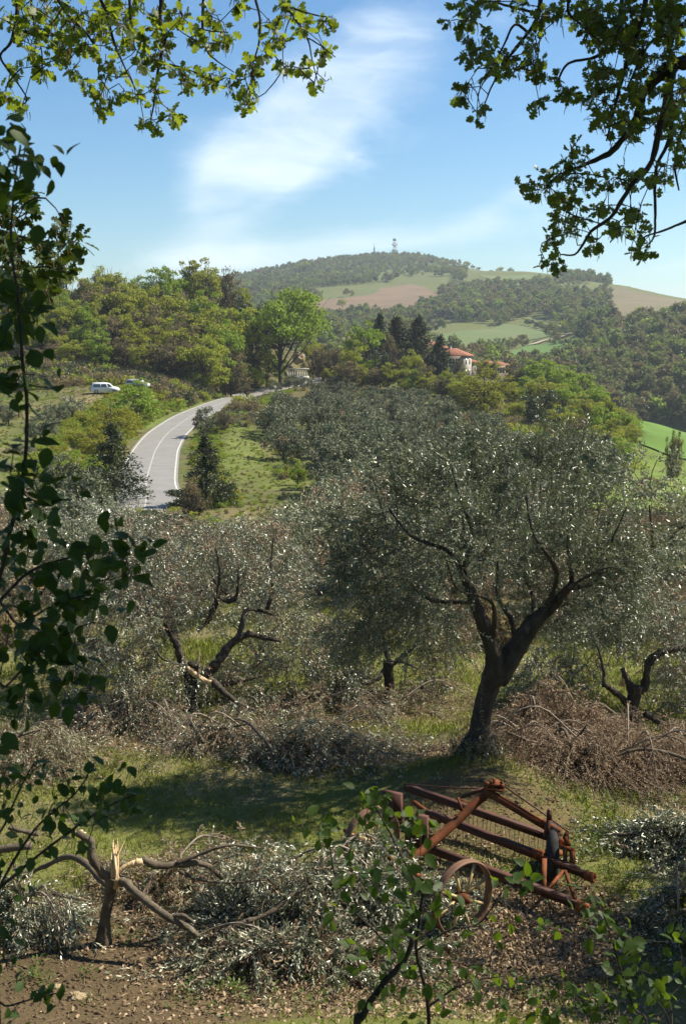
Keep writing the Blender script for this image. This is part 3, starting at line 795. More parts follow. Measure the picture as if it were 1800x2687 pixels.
# ------------------------------------------------------------------ heaps of fallen branches
def brush_pile(name, label, group, c, rx, ry, h, ntw, leaf, dead=0.0, bias=(0, 0), llen=0.06, lwid=0.013, twig=twig_dead, tw_r=0.005, per=9, fr=1.0, cat='brush pile', seed=1, sh=0.35, arcs=2):
    """a heap of arching cut or broken olive boughs lying on the ground, with their leaves"""
    r = np.random.default_rng(seed)
    root = empty(name, (c[0], c[1], c[2]), label, cat, group)
    tb, lb = MB(), MB()
    P0 = []; D0 = []
    for i in range(ntw):
        a = r.uniform(0, 6.283); q = math.sqrt(r.uniform(0, 1))
        x, y = rx * q * math.cos(a), ry * q * math.sin(a)
        top = h * (1 - q ** 2) * r.uniform(0.35, 1.15) * (.8 + .3 * math.sin(a * 2 + seed) + .2 * math.sin(a * 3 + seed * 2)) + 0.08
        dx, dy = x / rx * 0.8 + bias[0] + r.normal(0, 0.45), y / ry * 0.8 + bias[1] + r.normal(0, 0.45)
        L = r.uniform(0.5, 1.25) * fr
        z0 = hz(c[0] + x * 0.6, c[1] + y * 0.6) - c[2]
        s = np.array((x * 0.75 - dx * L * 0.35, y * 0.75 - dy * L * 0.35, z0 + top * 0.45))
        mpt = np.array((x, y, z0 + top))
        ex, ey = x + dx * L * 0.75, y + dy * L * 0.75
        e = np.array((ex, ey, max(hz(c[0] + ex, c[1] + ey) - c[2] + 0.03, z0 + top - L * 0.62)))
        q_ = spline([s, mpt, e], 9)
        tb.tube(q_, np.linspace(tw_r * 1.6, tw_r * 0.4, 9), 3, 0, cap=False)
        dd = norm(np.gradient(q_, axis=0))
        for j in range(2, 9):
            for kx in range(2):
                P0.append(q_[j]); D0.append(dd[j] + r.normal(0, 0.5, 3))
    for i in range(max(2, ntw // 45)):
        a = r.uniform(0, 6.283); x, y = rx * .75 * math.cos(a) * r.uniform(.3, 1), ry * .75 * math.sin(a) * r.uniform(.3, 1); b2 = r.uniform(0, 6.283); L = r.uniform(.5, 1.1)
        q_ = np.array([(x - math.cos(b2) * L, y - math.sin(b2) * L * .6, r.uniform(.03, h * .5)), (x, y, h * r.uniform(.4, .8)), (x + math.cos(b2) * L * .9, y + math.sin(b2) * L * .5, r.uniform(.1, h))])
        q_[:, 2] += H(c[0] + q_[:, 0], c[1] + q_[:, 1]) - c[2]
        cb_ = MB(); limb(cb_, list(q_), r.uniform(.025, .05), .012, 6, 0, 10, .12, r); cb_.build('cut_limb', bark_grey, root)
    for i in range(arcs):
        a = r.uniform(0, 6.283); x, y = rx * .5 * math.cos(a), ry * .4 * math.sin(a)
        dx = (x / rx + bias[0] + r.normal(0, .5)); dy = (y / ry + bias[1] + r.normal(0, .4)); q = math.hypot(dx, dy) + .01; dx, dy = dx / q, dy / q
        L = r.uniform(0.7, 1.3) * rx * .8; t = h * r.uniform(.9, 1.25)
        q_ = spline([(x - dx * .3, y - dy * .3, t * .5), (x + dx * L * .3, y + dy * L * .3, t), (x + dx * L * .7, y + dy * L * .7, t * .75), (x + dx * L, y + dy * L, .12)], 12)
        q_[:, 2] += H(c[0] + q_[:, 0], c[1] + q_[:, 1]) - c[2]
        ab_ = MB(); ab_.tube(q_, np.linspace(.017, .005, 12), 5, 0); ab_.build('bare_bough', twig_bare, root)
        for j in range(3, 12):
            for kx in range(3):
                e_ = q_[j] + np.array((dx * .25, dy * .25, -.16)) + r.normal(0, .13, 3); tb.tube(spline([q_[j], (q_[j] + e_) / 2 + (0, 0, .05), e_], 4), (.005, .004, .003, .002), 3, 0, cap=False)
                P0.append(e_); D0.append(np.array((dx, dy, -.6)) + r.normal(0, .5, 3))
    P0, D0 = np.array(P0), norm(np.array(D0))
    isd = r.uniform(0, 1, len(P0)) < dead
    for sel, mi in ((~isd, 0), (isd, 1)):
        if sel.any():
            shoots(lb, P0[sel], D0[sel], r.uniform(0.5, 1.2, sel.sum()) * sh, per, 0.35, llen, lwid, 0.6, mi, 2, 0.0022, r=r)
    tag(tb.build('bough', twig, root), kind='stuff')
    tag(lb.build('foliage', [leaf, leaf_dead, twig], root), kind='stuff')
    return root
gp = 'heaps of broken olive boughs on the terrace'
brush_pile('brush_pile', 'big heap of silvery olive boughs lying between the snapped stump and the hay rake', gp, ground(830, 2400), 1.45, 0.6, 0.72, 170, leaf_silver, 0.14, (0.3, 0.05), 0.070, 0.017, twig_grey, 0.006, 8, 0.85, seed=3, sh=0.36)
brush_pile('brush_pile', 'low dark tangle of twigs and silvery leaves along the front of the big heap', gp, ground(800, 2530), 1.3, 0.45, 0.35, 110, leaf_silver, 0.3, (0.1, -0.2), 0.066, 0.016, twig_grey, 0.006, 7, 0.8, seed=19, sh=0.32)
brush_pile('brush_pile', 'silvery leafy boughs spilling from the heap over the near wheel of the hay rake', gp, ground(1010, 2390), 0.75, 0.6, 0.8, 70, leaf_silver, 0.05, (0.2, -0.4), 0.068, 0.016, twig_grey, 0.006, 8, 0.9, seed=4, sh=0.4)
brush_pile('brush_pile', 'low silvery olive boughs at the left edge beside the snapped stump', gp, ground(30, 2430), 0.75, 0.5, 0.45, 50, leaf_silver, 0.12, (-0.2, -0.2), 0.066, 0.015, twig_grey, 0.006, 8, 0.8, seed=5, sh=0.34)
brush_pile('brush_pile', 'brown dried olive twigs heaped behind the snapped stump', gp, ground(470, 2330), 1.3, 0.45, 0.45, 80, leaf_pale, 0.75, (0.1, 0), 0.055, 0.012, twig_dead, 0.005, 7, 0.8, seed=6)
brush_pile('brush_pile', 'rounded heap of brown dead olive twigs right of the big olive trunk', gp, ground(1600, 2035), 1.5, 0.75, 0.85, 260, leaf_dead, 0.9, (0.2, -0.25), 0.05, 0.011, twig_dead, 0.006, 4, 1.0, seed=7, sh=0.28, arcs=5)
brush_pile('brush_pile', 'pale bare dead boughs arching at the foot of the olive trunk on the right', gp, ground(1400, 1985), 0.95, 0.6, 0.55, 110, leaf_dead, 0.9, (0.4, -0.2), 0.05, 0.011, twig_dead, 0.007, 4, 0.95, seed=8, sh=0.26, arcs=7)
brush_pile('brush_pile', 'tall reddish brown heap of dead olive leaves behind the pale boughs on the right', gp, ground(1470, 1935), 1.2, 0.7, 0.85, 170, leaf_dead, 0.97, (0, 0.1), 0.055, 0.013, twig_dead, 0.005, 7, 1.0, seed=9)
brush_pile('brush_pile', 'drooping fan of silvery boughs reaching the grass under the left broken olive', gp, ground(800, 1985), 1.3, 0.75, 0.75, 170, leaf_silver, 0.3, (0.7, -0.2), 0.06, 0.013, twig_grey, 0.006, 7, 1.2, seed=10, sh=0.36)
brush_pile('brush_pile', 'brown twiggy heap under the left broken olive beside the silvery fan', gp, ground(620, 1960), 1.1, 0.6, 0.6, 120, leaf_silver, 0.4, (0.2, -0.2), 0.055, 0.012, twig_dead, 0.006, 5, 1.0, seed=11)
brush_pile('brush_pile', 'dark brown heap of dead boughs left of the left broken olive trunk', gp, ground(330, 1905), 1.3, 0.6, 0.6, 120, leaf_silver, 0.45, (-0.1, 0), 0.055, 0.012, twig_dead, 0.005, 7, 1.0, seed=12)
brush_pile('brush_pile', 'grey silver heap of boughs at the far left edge above the grass', gp, ground(40, 2000), 1.1, 0.8, 0.75, 130, leaf_pale, 0.4, (0.1, -0.2), 0.058, 0.013, twig_dead, 0.006, 6, 1.0, seed=13)
brush_pile('brush_pile', 'brown heap around the small broken olive trunk in the middle of the terrace', gp, ground(1010, 1860), 1.4, 0.5, 0.45, 45, leaf_pale, 0.5, (0, -0.1), 0.055, 0.012, twig_dead, 0.005, 6, 0.9, seed=14)
brush_pile('brush_pile', 'bright silvery olive boughs on the grass at the right edge', gp, ground(1800, 2230), 0.8, 0.5, 0.5, 80, leaf_silver, 0.03, (-0.3, 0), 0.07, 0.016, twig_grey, 0.006, 8, 0.9, seed=15, sh=0.36)
brush_pile('brush_pile', 'shaded olive boughs at the right edge below the bright silvery ones', gp, ground(1850, 2420), 0.7, 0.6, 0.5, 60, leaf_silver, 0.1, (-0.2, -0.1), 0.066, 0.015, twig_grey, 0.006, 8, 0.9, seed=16, sh=0.36)
brush_pile('brush_pile', 'brown dead boughs under the right broken olive at the right edge', gp, ground(1780, 2000), 1.0, 0.6, 0.6, 100, leaf_dead, 0.85, (0, -0.1), 0.055, 0.012, twig_dead, 0.006, 5, 0.9, seed=17)
brush_pile('brush_pile', 'brown heap of dead boughs left of the big olive behind the bare sand', gp, ground(820, 1875), 1.1, 0.5, 0.45, 45, leaf_pale, 0.6, (0, -0.1), 0.055, 0.012, twig_dead, 0.006, 6, 0.9, seed=18)

# ------------------------------------------------------------------ broken olive trees
def broken_olive(label, y0, trunk, limbs, torn, crown, hang, seed, bark=bark_olive, leaf=leaf_olive, rep=5, ll=0.06, lw=0.013, dead_share=0.25, pale=()):
    """trunk: [(u, v, dy)] + radii; limbs: [(points, r0, r1)]; torn: [(from, to, n, w)]; crown: lobes (u, v, dy, r); hang: drooping boughs"""
    r = np.random.default_rng(seed)
    root = empty('broken_olive_tree', (0, 0, 0), label, 'olive tree', 'olive trees broken by snow on the terrace')
    root['group'] = 'storm broken olive trees on the terrace'
    A_ = lambda q: at(q[0], q[1], y0 + (q[2] if len(q) > 2 else 0))
    tb = MB()
    pts = [A_(q) for q in trunk[0]]; pts[0][2] = hz(pts[0][0], pts[0][1]) - 0.1
    gnarled(tb, pts, trunk[1], 14, 0, 0.12, seed)
    tb.build('trunk', bark, root, True)
    nodes = []
    for (q, r0, r1) in limbs:
        lb_ = MB(); nodes += limb(lb_, [A_(w) + r.normal(0, .012, 3) for w in q], r0, r1, 9, 0, lump=0.12, r=r)
        lb_.build('limb', bark, root, True)
    for (q, r0, r1) in pale:
        lb_ = MB(); limb(lb_, [A_(w) for w in q], r0, r1, 6, 0, lump=0.15, r=r)
        lb_.build('split_limb', torn_wood, root)
    for (a, e, n_, w) in torn:
        sb = MB(); splinters(sb, A_(a), A_(e), n_, w, r=r); sb.build('torn_wood', torn_wood, root)
    T = []
    for (u, v, dy, q, sq) in crown: T.append(ellipsoid_pts(int(105 * q ** 2) + 6, A_((u, v, dy)), q * 1.25, q * 1.1, q * sq * 1.15, r, 0.25))
    if T:
        T = np.concatenate(T)
        gzz = H(T[:, 0], T[:, 1]); T[:, 2] = np.maximum(T[:, 2], gzz + 0.05)
        wb = MB(); d = grow(wb, nodes, T, 0.004, 0.009, 0, 0.14, r)
        tag(wb.build('branch', twig_grey, root), kind='stuff')
        lb = MB(); P = np.repeat(T, rep, 0) + r.normal(0, 0.05, (len(T) * rep, 3))
        D = norm(np.repeat(d, rep, 0) * 0.5 + rand_dirs(len(P), r) * 0.8 + np.array((0, 0, hang)))
        dd = r.uniform(0, 1, len(P)) < dead_share
        for sel, mi in ((~dd, 0), (dd, 1)):
            if sel.any(): shoots(lb, P[sel], D[sel], r.uniform(0.2, 0.45, sel.sum()), 8, 0.25, ll, lw, 0.7, mi, 2, 0.0022, r=r)
        tag(lb.build('foliage', [leaf, leaf_dead, twig_grey], root), kind='stuff')
    return root
STUMP_Y = ground(272, 2478)[1]
broken_olive('snapped olive stump with pale torn wood at its fork, on bare earth', STUMP_Y,
    ([(272, 2490), (276, 2420), (286, 2360), (298, 2300)], [0.12, 0.060, 0.058, 0.075]),
    [([(296, 2315), (262, 2285, -.05), (243, 2245, -.1), (236, 2210, -.1), (206, 2186, -.1)], .05, .043),
     ([(318, 2310), (340, 2322, -.1), (372, 2352, -.2), (408, 2388, -.3), (450, 2406, -.35), (492, 2428, -.35), (528, 2456, -.3), (582, 2453, -.3), (632, 2426, -.2), (690, 2406, -.1), (740, 2368, 0), (772, 2346, .1), (832, 2322, .2)], .05, .022),
     ([(368, 2261, .1), (412, 2275, .15), (468, 2272, .2), (532, 2268, .3), (590, 2300, .4)], .055, .028),
     ([(465, 2272, .2), (520, 2243, .25), (602, 2221, .3), (680, 2226, .4)], .03, .01), ([(470, 2285, .2), (520, 2308, .2), (600, 2316, .1), (700, 2310, 0)], .024, .008),
     ([(450, 2404, -.35), (480, 2405, -.4), (510, 2425, -.45)], .03, .015), ([(100, 2190, .5), (60, 2180, .5), (20, 2172, .5)], .03, .025), ([(290, 2330, .1), (200, 2250, .6), (120, 2275, .8), (60, 2300, .9)], .05, .02)],
    [((302, 2314), (309, 2203), 12, .075), ((293, 2306), (298, 2225), 7, .06), ((215, 2186, -.1), (186, 2180, -.1), 8, .05), ((318, 2320), (335, 2305), 8, .05), ((303, 2325), (304, 2290, -.06), 5, .06)],
    [(760, 2330, .3, .45, .6), (640, 2260, .4, .4, .6), (880, 2330, .3, .45, .6)], -0.3, 21, bark_grey, leaf_silver, 5, .066, .016, .12,
    pale=[([(300, 2300), (325, 2277, .05), (350, 2266, .08), (375, 2261, .1)], .02, .045)])
LY = ground(500, 1872)[1]
broken_olive('broken olive with a pale split limb across its dark trunk, left of the terrace', LY,
    ([(502, 1895), (500, 1830), (502, 1780), (512, 1740)], [0.16, 0.13, 0.14, 0.13]),
    [([(495, 1770), (475, 1720, -.1), (462, 1690, -.1), (450, 1665), (432, 1640)], .09, .06), ([(535, 1775), (575, 1735, .1), (610, 1690, .2), (650, 1665, .3), (690, 1672, .4), (740, 1680, .5)], .1, .04),
     ([(620, 1680, .2), (632, 1650, .3), (645, 1600, .4), (690, 1605, .5), (715, 1615, .5)], .055, .025), ([(700, 1600, .5), (716, 1545, .6), (712, 1480, .7), (720, 1400, .8)], .04, .015),
     ([(545, 1640, .6), (568, 1570, .7), (575, 1500, .8), (570, 1440, .9)], .045, .02), ([(575, 1570, .7), (615, 1575, .8), (630, 1540, .8), (625, 1500, .9)], .05, .02), ([(520, 1655, .5), (550, 1630, .6), (575, 1580, .7)], .04, .03),
     ([(500, 1760, -.1), (470, 1742, -.2), (430, 1728, -.3), (410, 1705, -.3)], .035, .015), ([(560, 1790, -.2), (590, 1820, -.4), (630, 1845, -.5), (680, 1870, -.6)], .07, .02), ([(360, 1590, .3), (385, 1610, .3), (440, 1618, .3), (490, 1610, .4)], .03, .012),
     ([(575, 1800, .1), (630, 1790, .2), (690, 1775, .3)], .06, .02), ([(360, 1490, .8), (385, 1560, .7), (400, 1610, .4)], .02, .03)],
    [((512, 1752), (525, 1706), 7, .06), ((500, 1760, -.15), (545, 1790, -.2), 10, .06)],
    [(330, 1640, .3, .85, .8), (280, 1760, 0, .8, .8), (420, 1800, -.3, .75, .8), (440, 1560, .8, .8, .7), (260, 1520, 1, .8, .8), (650, 1790, .6, .8, .7), (700, 1500, 1.3, .85, .8), (590, 1430, 1.5, .7, .7), (800, 1680, 1.0, .75, .8), (380, 1430, 1.6, .8, .8), (880, 1780, 0.7, .6, .7)], -0.45, 22, bark_olive, leaf_silver, 6, .066, .015, .22,
    pale=[([(492, 1752, -.12), (520, 1775, -.17), (555, 1790, -.2), (575, 1802, -.25)], .05, .03)])
MY = ground(1024, 1842)[1]
broken_olive('small broken olive with a short trunk and pale sawn end under the big crown', MY,
    ([(1024, 1855), (1022, 1800), (1018, 1760), (1020, 1735)], [0.12, 0.1, 0.1, 0.11]),
    [([(1022, 1740), (1015, 1700, .1), (1005, 1670, .1)], .06, .03), ([(1030, 1740), (1060, 1715, .2), (1090, 1690, .3), (1110, 1640, .4)], .055, .02), ([(1025, 1735), (1060, 1735, -.1), (1100, 1755, -.2)], .04, .015), ([(1015, 1745), (990, 1780, -.2), (950, 1795, -.3)], .05, .03)],
    [((1010, 1738), (1022, 1728), 8, .07), ((1000, 1690, .1), (1003, 1650, .1), 5, .04)],
    [(1080, 1600, .6, .7, .8), (940, 1640, .6, .7, .8), (1130, 1760, .5, .55, .7), (900, 1760, .6, .6, .7), (1180, 1680, 1, .6, .8)], -0.4, 23, bark_olive, leaf_olive, 5, .066, .0145, .35)
RY = ground(1520, 1890)[1]
broken_olive('broken olive with a bent bare limb and splintered top, at the right of the terrace', RY,
    ([(1655, 1905), (1652, 1870), (1662, 1830), (1668, 1800)], [0.15, 0.12, 0.12, 0.13]),
    [([(1668, 1812), (1690, 1800, .1), (1700, 1740, .1), (1730, 1715, .1), (1770, 1705, .2), (1830, 1700, .2)], .085, .06), ([(1655, 1860), (1630, 1830, -.1), (1600, 1808, -.2), (1585, 1795, -.2)], .07, .045), ([(1585, 1800, 0), (1580, 1750, .2), (1568, 1690, .3)], .035, .02),
     ([(1660, 1815), (1645, 1785), (1632, 1755)], .08, .05), ([(1690, 1875, -.2), (1740, 1900, -.4), (1800, 1930, -.5), (1860, 1960, -.6)], .07, .03), ([(1660, 1872, -.15), (1620, 1882, -.3), (1585, 1880, -.4)], .055, .04)],
    [((1640, 1790), (1632, 1740), 8, .06), ((1660, 1872, -.2), (1690, 1868, -.25), 7, .05), ((1630, 1800), (1633, 1770), 5, .06)],
    [(1740, 1640, .8, .8, .8), (1800, 1780, .5, .8, .8), (1560, 1640, 1.1, .7, .8), (1480, 1760, 1.2, .7, .7), (1650, 1560, 1.6, .7, .8), (1780, 1900, 1, .6, .7), (1390, 1800, 1.6, .6, .7)], -0.35, 24, bark_olive, leaf_silver, 6, .066, .015, .15)
# ------------------------------------------------------------------ tree prototypes for the middle distance and beyond
LM = {
 'oak':    leafmat('oak_crown', (0.175, 0.220, 0.022), (0.340, 0.360, 0.040), None, (0.32, 0.34, 0.04), 0.42, 0.7, 0.15, 0.38, (0.26, 0.235, 0.05)),
 'fresh':  leafmat('fresh_crown', (0.125, 0.210, 0.018), (0.250, 0.330, 0.036), None, (0.28, 0.38, 0.04), 0.36, 0.65, 0.2, 0.4, (0.19, 0.21, 0.03)),
 'lime':   leafmat('lime_crown', (0.150, 0.165, 0.014), (0.245, 0.235, 0.024), None, (0.32, 0.32, 0.03), 0.35, 0.65, 0.2),
 'brown':  leafmat('budding_crown', (0.175, 0.140, 0.072), (0.240, 0.190, 0.095), None, (0.22, 0.17, 0.07), 0.25, 0.8, 0.1, 0.5, (0.13, 0.12, 0.04)),
 'dark':   leafmat('evergreen_crown', (0.022, 0.033, 0.010), (0.048, 0.060, 0.020), None, (0.08, 0.11, 0.02), 0.15, 0.5, 0.35),
 'pine':   leafmat('conifer_crown', (0.022, 0.034, 0.014), (0.050, 0.062, 0.028), None, (0.06, 0.08, 0.02), 0.1, 0.7, 0.2, 0.4, (0.075, 0.065, 0.03)),
 'olive':  leafmat('far_olive_crown', (0.085, 0.105, 0.048), (0.225, 0.245, 0.145), None, (0.16, 0.17, 0.08), 0.14, 0.55, 0.2, 0.22, (0.15, 0.135, 0.10)),
 'wood':   leafmat('woodland_crown', (0.100, 0.150, 0.034), (0.200, 0.230, 0.064), None, (0.2, 0.24, 0.05), 0.28, 0.8, 0.1, 0.75, (0.165, 0.135, 0.07)),
}
def crown_cards(mb, lobes, n, size, r, mi=0, flat=0.5, tmpl=DIAMOND, inner=0.55):
    tot = sum(q[3] ** 2 for q in lobes)
    for (x, y, z, q, sq) in lobes:
        k = max(6, int(n * q ** 2 / tot))
        d = rand_dirs(k, r)
        d[:, 2] = np.where(d[:, 2] < -0.55, -d[:, 2] * 0.4, d[:, 2]); d = norm(d)
        rad = q * r.uniform(inner, 1.06, k)[:, None]
        P = np.array((x, y, z)) + d * rad * np.array((1, 1, sq))
        N_ = norm(d * flat + rand_dirs(k, r) * (1 - flat * 0.5))
        D_ = norm(np.cross(N_, rand_dirs(k, r)))
        mb.leaves(P, D_, N_, size * r.uniform(0.6, 1.25, k), size * r.uniform(0.45, 0.8, k), tmpl, mi)
def broad_proto(seed, H_, W_, n, size, leaf, bare=0.3, lobes_n=20, twiggy=0, sq=0.8, trunk_r=None, low=0.0):
    r = np.random.default_rng(seed)
    tb = MB(); lb = MB(); tr = trunk_r or H_ * 0.022
    zc = H_ * (bare + (1 - bare) * 0.5); rz = H_ * (1 - bare) * 0.5
    tb.tube(spline([(0, 0, -0.6), (r.normal(0, .02) * H_, r.normal(0, .02) * H_, H_ * bare * 0.6), (r.normal(0, .03) * H_, r.normal(0, .03) * H_, zc), (0, 0, H_ * 0.93)], 8), np.linspace(tr * 1.2, tr * 0.2, 8), 6)
    L = []
    for i in range(lobes_n):
        d = rand_dirs(1, r)[0]
        if d[2] < -0.35 and low == 0: d[2] *= -0.5
        q = r.uniform(0.45, 0.9) if lobes_n <= 22 else r.uniform(0.25, 1.0) ** .6
        c = np.array((d[0] * W_ / 2 * q, d[1] * W_ / 2 * q, zc + d[2] * rz * q))
        rad = r.uniform(*((0.15, 0.27) if lobes_n > 22 else (0.26, 0.42))) * min(W_, H_ * (1 - bare)) / 2 * 1.15
        L.append((*c, rad, r.uniform(0.7, 0.95)))
        if i % 2 == 0:
            s = np.array((0, 0, H_ * r.uniform(bare * 0.8, 0.7)))
            tb.tube(spline([s, (s + c) / 2 + (0, 0, -0.05 * H_), c], 5), np.linspace(tr * 0.5, tr * 0.12, 5), 4, 0, cap=False)
    crown_cards(lb, L, n, size, r)
    kz = H_ / max(q[:, 2].max() for q in lb.v)
    for q in lb.v: q[:, 2] *= kz
    if twiggy:
        s = np.array([L[i % len(L)][:3] for i in range(twiggy)]) * r.uniform(0.5, 1.0, (twiggy, 1))
        e = s + rand_dirs(twiggy, r) * W_ * 0.16 + np.array((0, 0, H_ * 0.10))
        strips(tb, np.stack([s, (s + e) / 2, e], 1), size * 0.09, 0)
    return [('trunk', tb.mesh('trunk', bark_far)), ('crown', lb.mesh('crown', LM[leaf]))]
def cone_proto(seed, H_, W_, n, size, leaf='pine', droop=0.25, ragged=0.25):
    r = np.random.default_rng(seed)
    tb = MB(); lb = MB()
    tb.tube([(0, 0, -0.5), (0, 0, H_ * 0.5), (0, 0, H_ * 0.98)], (H_ * 0.02, H_ * 0.014, H_ * 0.003), 6)
    tiers = 16
    P = []
    for i in range(tiers):
        t = i / tiers; z = H_ * (0.10 + 0.88 * t); R_ = W_ / 2 * (1 - t) ** 0.8
        for j in range(7):
            a = r.uniform(0, 6.283); q = R_ * r.uniform(1 - ragged * 1.6, 1.1)
            k = max(4, int(n / tiers / 7 * (1.5 - t)))
            s = r.uniform(0.1, 1, k) ** 0.7
            P.append(np.stack([np.cos(a) * q * s, np.sin(a) * q * s, z - droop * q * s + r.normal(0, 0.02 * H_, k)], 1) + r.normal(0, size * 0.4, (k, 3)))
    P = np.concatenate(P)
    N_ = norm(rand_dirs(len(P), r) + np.array((0, 0, 0.5)))
    D_ = norm(P * np.array((1, 1, 0)) + rand_dirs(len(P), r) * 0.4 * W_)
    lb.leaves(P, D_, N_, size * r.uniform(0.7, 1.3, len(P)), size * 0.5, DIAMOND)
    return [('trunk', tb.mesh('trunk', bark_far)), ('crown', lb.mesh('crown', LM[leaf]))]
def olive_proto(seed, H_, W_, nclus, nsh, k, ll, lw, dead=0.2, hang=0.0, leaf=None, twigs=True):
    r = np.random.default_rng(seed)
    tb, wb, lb = MB(), MB(), MB()
    f = np.array((r.normal(0, .12), r.normal(0, .12), H_ * 0.25))
    nodes = gnarled(tb, [(0, 0, -0.3), f * 0.5, f], [0.17, 0.12, 0.13], 9, 0, 0.12, seed, 8)
    ln = []
    for i in range(5):
        a = i * 1.257 + r.uniform(-.4, .4); q = r.uniform(0.28, 0.42) * W_
        e = np.array((math.cos(a) * q, math.sin(a) * q, H_ * r.uniform(0.5, 0.8)))
        ln += limb(tb, [f, f + (e - f) * 0.45 + r.normal(0, 0.15, 3), e], 0.075, 0.02, 6, 0, 8, 0.06, r)
    T = ellipsoid_pts(nclus, (0, 0, H_ * 0.6), W_ / 2, W_ / 2, H_ * 0.4, r, 0.35)
    T = T[T[:, 2] > H_ * 0.1]
    d = grow(wb, ln, T, 0.006, 0.010, 0, 0.15, r, 4)
    P = np.repeat(T, nsh, 0) + r.normal(0, 0.11 * W_ / 4, (len(T) * nsh, 3))
    D = norm(np.repeat(d, nsh, 0) * 0.4 + rand_dirs(len(P), r) + np.array((0, 0, hang)))
    dd = np.repeat(r.uniform(0, 1, len(T)) < dead, nsh)
    for sel, mi in ((~dd, 0), (dd, 1)):
        if sel.any(): shoots(lb, P[sel], D[sel], r.uniform(0.3, 0.6, sel.sum()), k, 0.2, ll, lw, 0.7, mi, 2 if twigs else None, 0.0025, DIAMOND, r)
    cr = [leaf or leaf_olive, leaf_dead, twig_grey]
    return [('trunk', tb.mesh('trunk', bark_olive, True)), ('branch', wb.mesh('branch', twig_grey)), ('crown', lb.mesh('crown', cr))]
def place(proto, name, loc, sc, label, cat='tree', group=None, rz=None):
    rz = random.uniform(0, 6.28) if rz is None else rz
    o = empty(name, loc, label, cat, group, rz)
    o.scale = sc if isinstance(sc, tuple) else (sc, sc, sc)
    for (n_, me) in proto:
        c = put(n_, me, o)
        if n_ in ('crown', 'foliage', 'branch'): c['kind'] = 'stuff'
    return o
def place_px(proto, PH, name, u, y, vtop, label, wsc=1.0, cat='tree', group=None):
    """stand a tree at column u, distance y, tall enough to reach photo row vtop"""
    p = foot(u, y); h = top_z(vtop, y) - p[2]
    s = h / PH
    if y < 140 and proto is FP['dark1'][0]: p[2] -= h * .14; s *= 1.12
    return place(proto, name, p, (s * wsc, s * wsc, s), label, cat, group)
def scatter(name, pts, scales, meshes, label, dens_rot=True, kind='stuff'):
    """a mass of plants nobody could count: one object, its plants instanced on points of the ground"""
    me = bpy.data.meshes.new(name); pts = np.asarray(pts, np.float32)
    me.vertices.add(len(pts)); me.vertices.foreach_set('co', pts.ravel())
    a = me.attributes.new('plant_size', 'FLOAT', 'POINT'); a.data.foreach_set('value', np.asarray(scales, np.float32))
    o = put(name, me); tag(o, label, kind=kind)
    cl = bpy.data.collections.new(name + '_kinds')
    for q in meshes: cl.objects.link(bpy.data.objects.new('plant', q))
    ng = bpy.data.node_groups.new(name + '_spread', 'GeometryNodeTree')
    ng.interface.new_socket('Geometry', in_out='INPUT', socket_type='NodeSocketGeometry')
    ng.interface.new_socket('Geometry', in_out='OUTPUT', socket_type='NodeSocketGeometry')
    gi = ng.nodes.new('NodeGroupInput'); go = ng.nodes.new('NodeGroupOutput')
    ip = ng.nodes.new('GeometryNodeInstanceOnPoints'); ci = ng.nodes.new('GeometryNodeCollectionInfo')
    ci.inputs['Collection'].default_value = cl; ci.inputs['Separate Children'].default_value = True; ci.inputs['Reset Children'].default_value = True
    rv = ng.nodes.new('FunctionNodeRandomValue'); rv.data_type = 'FLOAT_VECTOR'
    rv.inputs[0].default_value = (-0.08, -0.08, 0); rv.inputs[1].default_value = (0.08, 0.08, 6.283)
    na = ng.nodes.new('GeometryNodeInputNamedAttribute'); na.data_type = 'FLOAT'; na.inputs['Name'].default_value = 'plant_size'
    ri = ng.nodes.new('FunctionNodeRandomValue'); ri.data_type = 'INT'; ri.inputs[4].default_value = 0; ri.inputs[5].default_value = len(meshes) - 1; ri.inputs['Seed'].default_value = 5
    lk = ng.links.new
    lk(gi.outputs[0], ip.inputs['Points']); lk(ci.outputs[0], ip.inputs['Instance']); ip.inputs['Pick Instance'].default_value = True
    lk(ri.outputs[2], ip.inputs['Instance Index']); lk(rv.outputs[0], ip.inputs['Rotation']); lk(na.outputs[0], ip.inputs['Scale'])
    lk(ip.outputs[0], go.inputs[0])
    md = o.modifiers.new('spread', 'NODES'); md.node_group = ng
    return o

# ------------------------------------------------------------------ far woods
def skyline_hidden(P, top):
    """which plants show nothing: their top lies below the ground or wood in front of them"""
    u, v0 = proj(P); _, vt = proj(P + np.array((0, 0, 1.0)) * top[:, None])
    o = np.argsort(P[:, 1]); hmin = np.full(140, 1e9); keep = np.zeros(len(P), bool)
    b_ = np.clip(((u + 200) / 16).astype(int), 0, 139)
    for i in o:
        if vt[i] < hmin[b_[i]] + 7: keep[i] = True
        hmin[b_[i]] = min(hmin[b_[i]], v0[i] - 2)
    return keep
pts = []
y = 405.0
while y < 2080:
    st = 5.6 * (y / 500) ** 0.42
    xs = np.arange(-0.345 * y, 0.36 * y, st)
    xs = xs + rng.uniform(-st * .45, st * .45, len(xs)); pts.append(np.column_stack([xs, y + rng.uniform(-st * .45, st * .45, len(xs))]))
    y += st
pts = np.concatenate(pts)
P3 = np.column_stack([pts, H(pts[:, 0], pts[:, 1])])
u_, v_ = proj(P3)
ok = np.ones(len(P3), bool)
um, vm = proj(P3 + np.array((0, 0, 5.5)))
for poly in FIELD_BLOCK: ok &= ~in_poly(u_, v_, poly) & ~in_poly(um, vm, poly)
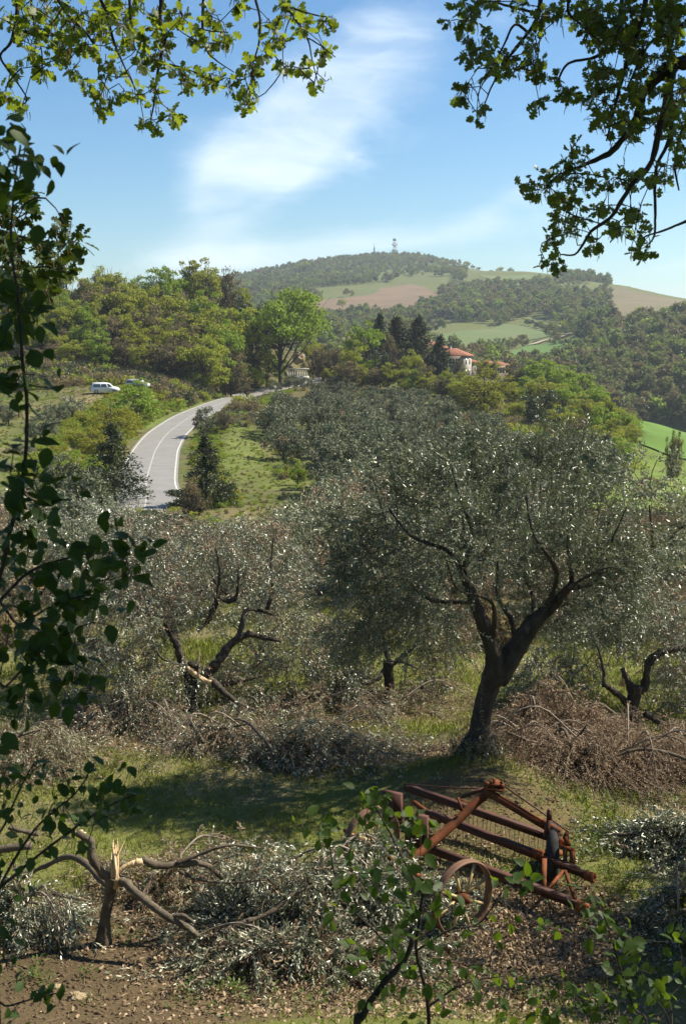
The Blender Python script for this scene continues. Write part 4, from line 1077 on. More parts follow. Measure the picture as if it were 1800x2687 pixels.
ok &= ~in_poly(u_, v_, [(1040, 925), (1140, 878), (1300, 862), (1330, 848), (1400, 830), (1520, 862), (1545, 905), (1440, 948), (1290, 958), (1200, 920), (1120, 930)]) | (rng.uniform(size=len(P3)) < 0.05)
ok &= ~((v_ < 745) & in_poly(u_, v_, [(1225, 690), (1470, 690), (1470, 742), (1225, 742)]))
ok &= ~((u_ > 1600) & (v_ < 835) & (P3[:, 1] > 840))
thin = fbm(P3[:, 0] / 90, P3[:, 1] / 90, 3, 31)
sc_ = rng.uniform(0.65, 1.45, len(P3)) * (1 + 0.25 * fbm(P3[:, 0] / 70, P3[:, 1] / 70, 2, 41))
ok &= (thin > -0.08) | (P3[:, 1] < 860) | (v_ < 700)
sky_side = (P3[:, 1] > 1500)
sc_[sky_side] *= 0.8
ok &= skyline_hidden(P3, sc_ * 9)
P3, sc_ = P3[ok], sc_[ok]
far_protos = []
for i, (lf, h, w, ln_) in enumerate((('wood', 9, 7.5, 9), ('wood', 10, 6.5, 9), ('wood', 8.5, 8, 10), ('fresh', 9, 7, 8), ('wood', 11, 6, 9), ('dark', 8.5, 6, 8), ('brown', 9, 7, 8), ('wood', 9.5, 7, 9))):
    pr = broad_proto(100 + i, h, w, 300, 1.35, lf, 0.12, ln_, 0, low=1)
    far_protos.append(pr[1][1])
spur = (P3[:, 1] < 860)
scatter('wooded_spur', P3[spur], sc_[spur], far_protos, 'dense wood covering the near side of the valley on the right')
scatter('hillside_wood', P3[~spur], sc_[~spur], far_protos, 'woods between the fields on the far hill below the radio tower')
print('far trees', len(P3))
# trees that stand alone on the far hill
fp = [broad_proto(120 + i, 9, 8.5, 420, 1.0, lf, 0.16, 10, 30) for i, lf in enumerate(('wood', 'brown', 'oak'))]
gname = 'trees standing out on the far skyline'
for i, (u, y, vt, lab) in enumerate((
    (1113, 1860, 671, 'rounded tree on the far ridge right of the radio tower'), (1125, 1850, 676, 'small tree next to the rounded one right of the radio tower'), (1160, 1850, 680, 'broad bare tree on the far skyline left of the high meadow'), (1175, 1840, 678, 'bare tree on the far skyline, second left of the high meadow'), (1190, 1835, 684, 'low tree on the far skyline left of the high meadow'),
    (1224, 1800, 684, 'tallest tree on the far skyline at the left end of the high meadow'), (1240, 1790, 694, 'low tree at the left end of the high meadow'), (1255, 1760, 700, 'small tree on the high meadow edge'), (1312, 1690, 699, 'left one of two round trees on the high meadow crest'), (1338, 1670, 701, 'right one of two round trees on the high meadow crest'), (1288, 1700, 708, 'tiny tree left of the two round trees on the high meadow crest'),
    (1392, 1580, 718, 'small tree at the right end of the high meadow'), (1650, 1240, 750, 'lone bush on the bare crest of the right-hand upper field'), (1480, 1420, 705, 'round crown on the far skyline over the middle of the ridge'), (1510, 1400, 704, 'broad crown on the far skyline right of the round one'), (1455, 1420, 712, 'left end crown of the tree clump on the right skyline'),
    (1545, 1380, 716, 'tree on the right skyline clump sloping down to the upper field'), (1570, 1360, 722, 'bare tree at the right end of the skyline clump'), (1590, 1340, 732, 'last low tree before the bare upper field'),
    (775, 1700, 698, 'small dark conifer shaped tree on the left part of the far ridge'), (800, 1720, 684, 'pale tree on the far ridge left of the thin mast'), (820, 1730, 684, 'tree on the far ridge left of the thin mast'), (950, 1870, 664, 'tree on the summit left of the thin mast'), (1000, 1920, 664, 'tree on the summit between the thin mast and the radio tower'), (1012, 1920, 661, 'tree on the summit close left of the radio tower'), (1052, 1930, 664, 'dark tree on the summit close right of the radio tower'),
    (898, 1140, 783, 'round dark tree on the edge of the ploughed field'), (985, 1130, 797, 'dark tree in the hedge below the ploughed field'),
    (1368, 745, 876, 'large round tree beside the farm track between the green fields'), (1480, 800, 838, 'round tree at the top end of the farm track'), (1393, 655, 924, 'small dark tree standing in the lower green field'), (1352, 640, 936, 'bush at the lower edge of the green field'))):
    place_px(fp[i % 3], 9, 'far_tree', u, y, vt, lab, 0.75 if u == 775 else 1.0, 'tree', gname if y > 1000 else None)
# hedge row between the green fields
hp = []
for (a, c_, n_) in (((1125, 935), (1300, 925), 26), ((1300, 925), (1385, 905), 16), ((1420, 868), (1540, 882), 26), ((1380, 852), (1450, 872), 14), ((1290, 915), (1350, 905), 8), ((1180, 940), (1290, 940), 30), ((1440, 900), (1540, 915), 14)):
    for t in np.linspace(0, 1, n_):
        q = ground(a[0] + (c_[0] - a[0]) * t + rng.normal(0, 2), a[1] + (c_[1] - a[1]) * t + rng.normal(0, 2))
        if q is not None: hp.append(q)
scatter('field_hedges', hp, rng.uniform(0.35, 0.75, len(hp)), far_protos, 'dark hedges and thickets between the green fields in the valley')

# ------------------------------------------------------------------ the wood above the road
FP = {}
for k_, lf, h, w, n_, sz, bare, ln_, tw_ in (('oak1', 'oak', 11, 8, 4300, .40, .04, 46, 260), ('oak2', 'oak', 12, 6.5, 4300, .40, .05, 46, 260), ('oak3', 'oak', 10, 8.5, 4300, .40, .04, 50, 300),
    ('fresh1', 'fresh', 10, 7.5, 4300, .40, .04, 46, 90), ('fresh2', 'fresh', 11, 7, 4300, .40, .04, 46, 90), ('brown1', 'brown', 10, 7, 2100, .38, .05, 44, 900), ('brown2', 'brown', 9, 7.5, 2100, .38, .05, 44, 900),
    ('dark1', 'dark', 9, 7, 4200, .36, .01, 44, 20), ('lime1', 'lime', 10, 11, 6000, .38, .04, 60, 40), ('bigoak', 'fresh', 14, 13, 8000, .42, .2, 70, 300)):
    FP[k_] = (broad_proto(200 + len(FP), h, w, n_, sz, lf, bare, ln_, tw_, low=0 if k_ == 'bigoak' else 1), h)
FP['yew'] = (cone_proto(253, 12, 10, 6000, .36, 'dark', .2, .42), 12); FP['pine1'] = (cone_proto(250, 14, 9, 4200, .55), 14); FP['pine2'] = (cone_proto(251, 12, 7, 3600, .5), 12); FP['pine3'] = (cone_proto(252, 14, 12, 5000, .6, 'pine', 0.1, 0.45), 14)
sky_u = [-120, 0, 60, 130, 180, 215, 265, 330, 400, 450, 520, 580, 620, 650, 720]
sky_v = [720, 712, 700, 690, 684, 742, 715, 742, 710, 722, 690, 696, 740, 800, 850]
look = {'oak': 'olive green oak', 'fresh': 'fresh green tree', 'brown': 'brownish budding tree', 'dark': 'dark evergreen oak', 'lime': 'yellow green tree', 'pine': 'dark conifer'}
zone = lambda u: 'at the left end of the wood' if u < 150 else 'in the wood behind the white van' if u < 380 else 'in the wood over the bend of the road' if u < 540 else 'at the right end of the wood over the road'
rows = ((240, 890, 66, 'front row'), (250, 845, 70, 'second row'), (261, 800, 70, 'middle row'), (274, 755, 74, 'upper row'), (296, None, 70, 'skyline row'))
for ri, (y, vt, step, rn) in enumerate(rows):
    u = -90 + (ri % 2) * 30; nth = 0
    while u < 655 + (0 if ri > 1 else -40):
        k_ = random.choice(['oak1', 'oak2', 'oak3', 'oak1', 'oak3', 'fresh1', 'fresh2', 'brown1', 'brown2', 'oak2'] if ri else ['oak1', 'brown1', 'brown2', 'brown1', 'fresh1', 'oak3', 'brown2'])
        if ri == 0 and u < 60: k_ = 'dark1'
        sv = np.interp(u, sky_u, sky_v) - 24
        t = sv + rng.uniform(-6, 22) if vt is None else max(vt + rng.uniform(-28, 28), sv + 25)
        if u > 560 and ri < 4: t = max(t, 800 + ri * 2)
        pr, h = FP[k_]
        kind = ''.join(c for c in k_ if c.isalpha())
        p_ = foot(u, y + rng.uniform(-4, 4)); hh = top_z(t, p_[1]) - p_[2]
        if hh > 2.5:
            s = hh / h; ws = max(s * rng.uniform(.85, 1.1), 0.75); nth += 1
            place(pr, 'woodland_tree', p_, (ws, ws, s), f'{look[kind]}, {nth_(nth)} from the left in the {rn} of the wood', 'tree', 'trees of the wood above the road')
        u += step * rng.uniform(0.4, 0.72)
def one(k_, name, u, y, vt, lab, wsc=1.0, cat='tree', group=None):
    pr, h = FP[k_]; return place_px(pr, h, name, u, y, vt, lab, wsc, cat, group)
one('dark1', 'evergreen_tree', 268, 300, 708, 'dark narrow evergreen poking above the wood on the skyline', 0.6)
one('fresh2', 'green_tree', 548, 268, 758, 'bright green tree standing out in the upper part of the wood', 0.9)
one('bigoak', 'oak_tree', 738, 266, 752, 'large green oak with a clear trunk where the road leaves the wood', 1.0)
one('dark1', 'evergreen_tree', 620, 262, 862, 'dark green ivy covered tree left of the large oak', 0.9)
one('dark1', 'evergreen_tree', 660, 276, 775, 'dark evergreen between the wood and the large oak', 0.8)
one('brown1', 'budding_tree', 600, 258, 850, 'brownish budding tree at the roadside left of the large oak', 0.9)
one('fresh1', 'green_tree', 700, 272, 905, 'green bushy tree under the large oak', 1.2)
one('brown2', 'budding_tree', 845, 292, 900, 'budding tree right of the white balustrade', 0.9)
one('brown1', 'budding_tree', 880, 285, 905, 'brown bare tree between the balustrade and the conifers', 0.9)
one('oak3', 'olive_green_tree', 820, 300, 880, 'olive green tree behind the white balustrade', 0.7)
# trees round the houses
one('fresh2', 'pointed_tree', 962, 282, 836, 'bright green pointed tree left of the dark conifers', 0.95)
one('pine1', 'conifer', 995, 296, 815, 'slim dark conifer, leftmost behind the green pointed tree', 0.8, 'conifer', 'conifers by the houses')
one('pine1', 'conifer', 1040, 290, 824, 'tall browning conifer in the middle of the conifer group', 1.35, 'conifer', 'conifers by the houses')
one('pine3', 'conifer', 1096, 292, 826, 'broad dark conifer left of the red roofs', 1.15, 'conifer', 'conifers by the houses')
one('pine2', 'conifer', 1152, 284, 876, 'small dark conifer standing in front of the red roofed house', 1.45, 'conifer', 'conifers by the houses')
one('brown1', 'budding_tree', 1018, 284, 868, 'reddish brown tree between the green pointed tree and the conifers', 0.7)
one('oak1', 'olive_green_tree', 930, 268, 890, 'yellowish olive tree below the green pointed tree', 0.9)
one('dark1', 'evergreen_tree', 1000, 268, 915, 'deep green bushy tree below the conifers', 0.8)
one('oak3', 'olive_green_tree', 1080, 262, 912, 'pale leafing tree in front of the broad conifer', 0.7)
one('brown2', 'budding_tree', 1110, 256, 950, 'pale brown budding tree below the conifers', 0.9)
one('oak2', 'olive_green_tree', 1180, 250, 975, 'olive green tree below the small dark conifer', 0.8)
one('oak1', 'olive_green_tree', 1215, 262, 962, 'pale green tree hiding the foot of the grey house', 0.9)
one('oak3', 'olive_green_tree', 1170, 266, 962, 'thin leafing tree before the red roofed house', 0.7)
one('brown1', 'budding_tree', 1200, 300, 938, 'thin budding tree right in front of the grey house wall', 0.8)
one('oak2', 'olive_green_tree', 1128, 300, 905, 'olive green tree hiding the pinkish house', 0.9)
one('oak3', 'olive_green_tree', 1292, 310, 944, 'leafing tree in front of the small pinkish house', 0.9)
one('fresh1', 'green_tree', 1140, 258, 1000, 'low green tree below the broad conifer', 0.8)
one('lime1', 'oak_tree', 1268, 222, 962, 'round yellow green oak standing out on the ridge below the houses', 1.25)
one('brown2', 'budding_tree', 1345, 262, 948, 'reddish brown tree on the ridge right of the round yellow oak', 0.9)
one('dark1', 'evergreen_tree', 1290, 300, 950, 'small dark tree by the far houses', 0.7)
one('oak1', 'olive_green_tree', 1275, 292, 930, 'thin pale tree right of the red roofed house', 0.5)
for i, (u, y, vt, k_) in enumerate(((895, 270, 960, 'oak3'), (915, 262, 945, 'brown2'), (950, 264, 955, 'oak1'), (985, 262, 960, 'brown1'), (1020, 262, 950, 'oak2'), (1050, 260, 955, 'oak3'), (1090, 256, 965, 'fresh1'), (1125, 252, 975, 'oak1'), (1160, 250, 985, 'brown2'), (1195, 246, 990, 'oak3'), (1225, 250, 985, 'fresh2'), (860, 272, 965, 'oak2'), (1175, 258, 975, 'fresh1'))):
    kind = ''.join(c for c in k_ if c.isalpha()); one(k_, 'hamlet_tree', u, y, vt, f'small {look[kind]}, {nth_(1 + (860, 895, 915, 950, 985, 1020, 1050, 1090, 1125, 1160, 1175, 1195, 1225).index(u))} from the left below the hamlet', 1.3, 'tree', 'small trees in front of the hamlet')
gr = 'green trees along the ridge falling to the right'
ridge = [(1400, 262, 942, 'fresh2'), (1440, 258, 938, 'fresh1'), (1485, 248, 955, 'fresh2'), (1525, 238, 975, 'fresh1'), (1565, 228, 1005, 'fresh2'), (1600, 216, 1040, 'oak2'), (1632, 204, 1075, 'fresh1'), (1655, 190, 1110, 'oak1'),
         (1380, 244, 985, 'fresh1'), (1430, 234, 985, 'oak3'), (1480, 222, 1005, 'fresh2'), (1530, 210, 1030, 'oak1'), (1575, 198, 1060, 'fresh1'), (1610, 186, 1095, 'oak2'), (1340, 236, 1000, 'oak2'), (1640, 170, 1150, 'fresh2'),
         (1360, 214, 1045, 'oak3'), (1415, 196, 1020, 'dark1'), (1465, 186, 1060, 'oak1'), (1520, 178, 1090, 'brown1'), (1570, 168, 1110, 'oak3'), (1610, 158, 1140, 'fresh1'), (1500, 160, 1150, 'brown2'), (1560, 150, 1165, 'oak2'),
         (1310, 206, 1080, 'dark1'), (1200, 226, 1030, 'dark1'), (1160, 226, 1050, 'oak1'), (1120, 240, 1035, 'oak3'), (1640, 142, 1200, 'oak1')]
rws = lambda i: 0 if i < 8 else 1 if i < 16 else 2
for i, (u, y, vt, k_) in enumerate(ridge):
    kind = ''.join(c for c in k_ if c.isalpha())
    wh = ('left part' if u < 1380 else 'middle' if u < 1520 else 'right end'); rw = ('crest of the ridge', 'slope just below the ridge crest', 'lower slope of the ridge')[rws(i)]
    one(k_, 'ridge_tree', u, y, vt, f'{look[kind]}, {nth_(1 + sum(1 for j, q in enumerate(ridge) if rws(j) == rws(i) and q[0] < u))} from the left on the {rw}', 1.35, 'tree', gr)
one('fresh1', 'round_bush', 782, 118, 1212, 'bright green round bush beside the grass aisle', 1.05, 'bush')
one('yew', 'dark_evergreen', 300, 100, 1105, 'dark pointed evergreen left of the road', 1.45)
one('dark1', 'holm_oak', 225, 96, 1210, 'low dark holm oak at the left of the road, lower one', 1.5)
one('yew', 'dark_evergreen', 543, 98, 1135, 'dark pointed evergreen right of the road', 1.25)
one('dark1', 'holm_oak', 492, 92, 1272, 'low dark holm oak bush right of the road, nearest the asphalt', 1.5)
one('dark1', 'holm_oak', 590, 100, 1260, 'low dark holm oak bush behind the brown shrub', 1.2)
for i, (u, y, vt, k_) in enumerate(((300, 84, 1322, 'oak1'), (345, 80, 1335, 'dark1'), (390, 83, 1328, 'oak3'), (430, 79, 1338, 'dark1'), (470, 82, 1330, 'oak1'))):
    one(k_, 'scrub_bush', u, y, vt, f'low bush hiding the near end of the road, {nth_(i + 1)} from the left', 2.4, 'bush', 'low bushes along the near end of the road')
one('fresh1', 'green_bush', 366, 187, 988, 'green bush right behind the bank, hiding the rear of the silver car', 1.3, 'bush')
one('oak3', 'olive_green_tree', 1258, 300, 944, 'olive green tree before the low pale house', 0.8)
one('brown1', 'brown_shrub', 512, 86, 1245, 'brown dead leaved shrub in front of the dark holm oak', 0.8, 'shrub')
one('lime1', 'broom_bush', 290, 148, 1045, 'yellow green bush on the bank left of the road', 1.3, 'bush')
one('fresh1', 'green_bush', 352, 168, 1012, 'green bush on the road bank half hiding the silver car', 1.4, 'bush')
one('lime1', 'broom_bush', 240, 132, 1115, 'yellow green bush, lower one on the bank left of the road', 1.4, 'bush')
one('brown1', 'bare_tree', 648, 236, 1002, 'small bare tree on the inner verge of the road bend', 0.7)
one('brown2', 'bare_tree', 590, 160, 1068, 'bare twiggy tree beside the road sign', 0.8)
for u, y, vt, ws, lab in ((1757, 112, 1125, 0.28, 'slim bare tree, left one of a pair on the right-hand slope'), (1772, 116, 1128, 0.28, 'slim bare tree, right one of a pair on the right-hand slope')):
    one('brown2', 'bare_tree', u, y, vt, lab, ws, 'tree', 'slim bare trees on the right-hand slope')
for i, (u, y, vt, k_, ws) in enumerate(((1800, 88, 1290, 'brown1', .8), (1735, 80, 1330, 'oak1', .9), (1790, 74, 1380, 'oak3', .9), (1700, 130, 1245, 'dark1', 1.6), (1780, 128, 1260, 'dark1', 1.6))):
    one(k_, 'slope_shrub', u, y, vt, ('bare brown shrub', 'olive green shrub', 'pale green shrub', 'dark low thicket', 'dark low thicket')[i] + (' on the right-hand slope below the bare pair', ' on the right-hand meadow edge', ' at the right edge of the meadow', ' on the right slope left of the bare pair', ' on the right slope under the bare pair')[i], ws, 'shrub')

# ------------------------------------------------------------------ olive groves
OF = [(olive_proto(300 + i, 4.4, 5.4, 44, 13, 5, 0.27, 0.11, dd, 0, lf_, False), 4.4) for i, (dd, lf_) in enumerate(((0.0, LM['olive']), (0.04, LM['olive']), (0.16, LM['olive']), (0.0, LM['olive']), (0.06, leaf_pale)))]
OM = [(olive_proto(320 + i, 4.3, 4.8, 66, 12, 6, 0.13, 0.036, dd, hg, lf_), 4.3) for i, (dd, hg, lf_) in enumerate(((0.08, 0, leaf_olive), (0.35, -.4, leaf_pale), (0.12, 0.1, leaf_pale), (0.55, -.5, leaf_pale), (0.05, 0.3, leaf_silver)))]
gg = 'olive trees of the grove on the slope'
lookf = ['grey green olive', 'grey olive with dry boughs', 'browned olive with dead boughs', 'silvery olive', 'pale half dry olive']
def grove_tree(pool, i, u, y, lab, vt=None, hsc=None, sink=0):
    pr, h = pool[i]; p = foot(u, y)
    if sink: p[2] -= sink * h * hsc; hsc *= 1.12
    s = (top_z(vt, y) - p[2]) / h if vt else hsc
    w = max(s, 0.6) if vt else s
    place(pr, 'grove_olive', p, (w, w, s), lab, 'olive tree', gg)
for (u, y, vt, i) in ((722, 258, 998, 0), (760, 262, 985, 0), (800, 262, 990, 2), (840, 250, 1002, 3), (850, 215, 1020, 0), (905, 240, 1000, 2), (545, 163, 1070, 1), (975, 245, 1010, 3), (880, 262, 985, 2)):
    grove_tree(OF, i, u, y, f'{lookf[i]} ' + ('beside the road sign' if u == 545 else f'{nth_(1 + (722, 760, 800).index(u))} from the left where the road disappears' if u < 830 else f'{nth_(1 + (840, 850, 880, 905, 975).index(u))} from the left at the top of the grove'), vt)
# centre grove
y = 88.0; gro = 0
while y < 236:
    gro += 1; nth = 0
    u0 = np.interp(y, [88, 120, 150, 200, 240], [640, 800, 720, 735, 800]); u1 = np.interp(y, [88, 120, 160, 200, 240], [1640, 1420, 1330, 1190, 1060])
    st = 4.6 / y * FPX
    u = u0 + rng.uniform(0, st)
    while u < u1:
        if not (y < 130 and u < 830):
            nth += 1
            i = random.choice([0, 1, 2, 3, 3, 4, 0, 1])
            grove_tree(OF, i, u, y + rng.uniform(-2, 2), f'{lookf[i]}, {nth_(nth)} from left in {nth_(gro)} row of the slope', None, rng.uniform(0.7, 1.15))
        u += st * rng.uniform(1.0, 1.55)
    y += 6.0 + (y - 88) * 0.03
# left field
for nth, (u, y, vt, i) in enumerate(((25, 140, 1062, 2), (140, 140, 1058, 3), (110, 128, 1085, 0), (60, 118, 1165, 0), (150, 100, 1195, 0), (10, 104, 1215, 2), (90, 88, 1255, 3), (200, 84, 1240, 0), (-20, 150, 1045, 0), (30, 80, 1290, 1), (150, 72, 1290, 3), (190, 150, 1040, 4))):
    grove_tree(OF, i, u, y, f'{lookf[i]} in the left field ' + ('near the wood' if y > 125 else 'half way down' if y > 98 else 'near the terrace') + (', leftmost' if u < 15 else ', second from the left' if u < 50 else ', third from the left' if u < 130 else ', rightmost'), vt)
# rows just behind the terrace
lookm = ['green grey olive', 'drooping half dead olive', 'pale olive', 'brown dead looking olive', 'silvery olive']
for rw_, (y, u0, u1) in enumerate(((24.6, -60, 1900), (28, -60, 1900), (33, -80, 1880), (40, -60, 1860), (48, -40, 1840), (58, 0, 1500), (69, 520, 1420)), 1):
    st = 4.1 / y * FPX; u = u0 + rng.uniform(0, st * .5); nth = 0
    while u < u1:
        if not (y < 26 and (1180 < u < 1420)) and not (y > 55 and u < 640) and not (y > 36 and u > 1480):
            i = random.choice([0, 2, 4, 4, 2, 4, 1, 3, 0]); nth += 1
            s = rng.uniform(0.8, 1.12) if y > 31 else rng.uniform(0.62, 0.82) if y > 26 else rng.uniform(.36, .52)
            if u < 830 and y > 31: s = min(s, max(.3, (top_z(1325 if u > 240 else 1275, y) - foot(u, y)[2]) / OM[i][1]))
            if y < 30: i = random.choice([1, 3, 1, 2, 4, 0])
            if u > 1500 and y > 40: s *= 0.6
            wh = 'left part' if u < 450 else 'behind the left broken olive' if u < 800 else 'behind the big olive crown' if u < 1500 else 'right edge'
            grove_tree(OM, i, u + rng.uniform(-30, 30), y + rng.uniform(-1.5, 1.5), f'{lookm[i]}, {nth_(nth)} from the left in {nth_(rw_)} row behind the terrace', None, s, .17)
        u += st * rng.uniform(0.8, 1.3)

# ------------------------------------------------------------------ undergrowth, bushes and grass nobody could count
def bush_mesh(seed, leaf, size=0.12, n=420, tw=60, h=0.8):
    r = np.random.default_rng(seed); b_ = MB()
    L = [(r.normal(0, .35), r.normal(0, .35), r.uniform(0.1, h * 0.8), r.uniform(.25, .45), r.uniform(.7, 1)) for _ in range(7)]
    crown_cards(b_, L, n, size, r, 0)
    s = np.zeros((tw, 3)); s[:, :2] = r.normal(0, .3, (tw, 2)); e = s + rand_dirs(tw, r) * 0.5; e[:, 2] = r.uniform(.4, 1.2, tw) * h
    strips(b_, np.stack([s, (s + e) / 2 + r.normal(0, .05, (tw, 3)), e], 1), 0.008, 1)
    return b_.mesh('undergrowth', [leaf, twig_dead])
BU = {'dead': bush_mesh(1, leaf_dead, .13, 260, 140), 'brown': bush_mesh(2, LM['brown'], .16, 260, 120), 'green': bush_mesh(3, LM['fresh'], .16, 420, 20, .6), 'olive': bush_mesh(4, LM['olive'], .15, 380, 60), 'lime': bush_mesh(5, LM['lime'], .16, 420, 20, .6), 'oak': bush_mesh(6, LM['oak'], .17, 420, 40), 'dark': bush_mesh(7, LM['dark'], .16, 420, 20)}
def px_points(n, poly, jitter=0):
    u0, v0 = np.min(poly, 0); u1, v1 = np.max(poly, 0); out = []
    while len(out) < n:
        u, v = rng.uniform(u0, u1), rng.uniform(v0, v1)
        if in_poly(np.array([u]), np.array([v]), poly)[0]:
            q = ground(u, v)
            if q is not None: out.append(q)
    return np.array(out)
def area_points(n, xr, yr, keep=None):
    y = np.sqrt(rng.uniform(yr[0] ** 2, yr[1] ** 2, n)); x = rng.uniform(xr[0], xr[1], n) * y
    if keep is not None: k = keep(x, y); x, y = x[k], y[k]
    return np.column_stack([x, y, H(x, y)])
nd = area_points(1500, (-.33, .33), (26, 75), lambda x, y: fbm(x / 5, y / 5, 2, 77) > -0.05)
scatter('grove_undergrowth', nd, rng.uniform(.4, 1.0, len(nd)), [BU['dead'], BU['brown'], BU['olive'], BU['dead']], 'dry brown undergrowth and fallen twigs between the grove olives')
offroad = lambda x, y: np.sqrt(((x[:, None] - ROAD[:, 0]) ** 2 + (y[:, None] - ROAD[:, 1]) ** 2).min(1)) > 4.6
nd = area_points(2600, (-.16, .2), (75, 260), lambda x, y: offroad(x, y) & (x > -0.16 * y + 3) & (fbm(x / 8, y / 8, 2, 78) > -0.02) & ~((x < -0.06 * y) & (y < 165) & (x > -0.115 * y)))
scatter('slope_brambles', nd, rng.uniform(.5, 1.3, len(nd)), [BU['olive'], BU['oak'], BU['olive'], BU['brown'], BU['dark'], BU['green']], 'brambles and dry scrub covering the slope of the olive grove')
k_ = ROAD[(ROAD[:, 1] > 96) & (ROAD[:, 1] < 262)]
vp = []
for q, t in zip(k_, np.gradient(k_[:, :2], axis=0)):
    t = t / np.linalg.norm(t); nn = np.array((-t[1], t[0]))
    for j in range(16): vp.append(q[:2] + nn * rng.uniform(4.0, 11) + rng.normal(0, .5, 2))
    for j in range(7): vp.append(q[:2] - nn * rng.uniform(4.0, 8) + rng.normal(0, .5, 2))
vp = np.array(vp); vp = vp[offroad(vp[:, 0], vp[:, 1])]
scatter('verge_plants', np.column_stack([vp, H(vp[:, 0], vp[:, 1])]), rng.uniform(.35, .95, len(vp)), [BU['green'], BU['lime'], BU['green'], BU['oak']], 'lush green weeds along both verges of the road')
nd = area_points(5200, (-.33, .0), (92, 200), lambda x, y: offroad(x, y))
scatter('meadow_tufts', nd, rng.uniform(.10, .34, len(nd)), [BU['green'], BU['oak'], BU['green'], BU['brown']], 'grass tufts and weeds over the meadows on both sides of the road')
nd = area_points(900, (-.34, -.08), (195, 240), lambda x, y: offroad(x, y) & ~((x > -46) & (x < -26) & (y < 205)))
scatter('wood_edge_scrub', nd, rng.uniform(1.0, 3.0, len(nd)), [BU['brown'], BU['dark'], BU['oak'], BU['green'], BU['brown']], 'scrub along the foot of the wood above the road')
nd = area_points(900, (.1, .25), (150, 270), None)
scatter('ridge_scrub', nd, rng.uniform(1.0, 2.8, len(nd)), [BU['oak'], BU['green'], BU['brown'], BU['oak']], 'scrub under the trees of the ridge')
# ------------------------------------------------------------------ the rusty hay rake
rust = surf('rusty_red_paint', (0.15, 0.044, 0.016), (0.065, 0.027, 0.013), 5, 0.8, 0.35, 40, 0.12, 0.0, (0.28, 0.10, 0.035), (0.5, 0.68), bdist=0.006)
rust_dk = surf('dark_rust', (0.085, 0.032, 0.020), (0.050, 0.022, 0.015), 6, 0.75, 0.35, 40, 0.3, bdist=0.006, c3=(0.12, 0.045, 0.025))
iron = surf('iron_rim', (0.17, 0.085, 0.045), (0.095, 0.05, 0.03), 6, 0.7, 0.3, 30, 0.4, c3=(0.26, 0.16, 0.07), bdist=0.005)
spoke_m = surf('yellowed_spoke_paint', (0.50, 0.42, 0.22), (0.36, 0.26, 0.12), 7, 0.7, 0.2, 30, bdist=0.004)
rubber = surf('old_rubber', (0.022, 0.022, 0.022), (0.04, 0.038, 0.035), 12, 0.8, 0.4, 60, bdist=0.004)
tine_m = surf('tine_steel', (0.10, 0.055, 0.035), (0.055, 0.035, 0.025), 10, 0.6, 0)
rake_c = np.array((1.6, 14.2, 0.0)); rake_c[2] = hz(1.6, 14.2)
rake = empty('hay_rake', rake_c, 'rusty red hay rake with spoked iron wheels, parked before the big olive tree', 'hay rake')
RC = np.array(rake_c)
def rk(u, v, y): return at(u, v, y) - RC
def rpart(name, fn, mat, parent=None, smooth=False):
    b_ = MB(); fn(b_); return b_.build(name, mat, parent or rake, smooth)
tine_b = MB()
tine_b.tube(spline([(0, 0, 0.02), (0.01, -0.03, -0.10), (0.015, -0.01, -0.22), (0.02, 0.05, -0.36)], 7), 0.0042, 4)
for j in range(0): tine_b.ring((0, 0, 0.0 - j * 0.012), (1, 0, 0), 0.022, [(0.004, -.008), (-0.004, -.008), (-0.004, .008), (0.004, .008)], 10)
tine_me = tine_b.mesh('tine', tine_m)
BARS = [((1062, 2066, 16.1), (1469, 2208, 14.45)), ((1118, 2132, 15.2), (1536, 2296, 13.65)), ((1120, 2226, 14.35), (1516, 2376, 13.0))]
for (a, e) in BARS:
    A1, E1 = rk(*a), rk(*e)
    def bb(b_):
        b_.bar(A1, E1, 0.055, 0.085)
        d = (E1 - A1) / np.linalg.norm(E1 - A1)
        b_.bar(A1 + d * 0.1 + (0, 0, 0.052), E1 - d * 0.1 + (0, 0, 0.052), 0.085, 0.012)
    bar = rpart('tine_bar', bb, rust_dk)
    d = (E1 - A1); L = np.linalg.norm(d); d /= L
    n_ = int(L / 0.075)
    for i in range(n_):
        q = A1 + d * (0.08 + i * 0.075) + (0, 0, -0.045) + np.array((rng.normal(0, .006), rng.normal(0, .006), 0))
        t_ = put('tine', tine_me, bar, q, math.atan2(d[1], d[0]) + rng.normal(0, .12)); t_.rotation_euler.y = rng.normal(0, 0.05); t_.rotation_euler.x = rng.normal(0, 0.06)
    rpart('tube_end', lambda b_: (b_.ring(E1 + d * 0.06, d, 0.045, [(0.02, -.07), (0.02, .06), (-0.02, .06), (-0.04, -.07)], 14)), rust)
PK = rk(1282, 2080, 14.75)
rpart('main_arm', lambda b_: b_.tube(spline([rk(1066, 2268, 13.95), rk(1170, 2180, 14.4), rk(1255, 2100, 14.7), PK], 14), 0.062, 12), rust, smooth=True)
def beam(b_):
    e = rk(1470, 2190, 14.2)
    b_.bar(PK, e, 0.09, 0.075); b_.bar(PK + (0, 0, 0.045), e + (0, 0, 0.045), 0.03, 0.025)
    b_.bar(PK * 0.25 + e * 0.75 + (0, 0, .05), e + (0, 0, .05), 0.08, 0.03)
rpart('top_beam', beam, rust)
